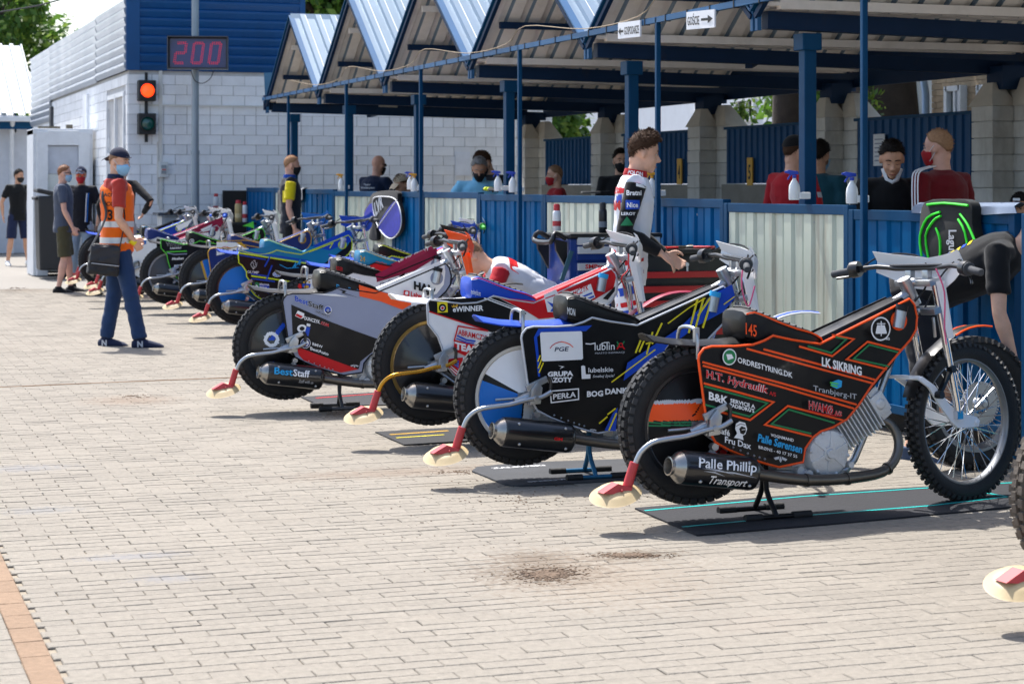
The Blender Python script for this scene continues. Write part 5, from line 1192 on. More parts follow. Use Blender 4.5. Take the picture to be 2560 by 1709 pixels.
# --- blue and teal OLYMP machine
FE = Frame(3.765, 18.7, 0)
opsE = [('P', '7', 'teal', [(125, 470), (360, 440), (570, 480), (590, 455), (880, 330), (895, 380), (860, 440), (700, 560), (570, 560), (130, 480)]), ('P', '7', 'blue', [(620, 440), (870, 330), (892, 350), (885, 410), (740, 470)]),
 ('L', '7', 'neon', .012, [(128, 487), (330, 518), (580, 556)]), ('L', '7', 'blue', .014, [(128, 470), (330, 500), (590, 540)]), ('L', '7', 'blue', .010, [(128, 500), (310, 532)]), ('L', '7', 'neon', .012, [(210, 642), (330, 658), (470, 680)]), ('L', '7', 'blue', .012, [(208, 628), (330, 645)]), ('L', '7', 'blue', .012, [(212, 660), (370, 680)]),
 ('L', '7', 'blue', .014, [(335, 515), (300, 580)]), ('L', '7', 'blue', .014, [(350, 570), (312, 670)]), ('L', '7', 'neon', .01, [(600, 480), (760, 420), (740, 455)]), ('P', '7', 'blue', [(215, 690), (330, 700), (330, 760), (250, 740)]),
 ('T', '7', 'OLYMP', (183, 622), (260, 627), 17, 'white', .01), ('L', '7', 'white', .003, [(222, 595), (205, 565), (215, 545), (225, 560), (222, 595), (240, 565), (232, 535), (222, 545)]), ('L', '7', 'white', .003, [(222, 598), (245, 575), (248, 550)]),
 ('C', '7', 'white', (384, 630), 30, .6), ('C', '7', 'skyblue', (384, 630), 26, .55), ('T', '7', 'AKM', (362, 638), (408, 638), 16, 'white', .03), ('C', '7', 'green', (243, 706), 22), ('P', '7', 'white', [(235, 720), (243, 698), (255, 712)]), ('T', '7', 'PERSONA', (265, 704), (330, 708), 13, 'white', .02), ('T', '7', 'RIGA', (268, 724), (315, 728), 13, 'white', .02), ('L', '7', 'cyan', .006, [(400, 565), (450, 590), (530, 585)]), ('T', '7', '44', (485, 600), (545, 560), 36, 'cyan', .02)]
rearE = xz(tr(FE, '7', [(240, 775), (215, 745), (205, 720), (212, 690), (180, 645), (178, 610), (150, 570), (128, 555), (124, 500), (130, 470)]))
motorcycle('motorcycle with blue wheel cover and black and teal panels lettered OLYMP', FE, 'black', 'neon', opsE, 24, None, [paint('skyblue')], 'black', 'teal', 'neon', [('#44', .36, .47, .755, .04, 'black')], 'teal', 'silver', 'blue', 'blue', 'silver', plate='blue', guard=None, rear=rearE, lift=.03)
stand(FE, 'dark', 'dark paddock stand under the blue wheeled OLYMP lettered motorcycle')
# --- navy PGE machine
FF = Frame(3.85, 20.75, 0)
opsF = [('P', '8', 'white', [(1040, 620), (1265, 625), (1420, 700), (1300, 730), (1200, 740), (1040, 780)]), ('P', '8', 'gold', [(1265, 622), (1330, 620), (1400, 690), (1370, 690)]), ('T', '8', 'PGE', (1103, 725), (1185, 722), 28, 'deep', .02, None, .25), ('L', '8', 'red', .006, [(1085, 705), (1110, 682), (1145, 674), (1175, 682), (1205, 705)]), ('L', '8', 'gold', .008, [(1042, 615), (1350, 600), (1600, 620)])]
motorcycle('motorcycle with navy tank and white PGE patch edged in yellow', FF, 'navy', 'gold', opsF, 20, lambda x, z: 1 if abs(x + .05 + z * .25) < .012 else 2 if -.04 < x + z * .25 < .12 else 0, [carb, paint('gold'), paint('skyblue')], 'black', 'navy', 'gold', (), 'navy', 'silver', 'black', 'navy', 'silver', plate='skyblue', guard=None, lift=.03)
# --- black WALBO machine
FG = Frame(3.67, 22.24, 0)
opsG = [('T', '8', 'WALBO', (440, 668), (678, 655), 50, 'black', .02, 'white'), ('T', '8', 'RAILWAY', (495, 703), (628, 697), 22, 'white', .03), ('C', '8', 'white', (748, 610), 28), ('C', '8', 'black', (748, 610), 22), ('T', '8', 'A', (735, 625), (762, 622), 32, 'white', .02), ('L', '8', 'lime', .012, [(450, 735), (690, 725)]), ('L', '8', 'grey', .01, [(460, 745), (540, 765), (690, 757)]), ('T', '8', 'Meehan', (515, 830), (650, 822), 30, 'white', .03, None, .2), ('T', '8', 'profi', (540, 905), (640, 900), 28, 'white', .03), ('T', '8', 'SL', (565, 985), (620, 980), 30, 'white', .03), ('P', '8', 'lime', [(1340, 430), (1470, 375), (1480, 460), (1420, 440)]), ('P', '8', 'gold', [(1245, 525), (1300, 545), (1290, 570), (1235, 545)])]
rearG = xz(tr(FG, '8', [(650, 1060), (575, 1035), (515, 975), (490, 905), (470, 840), (455, 760), (390, 690), (384, 620), (390, 585)]))
motorcycle('motorcycle with black panels edged in green and lettered WALBO', FG, 'black', 'lime', opsG, 2, None, [M('cover_grey', '#3f4045', .4, .2)], 'silver', 'black', 'lime', [('#251', .37, .47, .75, .045, 'neon')], 'black', 'silver', 'black', 'black', 'silver', lift=.03, rear=rearG)
# --- farthest four by the corner of the building
FH = Frame(3.42, 23.6, 0)
crest = lambda fr: [('P', '8', 'maroon', [(470, 520), (690, 420), (700, 470), (560, 540)])]
motorcycle('motorcycle with maroon and white tank and plain blue seat', FH, 'white', 'silver', [('P', '8', 'maroon', [(830, 440), (1110, 330), (1120, 400), (1050, 500), (720, 540)]), ('P', '8', 'white', [(850, 480), (990, 415), (960, 490), (880, 510)]), ('P', '8', 'skyblue', [(150, 600), (215, 600), (210, 650), (180, 660), (152, 640)]), ('C', '8', 'gold', (182, 580), 14)], 0, None, None, 'black', 'navy', 'navy', (), 'maroon', 'silver', 'white', 'black', 'silver', lift=.04, grips=('blue', 'blue'))
FI = Frame(3.58, 25.1, 0)
motorcycle('motorcycle with maroon tank, black seat and white number board on the bars', FI, 'maroon', 'silver', [('P', '8', 'white', [(560, 440), (760, 350), (700, 440), (600, 490)])], 4, None, None, 'black', 'black', 'cyan', [('PITBIKE', .34, .46, .765, .03, 'silver')], 'maroon', 'red', 'white', 'black', 'silver', lift=.04)
FJ = Frame(3.5, 26.4, 0)
motorcycle('motorcycle with bright blue tank among the farthest ones', FJ, 'blue', 'neon', [], 6, None, None, 'black', 'navy', 'neon', (), 'blue', 'silver', 'blue', 'blue', 'silver', lift=.04)
FK = Frame(3.66, 27.75, 0)
motorcycle('farthest motorcycle with all black tank by the white brick corner', FK, 'black', 'black', [], 18, None, None, 'black', 'black', 'black', (), 'black', 'black', 'black', 'black', 'silver', plate=None, guard=None, lift=.04)
# --- cut by the right edge of the frame
FZ = Frame(3.968, 5.55, 4)
motorcycle('dusty tyred motorcycle mostly cut off by the right edge of the view', FZ, 'navy', 'white', [], 0, dusty=True)
wl = thing('racing_wheelset', 'spoked motorcycle wheel with sprocket standing in the nearest stall behind the front wheel', 'wheel', (5.42, 8.62, .331), radians(4))
link_(mesh_once(('rim', 'dull'), lambda: rim_mesh('rear', M('rim_dull'))), 'rim', wl); link_(tyre_get('rear'), 'tyre', wl); tag(link_(spokes_mesh(.215, .034, .04), 'spokes', wl), kind='stuff'); link_(G['rear_hub'], 'hub', wl)
mb = MB()
for i in range(44):
    a = 2 * pi * i / 44; mb.box((.105 * cos(a), -.06, .105 * sin(a)), (.012, .012, .009), R=Matrix.Rotation(-a, 3, 'Y'))
mb.lathe([(.05, -.064), (.1, -.064), (.1, -.057), (.05, -.057)], n=30, closed=True).build('sprocket', alu, wl, 40)
# ------------------------------------------------------------------ people
from mathutils import noise as mnoise
def remesh(mb, voxel, smooth=2, fold=0., fs=9., seed=0):
    """union of overlapping closed shapes as one skin; fold adds cloth creases"""
    me = mb.mesh('tmp', M('screwzinc'))
    o = bpy.data.objects.new('tmp', me)
    m = o.modifiers.new('r', 'REMESH'); m.mode = 'VOXEL'; m.voxel_size = voxel
    if smooth:
        m2 = o.modifiers.new('s', 'SMOOTH'); m2.factor = .5; m2.iterations = smooth
    r = evaluate(o)
    bpy.data.meshes.remove(me)
    r.materials.clear()
    if fold:
        nv = len(r.vertices) * 3
        C, N = [0.] * nv, [0.] * nv
        r.vertices.foreach_get('co', C); r.vertex_normals.foreach_get('vector', N)
        for i in range(0, nv, 3):
            q = Vector((C[i] * fs * .8 + seed, C[i + 1] * fs * .8, C[i + 2] * fs * 1.25))
            n = mnoise.noise(q) + .5 * mnoise.noise(q * 2.1); n = (abs(n) - .3) * fold
            for j in (0, 1, 2): C[i + j] += N[i + j] * n
        r.vertices.foreach_set('co', C)
    r.polygons.foreach_set('use_smooth', [True] * len(r.polygons))
    r.update()
    return r
SKIN = {'fair': M('skin_fair', '#d8aa90', .6, var=.16, vs=16, bump=.08, bs=220, spec=.3), 'tan': M('skin_tan', '#c6967a', .6, var=.16, vs=16, bump=.08, bs=220, spec=.3), 'pink': M('skin_pink', '#d6a590', .6, var=.16, vs=16, bump=.08, bs=220, spec=.3)}
HAIR = {'buzz': M('hair_buzz', '#a57f60', .8, var=.25, vs=80, bump=.3, bs=240, spec=.2), 'dark': M('hair_dark', '#1d1510', .55, var=.4, vs=60, bump=.6, bs=160, spec=.2), 'brown': M('hair_brown', '#4a3323', .7, var=.4, vs=60, bump=.6, bs=160, spec=.2), 'ginger': M('hair_ginger', '#8c5a34', .55, var=.35, vs=60, bump=.6, bs=160), 'grey': M('hair_grey', '#8e8c8a', .6, var=.35, vs=60, bump=.6, bs=160), 'fairhair': M('hair_fair', '#8d6a4d', .6, var=.3, vs=70, bump=.5, bs=180), 'stubble': M('hair_stubble', '#6b5446', .8, var=.3, vs=80, bump=.3, bs=240, spec=.2)}
def cloth(h): return M('cloth_' + h.strip('#'), h, .85, var=.10, vs=7, bump=.12, bs=260, sheen=.12, spec=.25)
def headpatch(cen, rad, hairline, out, n=36, rings=9, noise=0., tuft=None, seed=0, inner=.94):
    """cap-shaped shell on an ellipsoid from the crown down to an elevation per azimuth (radians)"""
    mb = MB()
    for lay, k in ((0, 1.), (1, inner)):
        for i in range(rings):
            for j in range(n):
                az = 2 * pi * j / n; e0 = hairline(az); el = pi / 2 - (pi / 2 - e0) * i / (rings - 1)
                d = Vector((cos(el) * cos(az), cos(el) * sin(az), sin(el)))
                r = (out if i < rings - 1 or lay else out * .985) * k
                if lay == 0:
                    if noise: r *= 1 + noise * mnoise.noise(d * 7 + Vector((seed, 0, 0))) + noise * .6 * mnoise.noise(d * 19 + Vector((0, seed, 0)))
                    if tuft: r *= 1 + tuft(az, el)
                mb.v.append(tuple(Vector(cen) + Vector((d.x * rad[0], d.y * rad[1], d.z * rad[2])) * r))
    N = n * rings
    for i in range(rings - 1):
        for j in range(n):
            a, b = i * n + j, i * n + (j + 1) % n
            mb.f.append([a, a + n, b + n, b]); mb.m.append(0)
            mb.f.append([N + a, N + b, N + b + n, N + a + n]); mb.m.append(0)
    o = (rings - 1) * n
    for j in range(n): mb.f.append([o + j, N + o + j, N + o + (j + 1) % n, o + (j + 1) % n]); mb.m.append(0)
    return mb
def strands(mb, cen, rad, hairline, out, n, L, seed, sweep=(-.5, 0, .1), tuft=None):
    """thin tapering locks rooted over the scalp, so the outline is ragged"""
    rnd = random.Random(seed)
    for i in range(n):
        az = rnd.uniform(0, 2 * pi); e0 = hairline(az) - radians(3); el = e0 + (pi / 2 - e0) * rnd.random() ** 1.3
        d = Vector((cos(el) * cos(az), cos(el) * sin(az), sin(el)))
        r = out * (1 + (tuft(az, el) if tuft else 0)) * .985
        p = Vector(cen) + Vector((d.x * rad[0], d.y * rad[1], d.z * rad[2])) * r
        g = (d * .55 + Vector(sweep) + Vector((0, 0, -.5)) * max(0, .6 - sin(el)) + Vector((rnd.gauss(0, .3), rnd.gauss(0, .3), rnd.gauss(0, .25)))).normalized()
        l = L * rnd.uniform(.6, 1.25); w = g.cross(d); w = w.normalized() * l * .10 if w.length > 1e-4 else Vector((0, l * .1, 0))
        m = p + g * l * .55 + d * l * .06; e = p + g * l - d * l * .08
        mb.add([p - w, p + w, m + w * .8, m - w * .8, e], [(0, 1, 2, 3), (3, 2, 4)])
    return mb
def xform(mb, Mx):
    mb.v = [tuple(Mx @ Vector(v)) for v in mb.v]; return mb
CR = ((-.005, 0, .035), (.095, .078, .094))
def head_shapes():
    m = MB().ball(CR[0], CR[1], 20).ball((.028, 0, -.03), (.063, .06, .088), 18).ball((.066, 0, -.1), (.024, .026, .02), 10).ball((.072, 0, .03), (.022, .05, .014), 10)
    m.tube([(.083, 0, .018), (.098, 0, -.008), (.112, 0, -.03), (.100, 0, -.042)], [.008, .010, .014, .010], 10).ball((.098, .014, -.035), (.012, .009, .009), 8).ball((.098, -.014, -.035), (.012, .009, .009), 8)
    for s in (-1, 1): m.ball((-.008, s * .079, -.008), (.02, .009, .033), 10).ball((.056, s * .036, -.028), (.028, .022, .026), 10)
    return m.ball((.086, 0, -.068), (.012, .024, .006), 8).ball((.083, 0, -.080), (.012, .021, .007), 8).ball((-.03, 0, -.05), (.06, .055, .06), 12)
def hand_shapes(m, W, fwd, palm, curl=.6, s=1.):
    """palm and five separate bent fingers; fwd along the hand, palm the way it faces"""
    f = Vector(fwd).normalized(); p = Vector(palm); p = (p - f * p.dot(f)).normalized(); t = f.cross(p) * s
    m.ball(W + f * .045, (1, 1, 1), 2) if 0 else None
    m.tube([W - f * .005, W + f * .03, W + f * .062, W + f * .085], [(.024, .017), (.032, .017), (.040, .016), (.036, .012)], 10, up=p)
    for i, (off, L, r) in enumerate(((-.030, .070, .0085), (-.010, .080, .009), (.010, .075, .0088), (.029, .060, .008))):
        b = W + f * .080 + t * off; a = 0.; pts = [b - f * .02, b]
        for seg, (fr, c) in enumerate(((.45, .45), (.32, .6), (.23, .4))):
            a += curl * c; d = f * cos(a) + p * sin(a) + t * (off * 1.4)
            pts.append(pts[-1] + d * L * fr)
        m.tube(pts, [r, r, r * .98, r * .9, r * .75], 8)
    b = W + f * .025 - t * .03
    m.tube([b, b - t * .025 + f * .022 + p * .01, b - t * .030 + f * .050 + p * .022, b - t * .024 + f * .072 + p * .03], [.014, .012, .010, .008], 8)
def person(label, pos, head, h=1.78, lean=0., pose=None, hy=0., hp=0., skin='fair', hair=('dark', 'short'), shirt=('#15161a', 'short', None), pants=('#1b2338', 'long'), shoes='#1b1b1f', mask=None, cap=None, shades=None, vox=.012, legs=True, collar=None, group=None, arms=None, sitz=0., fold=.010, bulk=1.):
    """arms: {'R'/'L': (elbow, wrist, curl)} offsets from the shoulder; heading in degrees"""
    k = h / 1.78
    t = thing('person', label, 'person', (pos[0], pos[1], sitz), radians(head), group)
    Rl = Matrix.Rotation(radians(lean), 3, 'Y')
    hip = Vector((0, 0, .93 * k)); pose = pose or {}
    if 'hip' in pose: hip = Vector(pose['hip'])
    spine = lambda x, y, z: hip + Rl @ (Vector((x, y, z)) * k)
    neck = spine(-.012, 0, .545)
    Rh = Matrix.Rotation(radians(hy), 3, 'Z') @ Matrix.Rotation(radians(lean * .35 + hp), 3, 'Y')
    HC = neck + Rh @ (Vector((.028, 0, .135)) * k)
    Hm = Matrix.Translation(HC) @ Rh.to_4x4() @ Matrix.Scale(.935 * k, 4)
    sk = MB()
    sh = {s: spine(-.01, y, .475) for s, y in (('L', .180 * bulk), ('R', -.180 * bulk))}
    A = {}
    for s, y in (('L', 1), ('R', -1)):
        e, w, c = (arms or {}).get(s, ((-.03, y * .05, -.29), (.04, y * .055, -.53), .5))
        A[s] = (sh[s], sh[s] + Vector(e) * k, sh[s] + Vector(w) * k, c)
    # bare body: torso core, neck, arms, hands, legs, head -> one skin
    tor = [(.0, 0, -.08), (0, 0, .0), (.005, 0, .13), (.005, 0, .27), (.0, 0, .38), (-.01, 0, .46), (-.012, 0, .52)]
    tr_ = [(.150, .11), (.152, .108), (.138, .10), (.148, .108), (.165, .112), (.155, .10), (.09, .075)]
    sk.tube([spine(*p) for p in tor], [(a * k * bulk, b * k * bulk) for a, b in tr_], 16)
    sk.tube([spine(-.012, 0, .50), neck, HC - Rh @ Vector((.015, 0, .05))], [.062 * k, .055 * k, .052 * k], 14)
    for s in 'LR':
        S_, E, W, c = A[s]
        sk.tube([S_ + (S_ - E).normalized() * .01, S_.lerp(E, .3), S_.lerp(E, .75), E, E.lerp(W, .28), E.lerp(W, .7), W], [.05 * k, .047 * k, .04 * k, .036 * k, .040 * k, .030 * k, .024 * k], 12)
        fw = (W - E).normalized(); y = 1 if s == 'L' else -1
        hand_shapes(sk, W, (pose.get('hand' + s) or fw), pose.get('palm' + s) or (.2, -y, 0), c, y)
    K = {}
    for s, y in (('L', 1), ('R', -1)):
        hj = hip + Rl @ Vector((0, y * .088 * k, -.03 * k)) if lean < 40 else hip + Vector((-.02, y * .09 * k, -.03 * k))
        kn, an = pose.get('leg' + s, ((.025, y * .02, -.44), (-.015, y * .035, -.845)))
        K[s] = (hj, hj + Vector(kn) * k, hj + Vector(an) * k)
        if legs:
            a, b, c = K[s]
            sk.tube([a, a.lerp(b, .4), b.lerp(a, .12), b, b.lerp(c, .3), b.lerp(c, .75), c], [.085 * k, .078 * k, .055 * k, .052 * k, .056 * k, .037 * k, .034 * k], 12)
            fa = radians(pose.get('foot' + s, 8 * y)); fd = Vector((cos(fa), sin(fa), 0))
            sk.tube([c + Vector((0, 0, -.03)), c + fd * .07 * k + Vector((0, 0, -.05)), c + fd * .17 * k + Vector((0, 0, -.07))], [.036 * k, .034 * k, .02 * k], 10)
    hd = xform(head_shapes(), Hm)
    sk.add(hd.v, hd.f)
    body = remesh(sk, vox, 2)
    body.materials.append(SKIN[skin]); link('body', body, t)
    def on_head(mb, name, mat, smooth=60): return xform(mb, Hm).build(name, mat, t, smooth)
    # eyes, brows, mouth
    for s in (-1, 1):
        if hp >= 18:
            on_head(MB().tube([(.086, s * .018, .001), (.088, s * .030, -.002), (.080, s * .043, .001)], [.001, .0018, .001], 5), 'eyelash', M('eye_dark', '#22170f', .2))
        else:
            e = on_head(MB().ball((.0785, s * .030, .005), (.0095, .0125, .0048), 10), 'eye', M('eye_white', '#b9b0a6', .3))
            xform(MB().ball((.0872, s * .030, .005), (.003, .0055, .0048), 8), Hm).build('iris', M('eye_dark', '#22170f', .2), e)
            on_head(MB().tube([(.086, s * .017, .008), (.0895, s * .030, .0115), (.080, s * .044, .008)], [.002, .003, .002], 6), 'eyelid', SKIN[skin])
        on_head(MB().tube([(.088, s * .012, .026), (.091, s * .030, .033), (.080, s * .050, .027)], [.0035, .004, .0025], 6), 'eyebrow', HAIR[hair[0]] if hair else HAIR['brown'])
    if not mask: on_head(MB().tube([(.085, -.024, -.075), (.097, 0, -.073), (.085, .024, -.075)], [.002, .0045, .002], 6), 'mouth', M('lips', '#9c5a4c', .5))
    # hair
    def hl_short(az):
        a = abs((az + pi) % (2 * pi) - pi); a = math.degrees(a)
        e = 34 if a < 35 else 34 - (a - 35) * .75 if a < 75 else 4 - (a - 75) * .12 if a < 100 else 1 - (a - 100) * .75 if a < 150 else -37
        return radians(e)
    if hair and hair[1] != 'none':
        st = hair[1]
        if st == 'quiff': mb = headpatch(CR[0], CR[1], hl_short, 1.08, noise=.018, tuft=lambda az, el: .26 * max(0, cos(az)) * max(0, sin(el) - .3) + .10 * max(0, sin(el)), n=56, rings=18); strands(mb, CR[0], CR[1], hl_short, 1.06, 2000, .024, 3, (.45, 0, .12), lambda az, el: .26 * max(0, cos(az)) * max(0, sin(el) - .3) + .10 * max(0, sin(el)))
        elif st == 'crop': mb = headpatch(CR[0], CR[1], hl_short, 1.022, noise=.006, n=40); strands(mb, CR[0], CR[1], hl_short, 1.01, 500, .016, 4, (-.3, 0, .2))
        else: mb = headpatch(CR[0], CR[1], hl_short, 1.07, noise=.03, tuft=lambda az, el: .07 * max(0, sin(el)), n=48, rings=14); strands(mb, CR[0], CR[1], hl_short, 1.05, 1000, .019, 5, (.1, 0, .1), lambda az, el: .07 * max(0, sin(el)))
        on_head(mb, 'hair', HAIR[hair[0]], 180)
    if cap:
        back = cap[1] == 'back'
        cm = cloth(cap[0])
        mb = headpatch((-.005, 0, .035), (.101, .084, .102), lambda az: radians(14 + (8 * cos(az) if not back else -10 * cos(az))), 1.06, rings=8)
        c = on_head(mb, 'cap', cm, 60)
        sg = -1 if back else 1
        g = []
        for i in range(4):
            x = .085 + .028 * i if not back else .088 + .022 * i
            g.append([(sg * x - (.01 if back else 0), y * (1 - .06 * i * i * .6), .066 - .012 * i - abs(y) * .25 - (.012 if back else 0)) for y in (-.07, -.04, 0, .04, .07)])
        br_ = xform(slab(MB(), g, (0, 0, .005)), Hm).build('brim', cm, c, 60)
        if back: xform(MB().tube([(.097, -.045, .055), (.112, 0, .048), (.097, .045, .055)], .009, 8, flat=.5), Hm).build('strap', cm, c, 60)
        if len(cap) > 2: xform(MB().box((.108, 0, .085), (.004, .06, .022)), Hm).build('emblem', paint(cap[2]), c)
    if mask:
        mc = M('mask_' + mask.strip('#'), mask, .8, var=.08, vs=9, bump=.15, bs=40)
        g = []
        for i, az in enumerate(range(-84, 85, 14)):
            a = radians(az); col = []
            for z, r in ((-.010, .102), (-.03, .117), (-.05, .112), (-.075, .104), (-.10, .094), (-.125, .074)):
                rr = r - .016 * (abs(az) / 84) ** 2 - .012 * (abs(az) > 40) * (z > -.02)
                zz = z - .012 * (abs(az) / 84) if z > -.02 else z + .03 * (abs(az) / 84) ** 2 * (z < -.09)
                col.append((.012 + cos(a) * (rr - .012), sin(a) * (rr * .72), zz))
            g.append(col)
        mk = xform(slab(MB(), g, (-.003, 0, 0)), Hm).build('face_mask', mc, t, 60)
        for s in (-1, 1): xform(MB().tube([(.03, s * .074, -.02), (-.005, s * .086, .02)], .002, 5).tube([(.03, s * .07, -.085), (-.012, s * .084, -.03)], .002, 5), Hm).build('ear_loop', M('mask_loop', '#d8dadd', .7) if mask not in ('#17171a',) else mc, mk)
    if shades:
        on_head(MB().ball((.092, .033, .008), (.007, .026, .019), 10).ball((.092, -.033, .008), (.007, .026, .019), 10).bar((.095, -.02, .014), (.095, .02, .014), .006, .01).bar((.085, .058, .014), (-.01, .083, .014), .005, .008).bar((.085, -.058, .014), (-.01, -.083, .014), .005, .008), 'sunglasses', M('lens_' + shades.strip('#'), shades, .15, var=.1, coat=.5))
    # shirt
    col_, sl, slc = (list(shirt) + [None])[:3]
    cm = cloth(col_)
    sm = MB().tube([spine(*p) for p in [(.0, 0, -.12)] + tor[1:]] + [spine(-.012, 0, .545)], [((a + .016) * k * bulk, (b + .018) * k * bulk) for a, b in ([(.158, .115)] + tr_[1:])] + [(.066 * k, .064 * k)], 18)
    parts = {}
    for s in 'LR':
        S_, E, W, c = A[s]; inn = spine(-.01, (.10 if s == 'L' else -.10), .47)
        if sl == 'short': pts, rr = [inn, S_ + (S_ - E).normalized() * .012, S_.lerp(E, .3), S_.lerp(E, .68)], [.07, .064, .062, .060]
        elif sl == 'long': pts, rr = [inn, S_ + (S_ - E).normalized() * .012, S_.lerp(E, .4), E, E.lerp(W, .4), E.lerp(W, .95)], [.07, .064, .056, .050, .046, .034]
        else: pts, rr = [inn, S_.lerp(inn, .35)], [.07, .066]
        rr = [r * k for r in rr]
        if slc and sl:
            q = MB().tube(pts[1:], [r + .003 for r in rr[1:]], 14)
            sv = link('sleeve', remesh(q, vox, 2, fold * .8, 11, 3), t); sv.data.materials.append(cloth(slc))
            sm.tube(pts[:2], rr[:2], 12)
        else: sm.tube(pts, rr, 14)
    shm = remesh(sm, vox, 3, fold, 7, hash(label) % 50)
    shm.materials.append(cm); so = link('shirt', shm, t)
    if collar: MB().lathe([(.069 * k, -.015), (.075 * k, .0), (.068 * k, .04 * k), (.060 * k, .04 * k), (.060 * k, -.01)], spine(-.012, 0, .535), Rl @ Vector((.05, 0, 1)), 22).build('collar', cloth(collar), so, 60)
    # trousers and shoes
    if legs:
        pc, pl = pants[0], pants[1]
        pm = MB().tube([spine(0, 0, .06), hip, hip + (Rl @ Vector((0, 0, -.10 * k)) if lean < 40 else Vector((-.03, 0, -.08)))], [(.155 * k, .118 * k), (.168 * k, .126 * k), (.14 * k, .12 * k)], 16)
        for s in 'LR':
            a, b, c = K[s]
            if pl == 'short': pm.tube([a, a.lerp(b, .4), a.lerp(b, .95)], [.098 * k, .096 * k, .094 * k], 14)
            else: pm.tube([a, a.lerp(b, .4), b, b.lerp(c, .4), b.lerp(c, .97 if pl == 'long' else .75)], [.098 * k, .088 * k, .070 * k, .066 * k, .064 * k], 14)
        pme = remesh(pm, vox, 3, fold * 1.2, 8, 5); pme.materials.append(cloth(pc)); link('trousers', pme, t)
        for s, y in (('L', 1), ('R', -1)):
            c = K[s][2]; fa = radians(pose.get('foot' + s, 8 * y)); fd = Vector((cos(fa), sin(fa), 0)); z0 = Vector((0, 0, -.085 * k + .0))
            q = MB().tube([c + z0 - fd * .075 * k + Vector((0, 0, .05)), c + z0 - fd * .045 * k + Vector((0, 0, .048)), c + z0 + fd * .02 * k + Vector((0, 0, .052)), c + z0 + fd * .10 * k + Vector((0, 0, .040)), c + z0 + fd * .17 * k + Vector((0, 0, .030)), c + z0 + fd * .205 * k + Vector((0, 0, .022))],
                          [(.022, .03), (.040, .046), (.046, .05), (.048, .038), (.044, .026), (.022, .014)], 12)
            q.tube([c + Vector((0, 0, -.04)), c + Vector((0, 0, .03))], [.048 * k, .044 * k], 12)
            sme = remesh(q, .009, 2); sme.materials.append(cloth(shoes)); sh_ = link('shoe', sme, t)
            MB().tube([c + z0 - fd * .078 * k + Vector((0, 0, .011)), c + z0 + fd * .02 * k + Vector((0, 0, .011)), c + z0 + fd * .12 * k + Vector((0, 0, .011)), c + z0 + fd * .205 * k + Vector((0, 0, .013))], [(.036, .011), (.043, .011), (.047, .011), (.022, .010)], 12).build('sole', M('sole_white', '#c9c9c6', .6) if shoes not in ('#141416', '#18181b') else M('sole_dark', '#2a2a2c', .7), sh_, 60)
    t['_b'] = 0; del t['_b']
    P = dict(root=t, spine=spine, A=A, K=K, neck=neck, HC=HC, Hm=Hm, shirt=so, k=k, hip=hip, body=body)
    P['bvh'] = BVHTree.FromPolygons([v.co for v in shm.vertices], [list(p.vertices) for p in shm.polygons])
    return P
def decal(P, kind, o, U, V, col, name='lettering', txt=None, bold=.03, poly=None, bvh=None, d=.004, par=None):
    """print on cloth: a word or polygon thrown onto the garment along U x V"""
    o, U, V = Vector(o), Vector(U), Vector(V); D = U.cross(V).normalized()
    if txt: W, F = word(txt, bold)
    else:
        W, F = [], []; n, m = 8, 6
        for i in range(n + 1):
            for j in range(m + 1): W.append((i / n, j / m))
        for i in range(n):
            for j in range(m):
                a = i * (m + 1) + j; F.append([a, a + m + 1, a + m + 2, a + 1])
        if poly: W = [(poly(u, v)) for u, v in W]
    vs, ok = [], []
    bv = bvh or P['bvh']
    for x, y in W:
        p = o + U * x + V * y
        hit = bv.ray_cast(p + D * .35, -D, .7)
        vs.append((hit[0] + D * d) if hit[0] else p); ok.append(hit[0] is not None)
    F = [f for f in F if all(ok[i] for i in f) and max((vs[i] - vs[f[0]]).length for i in f) < max(U.length, V.length) * .8 + .02]
    return MB().add(vs, F).build(name, paint(col) if isinstance(col, str) and col in PCOL else cloth(col), par or P['shirt'])
def behind(px, top, X):
    q = onX(px, top, X); return (q.x, q.y), q.z
g0 = onZ(45, 662)
p1 = person('man in black T-shirt, navy shorts and black mask at the far left of the yard', (g0.x, g0.y), -78, 1.78, hy=30, skin='tan', hair=('dark', 'short'), shirt=('#101113', 'short'), pants=('#1a2340', 'short'), shoes='#d8d8d6', mask='#17171a',
    arms={'L': ((-.06, .10, -.27), (-.02, .08, -.50), .5), 'R': ((-.06, -.10, -.27), (-.02, -.09, -.50), .5)}, pose={'legL': ((.02, .05, -.44), (-.01, .10, -.845)), 'legR': ((.02, -.05, -.44), (-.01, -.10, -.845))})
decal(p1, 0, p1['spine'](.2, .11, .36), (0, -.1, 0), (0, 0, .05), 'white', 'emblem')
g0 = onZ(158, 730)
p2 = person('ginger man in grey-blue T-shirt and khaki shorts by the wheelie bin', (g0.x, g0.y), -8, 1.76, hy=0, skin='pink', hair=('ginger', 'crop'), shirt=('#474f60', 'short'), pants=('#4b4630', 'short'), shoes='#18181b', mask='#9cc4de', shades='#17171a', bulk=1.06,
    arms={'R': ((.03, -.05, -.29), (.14, -.03, -.52), .9), 'L': ((.0, .05, -.29), (.1, .05, -.52), .7)}, pose={'legR': ((.02, -.03, -.44), (-.06, -.04, -.845)), 'legL': ((.06, .03, -.43), (.10, .04, -.845))})
g0 = onZ(203, 722)
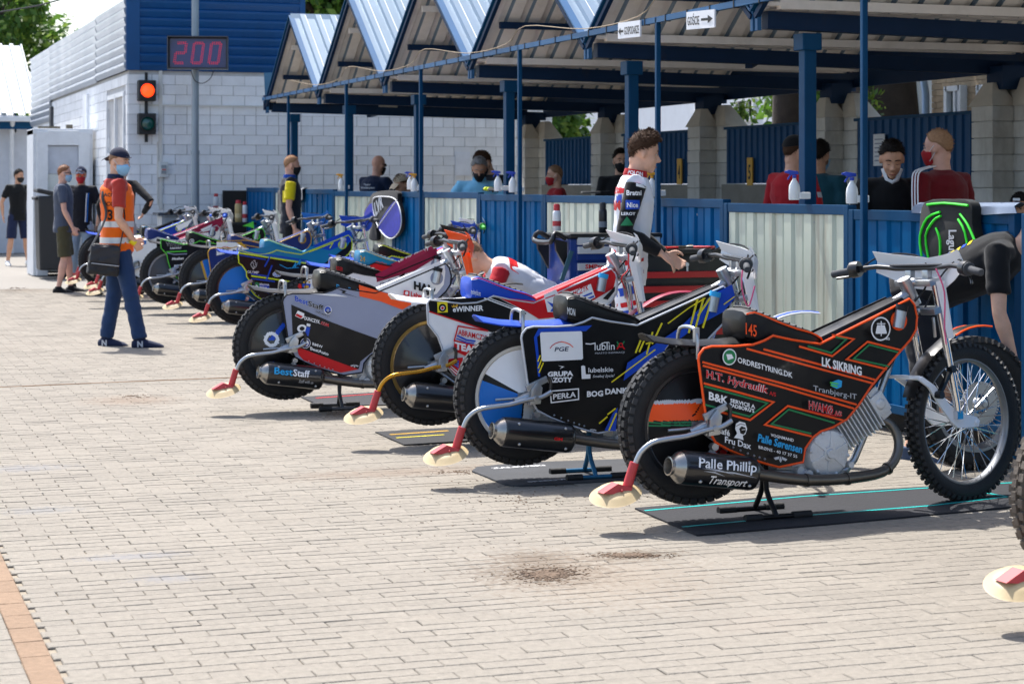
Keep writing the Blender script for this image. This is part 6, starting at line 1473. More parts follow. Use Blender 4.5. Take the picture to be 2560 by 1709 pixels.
p3 = person('man in navy flat cap, orange goggles and red mask, in jeans rolled at the shins', (g0.x, g0.y), -112, 1.74, hy=5, skin='tan', hair=('dark', 'crop'), shirt=('#15171f', 'short'), pants=('#8fa3b8', 'crop'), shoes='#18181b', mask='#b3202a', shades='#e8622a', cap=('#18233f', 'front', 'silver'),
    arms={'R': ((-.05, -.10, -.27), (.06, -.10, -.50), .8), 'L': ((-.03, .09, -.28), (.08, .07, -.5), .8)})
for x, c in ((.03, 'white'), (.05, 'skyblue')):
    decal(p3, 0, p3['spine'](.2, -x - .05, .02), (0, -.012, 0), (0, -.02, .4), c, 'stripe')
    decal(p3, 0, p3['spine'](.2, x + .05, .02), (0, .012, 0), (0, .02, .4), c, 'stripe')
decal(p3, 0, p3['spine'](.2, .03, .33), (0, -.06, 0), (0, 0, .03), 'skyblue', txt='FD')
g0 = onZ(306, 738)
p5 = person('rider in tight black long sleeved top with hand on hip, behind the marshal', (g0.x, g0.y), 55, 1.82, skin='fair', hair=('brown', 'short'), shirt=('#101114', 'long'), pants=('#9b9ca2', 'long'), shoes='#141416', fold=.004,
    arms={'R': ((-.10, -.27, -.20), (.04, -.10, -.36), .6), 'L': ((-.08, .10, -.28), (.04, .1, -.5), .6)}, pose={'legL': ((.02, .12, -.43), (-.05, .25, -.845)), 'legR': ((.02, -.05, -.44), (0, -.06, -.845))})
# marshal in the orange vest
g0 = onZ(292, 866)
p4 = person('marshal in orange reflective vest, backward navy cap and blue jeans, with a shoulder bag', (g0.x, g0.y), 2, 1.80, hy=-42, hp=4, skin='fair', hair=('fairhair', 'crop'), shirt=('#a8352c', 'short'), pants=('#233a5e', 'long'), shoes='#1b2540', mask='#8fc3e6', cap=('#1e2338', 'back'), collar='#22304f', vox=.010, bulk=1.03,
    arms={'R': ((-.02, -.07, -.28), (.13, .02, -.48), 1.0), 'L': ((.0, .05, -.28), (.16, -.12, -.47), 1.0)}, pose={'legR': ((.09, -.07, -.43), (.17, -.10, -.835)), 'legL': ((.0, .03, -.44), (-.07, .04, -.84)), 'footR': -18, 'footL': -35})
sp = p4['spine']
vm = MB().tube([sp(0, 0, -.10), sp(0, 0, .0), sp(.005, 0, .13), sp(.005, 0, .27), sp(0, 0, .38), sp(-.01, 0, .46), sp(-.012, 0, .51)], [(.196, .148), (.194, .146), (.182, .140), (.188, .146), (.196, .150), (.155, .138), (.10, .092)], 20)
vme = remesh(vm, .010, 2, .009, 7, 2); vo = cloth('#f06a12'); vme.materials.append(vo); vest = link('vest', vme, p4['root'])
p4['bvh'] = BVHTree.FromPolygons([v.co for v in vme.vertices], [list(p.vertices) for p in vme.polygons])
refl = M('reflective', '#d4d6d8', .35, .2, var=.08, vs=12)
for z in (.14, .0):
    pts = []
    for i in range(40):
        a = 2 * pi * i / 40; o = sp(0, 0, z); d = Vector((cos(a), sin(a), 0)); h = p4['bvh'].ray_cast(o + d * .4, -d, .5)
        pts.append((h[0] if h[0] else o + d * .19) + d * .003)
    rb = MB()
    for i, p in enumerate(pts): rb.v += [tuple(p + Vector((0, 0, -.026))), tuple(p + Vector((0, 0, .026)))]
    for i in range(40): j = (i + 1) % 40; rb.f.append([2 * i, 2 * j, 2 * j + 1, 2 * i + 1]); rb.m.append(0)
    rb.build('reflective_band', refl, vest, 60)
for txt, z, x0, x1, hgt in (('ACCR', .40, -.02, .14, .035), ('FCCR', .32, -.03, .14, .04), ('3', .20, .02, .08, .10)):
    # back print, read from behind: runs from the left shoulder to the right
    decal(p4, 0, sp(-.3, .16 - x0 - .05, z), (0, -(x1 - x0), 0), (0, 0, hgt), 'black', txt=txt, par=vest)
    decal(p4, 0, sp(-.10 - (.03 if txt != '3' else .0), -.3, z - .02), ((x1 - x0) * .6, 0, 0), (0, 0, hgt * .9), 'black', txt=txt, par=vest)
st = []
for i in range(13):
    f = i / 12; p = sp(-.11 + .02 * f, -.16 + .34 * f, .02 + .50 * (1 - abs(2 * f - 1) ** 2.0) - .10)
    st.append(p)
def strap(P, pts, nm, w, mat, off=.012):
    rb = MB(); q = []
    for p in pts:
        d = (p - P['spine'](0, 0, .3)); d.z = 0; d = d.normalized(); h = P['bvh'].ray_cast(p + d * .4, -d, .8); q.append(((h[0] if h[0] else p) + d * off))
    return MB().tube(smoothpts(q, 2), [(w, .004)] * (len(q) * 2 - 1), 8).build(nm, mat, par_bag, 60)
bag = thing('shoulder_bag', 'black camera bag hanging on the hip of the marshal', 'bag', (g0.x, g0.y, 0), radians(2)); par_bag = bag
bc = p4['hip'] + Vector((-.15, -.225, -.165))
bmm = M('bag_black', '#17181c', .6, var=.15, bump=.15, bs=80)
link('body', remesh(MB().box(bc, (.28, .13, .27), R=Matrix.Rotation(.12, 3, 'Y'), taper=.85), .012, 14, .016, 12, 4), bag).data.materials.append(bmm)
link('flap', remesh(MB().box(bc + Vector((0, -.050, .045)), (.26, .035, .15), R=Matrix.Rotation(.12, 3, 'Y')), .010, 8, .010, 14, 7), bag).data.materials.append(M('bag_flap', '#23242a', .55, var=.12))
MB().tube([bc + Vector((-.12, -.066, -.025)), bc + Vector((0, -.068, -.04)), bc + Vector((.12, -.066, -.055))], .004, 6).build('piping', M('print_silver', PCOL['silver'], .4), bag)
sB = [bc + Vector((.13, .0, .08)), sp(.02, -.21, .10), sp(.03, -.20, .25), sp(-.02, -.10, .53), sp(-.10, .05, .50)]
sB2 = [bc + Vector((-.13, .0, .08)), sp(-.12, -.14, .20), sp(-.14, -.08, .38), sp(-.10, .02, .51)]
for s_ in (sB, sB2): MB().tube(smoothpts(s_, 4), [(.018, .005)] * (len(s_) * 4 - 3), 8).build('strap', bmm, bag, 60)
for s in 'LR':
    c = p4['K'][s][2]
    fa = radians({'R': -18, 'L': -35}[s]); fd = Vector((cos(fa), sin(fa), 0)); sd_ = Vector((fd.y, -fd.x, 0))
    W, F = word('N', .05)
    MB().add([c + fd * (-.02 + .05 * x) + Vector((0, 0, -.055 + .05 * y)) + sd_ * .053 for x, y in W], F).build('lettering', paint('silver'), p4['root'])
gl = p4['A']['R'][2]
MB().tube([gl + Vector((-.03, 0, .01)), gl + Vector((.01, .01, -.02))], .029, 12).build('wrist_strap', M('print_yellow', PCOL['yellow'], .5), p4['root'], 60)
# people behind the partition
def standing(label, px, top, X, head, **kw):
    q, z = behind(px, top, X)
    lean = kw.get('lean', 0)
    h = kw.pop('h', None) or (z if lean < 5 else z / (.53 + .47 * cos(radians(lean))))
    return person(label, q, head, h / 1.0, legs=kw.pop('legs', False), **kw)
p6 = standing('man with yellow sleeves and blue collar standing by the far end of the partition', 726, 378, 5.42, -8, legs=True, pants=('#16181d', 'long'), skin='pink', hair=('buzz', 'crop'), shirt=('#20242e', 'short', '#d9c61a'), mask='#17171a', collar='#1c4fae')
decal(p6, 0, p6['spine'](-.1, -.3, .25), (.09, 0, 0), (0, 0, .14), 'yellow', 'emblem')
p7 = standing('bald man in navy T-shirt with sunglasses leaning on the counter', 922, 380, 6.6, 28, skin='pink', hair=('stubble', 'none'), shirt=('#15243f', 'short'), mask='#17171a', shades='#17171a', lean=14, bulk=1.12,
    arms={'R': ((.10, -.12, -.26), (.30, .02, -.36), .6), 'L': ((.12, .1, -.26), (.34, .05, -.33), .6)})
decal(p7, 0, p7['spine'](-.3, .05, .36), (0, -.12, 0), (0, 0, .025), 'silver', txt='Team')
decal(p7, 0, p7['spine'](-.3, .12, .32), (0, -.26, 0), (0, 0, .028), 'silver', txt='Wolverhampton')
p8 = standing('person in pale cap and navy patterned top bending over the counter', 1075, 418, 6.5, 200, h=1.72, lean=38, hp=10, skin='tan', hair=('brown', 'short'), shirt=('#141b33', 'long'), cap=('#b9a98f', 'front'))
for i in range(3): decal(p8, 0, p8['spine'](-.3, .1 - .1 * i, .25 + .06 * i), (0, -.06, 0), (0, 0, .03), 'white' if i % 2 else 'pink', 'emblem')
p9 = standing('grey haired man in light blue polo shirt and black mask looking down', 1198, 377, 6.45, -108, hp=22, skin='tan', hair=('grey', 'short'), shirt=('#86c8e8', 'short'), mask='#17171a', collar='#6fb4d6', lean=6, bulk=1.12, arms={'L': ((.06, .10, -.26), (.24, -.02, -.30), .6), 'R': ((.06, -.12, -.26), (.24, .0, -.30), .6)})
p10 = standing('brown haired man in dark shirt and black mask, head bowed beside the grey haired man', 1236, 360, 6.75, 195, hp=26, skin='fair', hair=('brown', 'short'), shirt=('#1c2127', 'short'), mask='#17171a', lean=6)
p11 = standing('boy in red mask and red and grey jacket seated behind the stalls', 1390, 412, 7.2, 168, h=1.62, skin='fair', hair=('fairhair', 'crop'), shirt=('#a5262c', 'long'), mask='#b3202a', lean=0)
p11['root'].location.z = .06
decal(p11, 0, p11['spine'](.04, .3, .25), (-.16, 0, -.03), (0, 0, .12), '#8a8d92', 'patch')
decal(p11, 0, p11['spine'](.02, .31, .28), (-.12, 0, -.02), (0, 0, .03), 'white', txt='LOKOMOTIV', d=.006)
p12 = standing('dark haired man in black mask peering past the thick column', 1551, 362, 8.0, -100, skin='fair', hair=('dark', 'short'), shirt=('#202226', 'long'), mask='#17171a')
p14 = standing('man in red racing shirt, black cap and blue mask behind the thick column', 1983, 324, 6.85, 12, skin='fair', hair=('brown', 'crop'), shirt=('#b01722', 'short'), mask='#58a9d8', cap=('#111215', 'front', 'white'), bulk=1.1,
    arms={'R': ((-.02, -.12, -.28), (.12, -.10, -.50), .6), 'L': ((.02, .1, -.28), (.16, .06, -.5), .6)})
decal(p14, 0, p14['spine'](-.3, .14, .12), (0, -.28, 0), (0, 0, .09), 'white', txt='STAL')
decal(p14, 0, p14['spine'](-.3, .15, .23), (0, -.30, 0), (0, 0, .02), 'white', 'stripe')
decal(p14, 0, p14['spine'](-.03, -.4, .36), (.10, 0, 0), (0, 0, .04), 'silver', 'emblem')
p15 = standing('dark haired man in teal jacket half hidden by the thick column', 2048, 337, 7.7, 38, skin='tan', hair=('dark', 'short'), shirt=('#1c4d5c', 'long'), mask='#8fc3e6')
p16 = standing('dark haired man in black T-shirt looking down at a phone, white mask on his chin', 2222, 323, 6.5, -96, hy=-18, hp=24, skin='tan', hair=('dark', 'short'), shirt=('#0e0f11', 'short'), lean=4,
    arms={'R': ((.04, -.09, -.28), (.24, .02, -.36), 1.0), 'L': ((.05, .08, -.28), (.26, -.02, -.33), 1.0)}, vox=.010)
xform(MB().tube([(.02, -.062, -.06), (.062, -.035, -.125), (.085, 0, -.135), (.062, .035, -.125), (.02, .062, -.06)], [(.010, .018)] * 5, 8), p16['Hm']).build('face_mask', M('mask_white', '#dfe1e3', .8), p16['root'], 60)
decal(p16, 0, p16['spine'](.3, .09, .26), (0, -.17, 0), (0, 0, .03), 'cyan', txt='Best')
decal(p16, 0, p16['spine'](.3, .00, .26), (0, -.10, 0), (0, 0, .03), 'white', txt='Staff', d=.006)
decal(p16, 0, p16['spine'](.3, .05, .20), (0, -.10, 0), (0, 0, .018), 'silver', txt='DUNCZYK')
decal(p16, 0, p16['spine'](.3, .02, .13), (0, -.06, 0), (0, 0, .05), 'skyblue', txt='di')
ph = p16['A']['L'][2] + Vector((.06, -.03, .03))
po = thing('phone', 'black phone held by the man in the black T-shirt', 'phone', p16['root'].location, radians(-96))
MB().box(ph, (.13, .07, .010), R=Matrix.Rotation(-.5, 3, 'Y')).build('case', M('case_dark'), po, bevel=.003)
MB().box(ph + Vector((-.003, 0, .006)), (.115, .062, .003), R=Matrix.Rotation(-.5, 3, 'Y')).build('screen', M('screen_black', '#0a0a0c', .1), po)
p17 = standing('fair cropped man in dark red long sleeved top seen from behind', 2352, 303, 6.75, 112, skin='pink', hair=('buzz', 'crop'), shirt=('#6e1018', 'long'), mask='#a81c24', bulk=1.16, hy=14, fold=.012)
S_, E, W_, c_ = p17['A']['L']
for i in range(3):
    o = Vector((-.03 + .022 * i, .0, 0)); n_ = p17['spine'](-.03 + .022 * i, .09, .545)
    MB().tube(smoothpts([n_ + Vector((0, 0, .025)), S_ + o + Vector((0, .045, .066)), S_ + o + Vector((0, .075, 0)), S_.lerp(E, .5) + o + Vector((0, .068, 0)), E + o + Vector((0, .06, 0))], 3), .005, 6).build('sleeve_stripe', paint('white'), p17['root'], 60)
p18 = standing('person in black cap seated low at the right edge of the view', 2552, 462, 7.1, -140, h=1.40, skin='tan', hair=('dark', 'short'), shirt=('#1a1b1f', 'long'), cap=('#0f1012', 'front', 'white'))
# ------------------------------------------------------------------ rider in the white POLONIA suit
p13 = person('rider in white and red race suit with POLONIA collar standing between the motorcycles', (4.65, 11.25), -20, 1.79, hy=4, hp=8, skin='fair', hair=('brown', 'quiff'), shirt=('#e8e9ee', 'long', '#0f1013'), pants=('#e8e9ee', 'long'), bulk=.94, shoes='#141416', collar='#b3161e', vox=.0085, fold=.007, lean=6,
    arms={'R': ((-.07, -.05, -.27), (.15, -.04, -.40), .75), 'L': ((.0, .05, -.28), (.2, .04, -.42), .7)}, pose={'palmR': (0, .3, -1), 'handR': (.75, .05, -.65)})
sp = p13['spine']; bv = p13['bvh']
decal(p13, 0, sp(-.06, -.4, .545), (.12, 0, -.02), (0, 0, .025), 'white', txt='POLONIA', bvh=BVHTree.FromPolygons([v.co for v in bpy.data.objects[[o.name for o in p13['shirt'].children if o.name.startswith('collar')][0]].data.vertices], [list(p.vertices) for p in bpy.data.objects[[o.name for o in p13['shirt'].children if o.name.startswith('collar')][0]].data.polygons]))
for (x, z, w, h_, c) in ((-.13, .42, .07, .03, 'red'), (-.14, .36, .06, .05, 'blue'), (-.15, .22, .05, .12, 'red'), (-.14, .05, .06, .10, 'red'), (-.10, -.06, .20, .03, 'red')):
    decal(p13, 0, sp(x, -.4, z), (w, 0, 0), (0, 0, h_), c, 'emblem')
decal(p13, 0, sp(-.3, .12, .40), (0, -.24, 0), (0, 0, .04), 'red', txt='ABRAMCZYK'); decal(p13, 0, sp(-.3, .12, .30), (0, -.24, 0), (0, 0, .06), 'red', txt='TEAM'); decal(p13, 0, sp(-.3, .10, .1), (0, -.2, 0), (0, 0, .05), 'black', 'emblem')
slv = [c for c in p13['root'].children if c.name.startswith('sleeve')]
sR = min(slv, key=lambda o: sum(v.co.y for v in o.data.vertices) / len(o.data.vertices))
bs = BVHTree.FromPolygons([v.co for v in sR.data.vertices], [list(p.vertices) for p in sR.data.polygons])
S_, E, W_, c_ = p13['A']['R']
def armd(f, dz, U, V, col, **k): decal(p13, 0, S_.lerp(E, f) + Vector((0, -.3, dz)), U, V, col, bvh=bs, par=sR, **k)
armd(.02, .03, (.075, 0, -.01), (0, 0, -.045), 'red', name='stripe'); armd(.0, .0, (.08, 0, -.02), (0, 0, .018), 'white', name='stripe')
decal(p13, 0, S_.lerp(E, .18) + Vector((-.045, -.3, -.005)), (.09, 0, 0), (0, 0, .03), 'white', txt='Bratni', bvh=bs, par=sR, d=.006)
decal(p13, 0, S_.lerp(E, .40) + Vector((-.035, -.3, -.03)), (.085, 0, 0), (0, 0, .055), 'blue', 'emblem', bvh=bs, par=sR, d=.005)
decal(p13, 0, S_.lerp(E, .40) + Vector((-.028, -.3, -.018)), (.068, 0, 0), (0, 0, .03), 'white', txt='Nice', bvh=bs, par=sR, d=.008)
decal(p13, 0, S_.lerp(E, .72) + Vector((-.045, -.3, -.04)), (.08, 0, 0), (0, 0, .055), 'green', 'emblem', poly=lambda u, v: (.5 + (u - .5) * (1 - v), v), bvh=bs, par=sR, d=.005)
decal(p13, 0, S_.lerp(E, .62) + Vector((-.045, -.3, -.005)), (.085, 0, .0), (0, 0, .018), 'white', txt='LEROY', bvh=bs, par=sR, d=.006)
tr13 = [c for c in p13['root'].children if c.name.startswith('trousers')][0]
bt_ = BVHTree.FromPolygons([v.co for v in tr13.data.vertices], [list(p.vertices) for p in tr13.data.polygons])
hp_ = p13['hip']
for z, c, w in ((-.02, 'red', .03), (-.10, 'blue', .025), (-.20, 'blue', .05), (-.27, 'red', .03), (-.36, 'blue', .07), (-.47, 'red', .04), (-.56, 'blue', .06)):
    decal(p13, 0, hp_ + Vector((-.10, -.4, z)), (.22, 0, .05), (0, 0, w), c, 'stripe', bvh=bt_, par=tr13)
decal(p13, 0, hp_ + Vector((.05, -.4, -.16)), (0, 0, .12), (-.03, 0, 0), 'blue', txt='MEGA', bvh=bt_, par=tr13, d=.007)
# crouching mechanic and bending mechanic
p19 = person('fair haired mechanic in white and red jacket crouching head down between the motorcycles', (4.66, 13.32), 168, 1.76, lean=64, hp=28, skin='fair', hair=('fairhair', 'short'), shirt=('#cfd2d8', 'long', '#b3202a'), pants=('#22252c', 'long'), vox=.011,
    pose={'hip': (-.28, 0, .60), 'legL': ((.34, .16, -.12), (.05, .14, -.50)), 'legR': ((.34, -.16, -.12), (.05, -.14, -.50))}, arms={'R': ((.10, -.10, -.24), (.20, .02, -.42), .8), 'L': ((.10, .10, -.24), (.2, -.02, -.42), .8)})
decal(p19, 0, p19['spine'](-.05, .16, .35) + Vector((0, 0, .3)), (0, -.32, 0), (.06, 0, 0), 'red', 'stripe')
decal(p19, 0, p19['spine'](-.05, .12, .18) + Vector((0, 0, .3)), (0, -.22, 0), (.10, 0, 0), 'silver', txt='48', d=.005)
p20 = person('mechanic in black T-shirt with yellow and blue print bending over beside the nearest blue panel', (5.50, 9.14), -48, 1.82, lean=66, hp=15, skin='fair', hair=('dark', 'short'), shirt=('#101114', 'short'), pants=('#1a1b20', 'short'), shoes='#3b4a63', vox=.0105, bulk=1.08,
    pose={'hip': (-.04, 0, .86), 'legL': ((.08, .08, -.42), (.0, .12, -.775)), 'legR': ((.10, -.06, -.42), (.0, -.10, -.775))}, arms={'R': ((.02, -.04, -.29), (.08, .0, -.52), .8), 'L': ((.02, .04, -.29), (.08, .0, -.52), .8)})
for i in range(6):
    o = p20['spine'](-.0, .16, .04 + .035 * i)
    decal(p20, 0, o + Vector((0, -.5 if 0 else 0, .3)), (.0, -.26, 0), (.022, 0, .008), 'yellow' if i % 3 != 1 else 'blue', 'stripe')
    decal(p20, 0, p20['spine'](-.02 - .012 * i, -.4, .02 + .02 * i), (.12, 0, .03), (0, 0, .016), 'yellow' if i % 3 != 1 else 'blue', 'stripe')
# ------------------------------------------------------------------ small things on and by the partition
mbot = M('bottle_white', '#dfe2e2', .4, var=.05)
def spray_bottle(px, py, col, lab, X=5.70, s=1.):
    p = onX(px, py, X)
    t = thing('spray_bottle', lab, 'spray bottle', p, radians(161), group='trigger spray bottles along the partition')
    t.scale = (.75, .75, .75)
    MB().lathe([(0, 0), (.044, 0), (.047, .012), (.047, .085), (.043, .12), (.026, .155), (.016, .168), (.014, .185)], axis=(0, 0, 1), n=20).build('body', mbot, t, 45)
    hm = M('trigger_' + col, {'yellow': '#d99a16', 'blue': '#1a3fae'}[col], .45)
    h = MB().tube([(0, 0, .18), (0, 0, .205)], .018, 12).prism([(-.035, -.011, .212), (-.03, -.011, .236), (.05, -.011, .248), (.068, -.011, .240), (.068, -.011, .222), (.02, -.011, .205)], (0, .022, 0)).build('trigger_head', hm, t, 40, bevel=.004)
    MB().prism([(.022, -.006, .212), (.036, -.006, .212), (.062, -.006, .172), (.052, -.006, .165)], (0, .012, 0)).build('trigger', hm, h, bevel=.002)
    MB().tube([(.068, 0, .231), (.080, 0, .232)], .009, 10).build('nozzle', hm, h, 40)
    c = p + Vector((.055, -.015, .027))
    MB().box(c, (.075, .055, .042)).build('bottle_clip', mbot, bevel=.006, label='white clip holding the ' + lab.split(' trigger')[0].split(' spray')[0] + ' topped bottle ' + lab.split('bottle ')[1], cat='clip')
for px, py, c, lab in ((853, 474, 'yellow', 'yellow trigger spray bottle by the leftmost slim post'), (1026, 474, 'blue', 'blue trigger spray bottle tucked behind a yellow one'), (1036, 478, 'yellow', 'yellow trigger spray bottle in front of a blue one'),
                       (1245, 478, 'blue', 'blue trigger spray bottle left of the pair by the column'), (1282, 481, 'blue', 'blue trigger spray bottle right of the pair by the column'), (1630, 492, 'yellow', 'yellow trigger spray bottle just behind the rider shoulder'),
                       (1986, 500, 'blue', 'blue trigger spray bottle in front of the red shirted man'), (2130, 509, 'blue', 'blue trigger spray bottle left of the nearest slim post')):
    spray_bottle(px, py, c, lab)
def hang(name, pts, z, X, mat_, label=None, cat=None, par=None, th=.04, bev=.012, dx=0.):
    ox, oy, k = Z[z] if isinstance(z, str) else z
    P = [onX(ox + x / k, oy + y / k, X) for x, y in pts]
    P = [p + Vector((dx, 0, 0)) for p in smoothpts(P, 3, True)]
    return MB().prism(P, (th, 0, 0)).build(name, mat_, par, 50, bevel=bev, label=label, cat=cat), P
vio = M('print_violet', PCOL['violet'], .5, var=.25, vs=20)
blkc = cloth('#121317')
b1, P = hang('padded_bag', [(1030, 62), (1110, 45), (1195, 50), (1200, 110), (1222, 200), (1218, 300), (1170, 362), (1120, 355), (1070, 295), (1045, 255), (1060, 375), (1005, 370), (1010, 290), (970, 195), (1000, 130)], '7', 5.70, blkc, 'black and violet padded bag with white piping hung over a cream panel', 'bag', th=.05)
hang('violet_panel', [(1140, 160), (1190, 115), (1215, 200), (1212, 300), (1168, 355), (1118, 345), (1068, 285)], '7', 5.695, vio, par=b1, th=.006, bev=0)
hang('violet_panel', [(975, 195), (1025, 130), (1040, 245), (985, 262)], '7', 5.695, vio, par=b1, th=.006, bev=0)
q = lambda z, pts, X: [onX(Z[z][0] + x / Z[z][2], Z[z][1] + y / Z[z][2], X) for x, y in pts]
MB().tube(smoothpts(q('7', [(1070, 290), (1040, 200), (1035, 100), (1110, 85), (1185, 105), (1222, 200), (1218, 300), (1170, 365), (1118, 352)], 5.692), 4, True), .006, 6).build('piping', M('sign_white'), b1, 60)
MB().tube(q('7', [(1062, 295), (1195, 108)], 5.692), .006, 6).build('piping', M('sign_white'), b1, 60)
W, F = word('LVR', .05)
o, u, v = q('7', [(1050, 215), (1105, 150), (1040, 130)], 5.69)
MB().add([o + (u - o) * x + (v - o) * y for x, y in W], F).build('lettering', paint('silver'), b1)
z9 = (1960, 440, 2.2)
gb, P = hang('back_protector', [(2310, 505), (2370, 498), (2425, 505), (2430, 560), (2440, 620), (2415, 655), (2340, 660), (2300, 620), (2298, 560)], (0, 0, 1), 5.70, cloth('#15181a'), 'black back protector with neon green lines hanging on the nearest blue panel', 'protector', th=.06)
neo = M('neon_green', '#2fe02a', .6, var=.05)
for pts in ([(2304, 640), (2300, 590), (2318, 545), (2350, 530)], [(2322, 650), (2314, 590), (2334, 552), (2352, 540)], [(2350, 655), (2350, 600), (2340, 570)], [(2400, 535), (2418, 560), (2436, 600)], [(2395, 548), (2412, 580), (2422, 640)], [(2318, 512), (2360, 508), (2420, 514)]):
    MB().tube(smoothpts(q9 := [onX(x, y, 5.695) for x, y in pts], 3), .007, 6).build('neon_line', neo, gb, 60)
o, u, v = [onX(x, y, 5.69) for x, y in ((2372, 575), (2372, 648), (2394, 575))]
W, F = word('Laguta', .02)
MB().add([o + (u - o) * x + (v - o) * y * .9 for x, y in W], F).build('lettering', paint('silver'), gb)
def drape(name, z, px0, px1, y0, drop, X, mat_, label, cat, seed=0, n=14):
    """cloth laid over the top rail, hanging in folds in front of it"""
    rnd = random.Random(seed); g = []
    for i in range(n + 1):
        f = i / n; px = px0 + (px1 - px0) * f; t0 = onX(px, y0, X); col = []
        L = drop * (1 - .25 * abs(2 * f - 1) ** 2 + rnd.uniform(-.05, .05))
        ph = sin(f * 17 + seed) * .018
        for j in range(9):
            s = j / 8
            if s < .2: col.append((t0.x + .08 - s * .45, t0.y, t0.z + .008 + .01 * sin(s * 15)))
            else: col.append((t0.x - .012 - abs(ph) * s + ph * (s - .2), t0.y + .03 * (s - .2) * (1 - 2 * f), t0.z - (s - .2) / .8 * L))
        g.append(col)
    return slab(MB(), g, (.004, 0, 0)).build(name, mat_, None, 60, label=label, cat=cat)
drape('dark_jersey', 0, 697, 748, 474, .36, 5.76, cloth('#1a1f2a'), 'dark jersey hanging over the far cream panel', 'jersey', 1)
drape('grey_cloth', 0, 728, 758, 472, .17, 5.745, cloth('#7d8085'), 'grey cloth lying over the dark jersey on the rail', 'cloth', 4, 8)
drape('grey_jacket', 0, 2290, 2540, 514, .05, 5.78, cloth('#6f7c90'), 'grey-blue jacket laid along the rail of the nearest blue panel', 'jacket', 2)
gp = onX(1222, 478, 5.80)
gl = thing('work_gloves', 'pair of black work gloves with neon cuffs on the rail', 'gloves', gp)
for k in (-1, 1):
    h = MB(); hand_shapes(h, Vector((0, k * .07, .02)), (.3 * k, .9 * k, 0), (0, 0, -1), .3, k)
    m = remesh(h, .008, 2); m.materials.append(blkc); gg = link('glove', m, gl)
    MB().tube([(-.0, k * .03, .02), (0, k * .065, .022)], .032, 12, flat=.6).build('cuff', M('print_neon', PCOL['neon'], .6), gg, 50)
pp = onX(1478, 484, 5.9)
MB().prism([(0, -.2, 0), (.08, -.22, 0), (.1, .2, 0), (.0, .24, 0), (-.05, .05, 0)], (0, 0, .02)).build('leather_pad', blkc, None, 40, bevel=.006, loc=pp, label='flat black pad lying on the counter right of the red masked boy', cat='pad')
# notices on the fence
for px, py, lab in ((1990, 388, 'paper notice on the blue fence behind the red shirted man'), (2198, 375, 'paper notice on the blue fence behind the man with the phone')):
    c = onX(px, py, 9.44); s = MB().box(c, (.008, .21, .30)).build('notice_sheet', M('paper'), label=lab, cat='notice')
    for i in range(6): MB().box(c + Vector((-.006, .0, .1 - i * .04)), (.002, .15, .012)).build('printed_line', M('print_grey', PCOL['grey'], .6), s)
# ------------------------------------------------------------------ tool carts
mcb = M('cart_blue', '#153a86', .35, .1, var=.06, coat=.3); mcs = M('cart_silver', '#d3d6da', .35, .3, var=.06); mck = M('cart_black', '#17181b', .4, .1, var=.1, coat=.2); mcr = M('cart_red', '#a81c1f', .4, .1, var=.06, coat=.2)
ca = thing('tool_cart', 'blue tool cart with silver drawer fronts behind the rider', 'tool cart', (4.92, 12.95, .045))
MB().box((.34, .24, .56), (.68, .46, .88)).build('cabinet', mcb, ca, bevel=.006)
for i in range(7):
    z = .90 - i * .115
    d = MB().box((.35, .0, z), (.60, .02, .095)).build('drawer', mcb, ca, bevel=.003)
    MB().box((.35, -.018, z + .022), (.60, .03, .05)).build('pull', mcs, d, bevel=.004)
MB().box((.34, .23, 1.02), (.70, .50, .035)).build('worktop', mck, ca, bevel=.008)
MB().box((.36, -.01, .985), (.62, .02, .05)).build('name_strip', mcs, ca)
flat_text('lettering', 'SMPro', (.10, -.034, .795), (.14, 0, 0), (0, 0, .03), paint('red'), ca, .03)
MB().tube(smoothpts([(-.01, .06, 1.0), (-.09, .06, 1.04), (-.12, .06, .98), (-.12, .40, .98), (-.09, .40, 1.04), (-.01, .40, 1.0)], 3), .018, 10).build('push_handle', mck, ca, 50)
MB().prism([(-.01, .03, .98), (-.10, .03, 1.0), (-.09, .03, .92), (-.01, .03, .78)], (0, .03, 0)).prism([(-.01, .40, .98), (-.10, .40, 1.0), (-.09, .40, .92), (-.01, .40, .78)], (0, .03, 0)).build('handle_bracket', mck, ca, kind='stuff')
for x, y in ((.08, .06), (.60, .06), (.08, .42), (.60, .42)): MB().lathe([(.015, -.02), (.055, -.02), (.06, 0), (.055, .02), (.015, .02)], (x, y, .06), n=16, closed=True).build('castor', M('rubber_black'), ca, 40)
MB().box((-.03, -.01, .86), (.03, .012, .22), R=Matrix.Rotation(.35, 3, 'Y')).build('hanging_rag', cloth('#3a5f6e'), label='blue-grey strip of cloth hanging from the handle of the blue tool cart', cat='rag', loc=(4.92, 12.95, 0))
cb = thing('tool_chest', 'black tool chest with red drawer fronts right of the rider', 'tool chest', (5.02, 11.95, 0))
MB().box((.30, .22, .50), (.64, .44, .94)).build('cabinet', mck, cb, bevel=.006)
MB().box((.30, -.002, .90), (.62, .02, .11)).build('top_panel', mck, cb, bevel=.003)
MB().lathe([(0, -.022), (.014, -.022), (.016, -.01)], (.33, 0, .90), n=14).box((.33, -.024, .86), (.012, .006, .05)).build('lock', mcs, cb)
for i in range(7):
    z = .815 - i * .094
    d = MB().box((.30, -.003, z), (.60, .022, .082)).build('drawer', mck, cb, bevel=.003)
    MB().box((.30, -.022, z + .02), (.60, .03, .042)).build('pull', mcr, d, bevel=.005)
MB().box((.30, .21, .985), (.66, .48, .03)).build('worktop', mck, cb, bevel=.006)
for x in (.06, .54): MB().lathe([(.015, -.02), (.045, -.02), (.05, 0), (.045, .02), (.015, .02)], (x, .06, .05), n=16, closed=True).build('castor', M('rubber_black'), cb, 40)
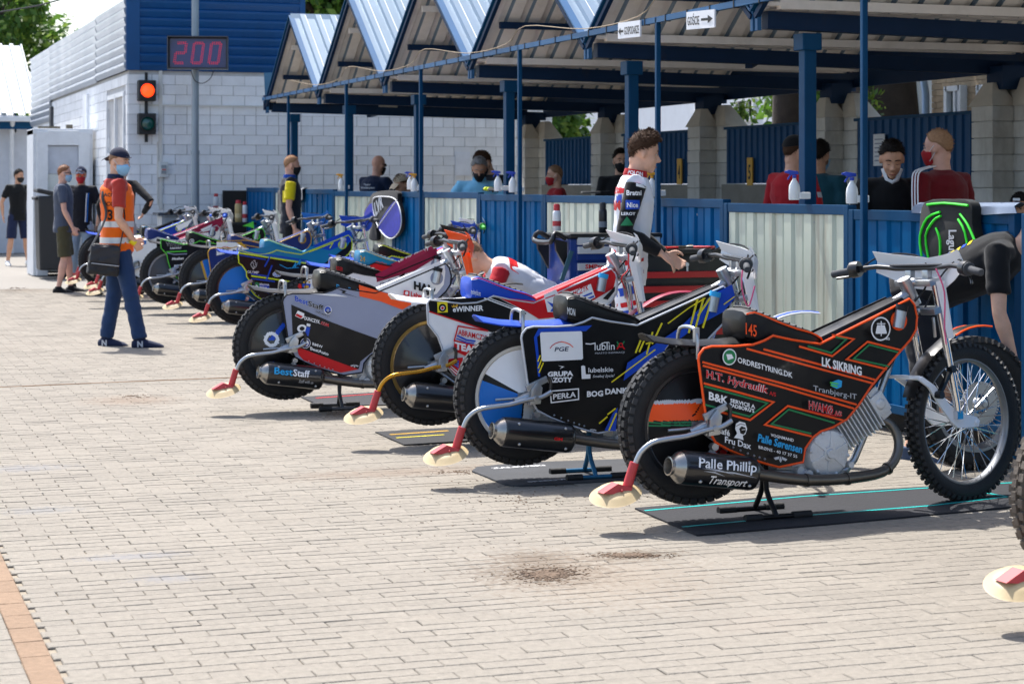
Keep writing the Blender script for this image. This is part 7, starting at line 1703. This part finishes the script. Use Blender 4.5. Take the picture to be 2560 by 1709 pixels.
MB().lathe([(0, .03), (.04, .03), (.045, 0), (0, 0)], axis=(0, 0, 1), n=18).build('cup', mck, loc=(5.15, 12.02, 1.0), label='small black tub standing on the red drawered tool chest', cat='tub')
def pliers(x, y, a, col, lab):
    t = thing('pliers', lab, 'tool', (x, y, 1.008), a, group='hand tools on the tool chest')
    for s in (-1, 1):
        MB().tube(smoothpts([(0, 0, 0), (-.05, s * .018, 0), (-.12, s * .02, 0)], 3), .008, 8).build('handle', M('tool_' + col, PCOL[col], .5), t, 50)
    MB().tube([(-.01, 0, 0), (.03, .004, 0), (.07, .0, 0)], [.014, .011, .003], 8).build('jaw', steel, t, 50)
pliers(5.32, 12.0, .3, 'red', 'red handled pliers lying at the left on the tool chest top'); pliers(5.46, 12.1, 2.6, 'red', 'red handled pliers in the middle of the tool chest top'); pliers(5.58, 12.02, .9, 'darkred', 'dark red handled pliers at the right of the tool chest top')
MB().tube([(0, 0, 0), (.24, .02, 0)], .007, 8).tube([(.23, .02, 0), (.25, .02, 0)], .016, 10).build('ratchet_spanner', chrome, loc=(5.22, 12.1, 1.012), label='chrome ratchet spanner lying across the tool chest top', cat='tool', smooth=40)
def can(px, py, X, Yp, body, capc, lab, h=.2, r=.032):
    p = onY(px, py, Yp)
    t = thing('spray_can', lab, 'spray can', p)
    MB().lathe([(0, 0), (r - .003, 0), (r, .006), (r, h - .03), (r - .004, h - .016), (r * .5, h - .004), (r * .5, h)], axis=(0, 0, 1), n=20).build('body', M('can_' + body, {'white': '#d8dadc', 'black': '#1a1c20', 'beige': '#b39d68', 'steel': '#b6babd'}[body], .3, .5 if body == 'steel' else .15), t, 40)
    MB().lathe([(r * .75, h - .012), (r * .75, h + .025), (r * .6, h + .035), (0, h + .035)], axis=(0, 0, 1), n=18).build('cap', M('cap_' + capc, {'red': '#b5202a', 'black': '#161719', 'silver': '#9ea2a8'}[capc], .45), t, 40)
    MB().lathe([(r + .0006, h * .22), (r + .0006, h * .45)], axis=(0, 0, 1), n=20).build('label_band', M('band_' + body, {'white': '#b3343a', 'black': '#6f7882', 'beige': '#cbb98a', 'steel': '#8f9499'}[body], .5), t, 60)
can(1392, 577, 0, 13.2, 'white', 'red', 'white spray can with red cap on the blue tool cart', .155, .030)
can(1507, 582, 0, 13.1, 'black', 'black', 'black spray can on the blue tool cart beside the rider', .18, .030)
# white drawer cabinet by the far motorcycles
dc = thing('drawer_cabinet', 'white metal work cabinet with grey top by the white brick wall', 'cabinet', (4.82, 28.25, 0))
MB().box((.1, .2, .50), (.74, .42, 1.0)).build('carcass', M('cab_white', '#c3c6c8', .5), dc, bevel=.006)
MB().box((.1, .19, 1.03), (.86, .5, .04)).build('top', M('cab_top', '#4e5358', .4, .3), dc, bevel=.006)
for z in (.86, .64, .42): MB().box((.1, -.018, z), (.66, .02, .19)).build('drawer', M('cab_drawer', '#b4b8ba', .45), dc, bevel=.004)
def on_top(px, py): return onY(px, py, 28.3)
can(487, 535, 0, 28.35, 'steel', 'silver', 'tall steel flask on the white work cabinet', .26, .055)
can(540, 535, 0, 28.4, 'white', 'red', 'white spray can with red cap on the white work cabinet', .26, .04)
stl = thing('side_stand', 'small black side table holding two bottles by the first blue panel', 'table', onY(604, 556, 27.6) * 1 - Vector((0, 0, .9)))
MB().box((0, 0, .885), (.36, .3, .03)).build('top', mck, stl, bevel=.004)
for x in (-.15, .15): MB().tube([(x, 0, .87), (x, 0, 0)], .014, 8).build('leg', mck, stl)
can(596, 555, 0, 27.6, 'beige', 'red', 'beige oil bottle with red cap on the small black side table', .27, .05)
can(612, 555, 0, 27.55, 'white', 'red', 'white spray can beside the beige oil bottle', .25, .036)
# cords tied to the handlebars
for fr, col, pts, lab in ((FA, 'pink', [(1.12, -.15, 1.05), (1.15, -.17, .95), (1.155, -.165, .80), (1.16, -.17, .72)], 'pink safety cord hanging from the handlebar of the nearest motorcycle'),
                          (FB, 'pink', [(1.10, -.16, 1.05), (1.08, -.18, .92), (1.12, -.17, .82), (1.16, -.16, .92)], 'pink safety cord looped at the handlebar of the white wheeled motorcycle'),
                          (FC, 'red', [(1.10, -.16, 1.05), (1.09, -.18, .95), (1.05, -.18, .90), (1.08, -.16, .84)], 'thin red cord at the handlebar of the red tanked motorcycle')):
    MB().tube(smoothpts(pts, 4), .004, 6).build('safety_cord', M('cord_' + col, PCOL[col], .6), None, 60, loc=(fr.o.x, fr.o.y, 0), rotz=fr.k, label=lab, cat='cord')
bpy.data.scenes.remove(TS)
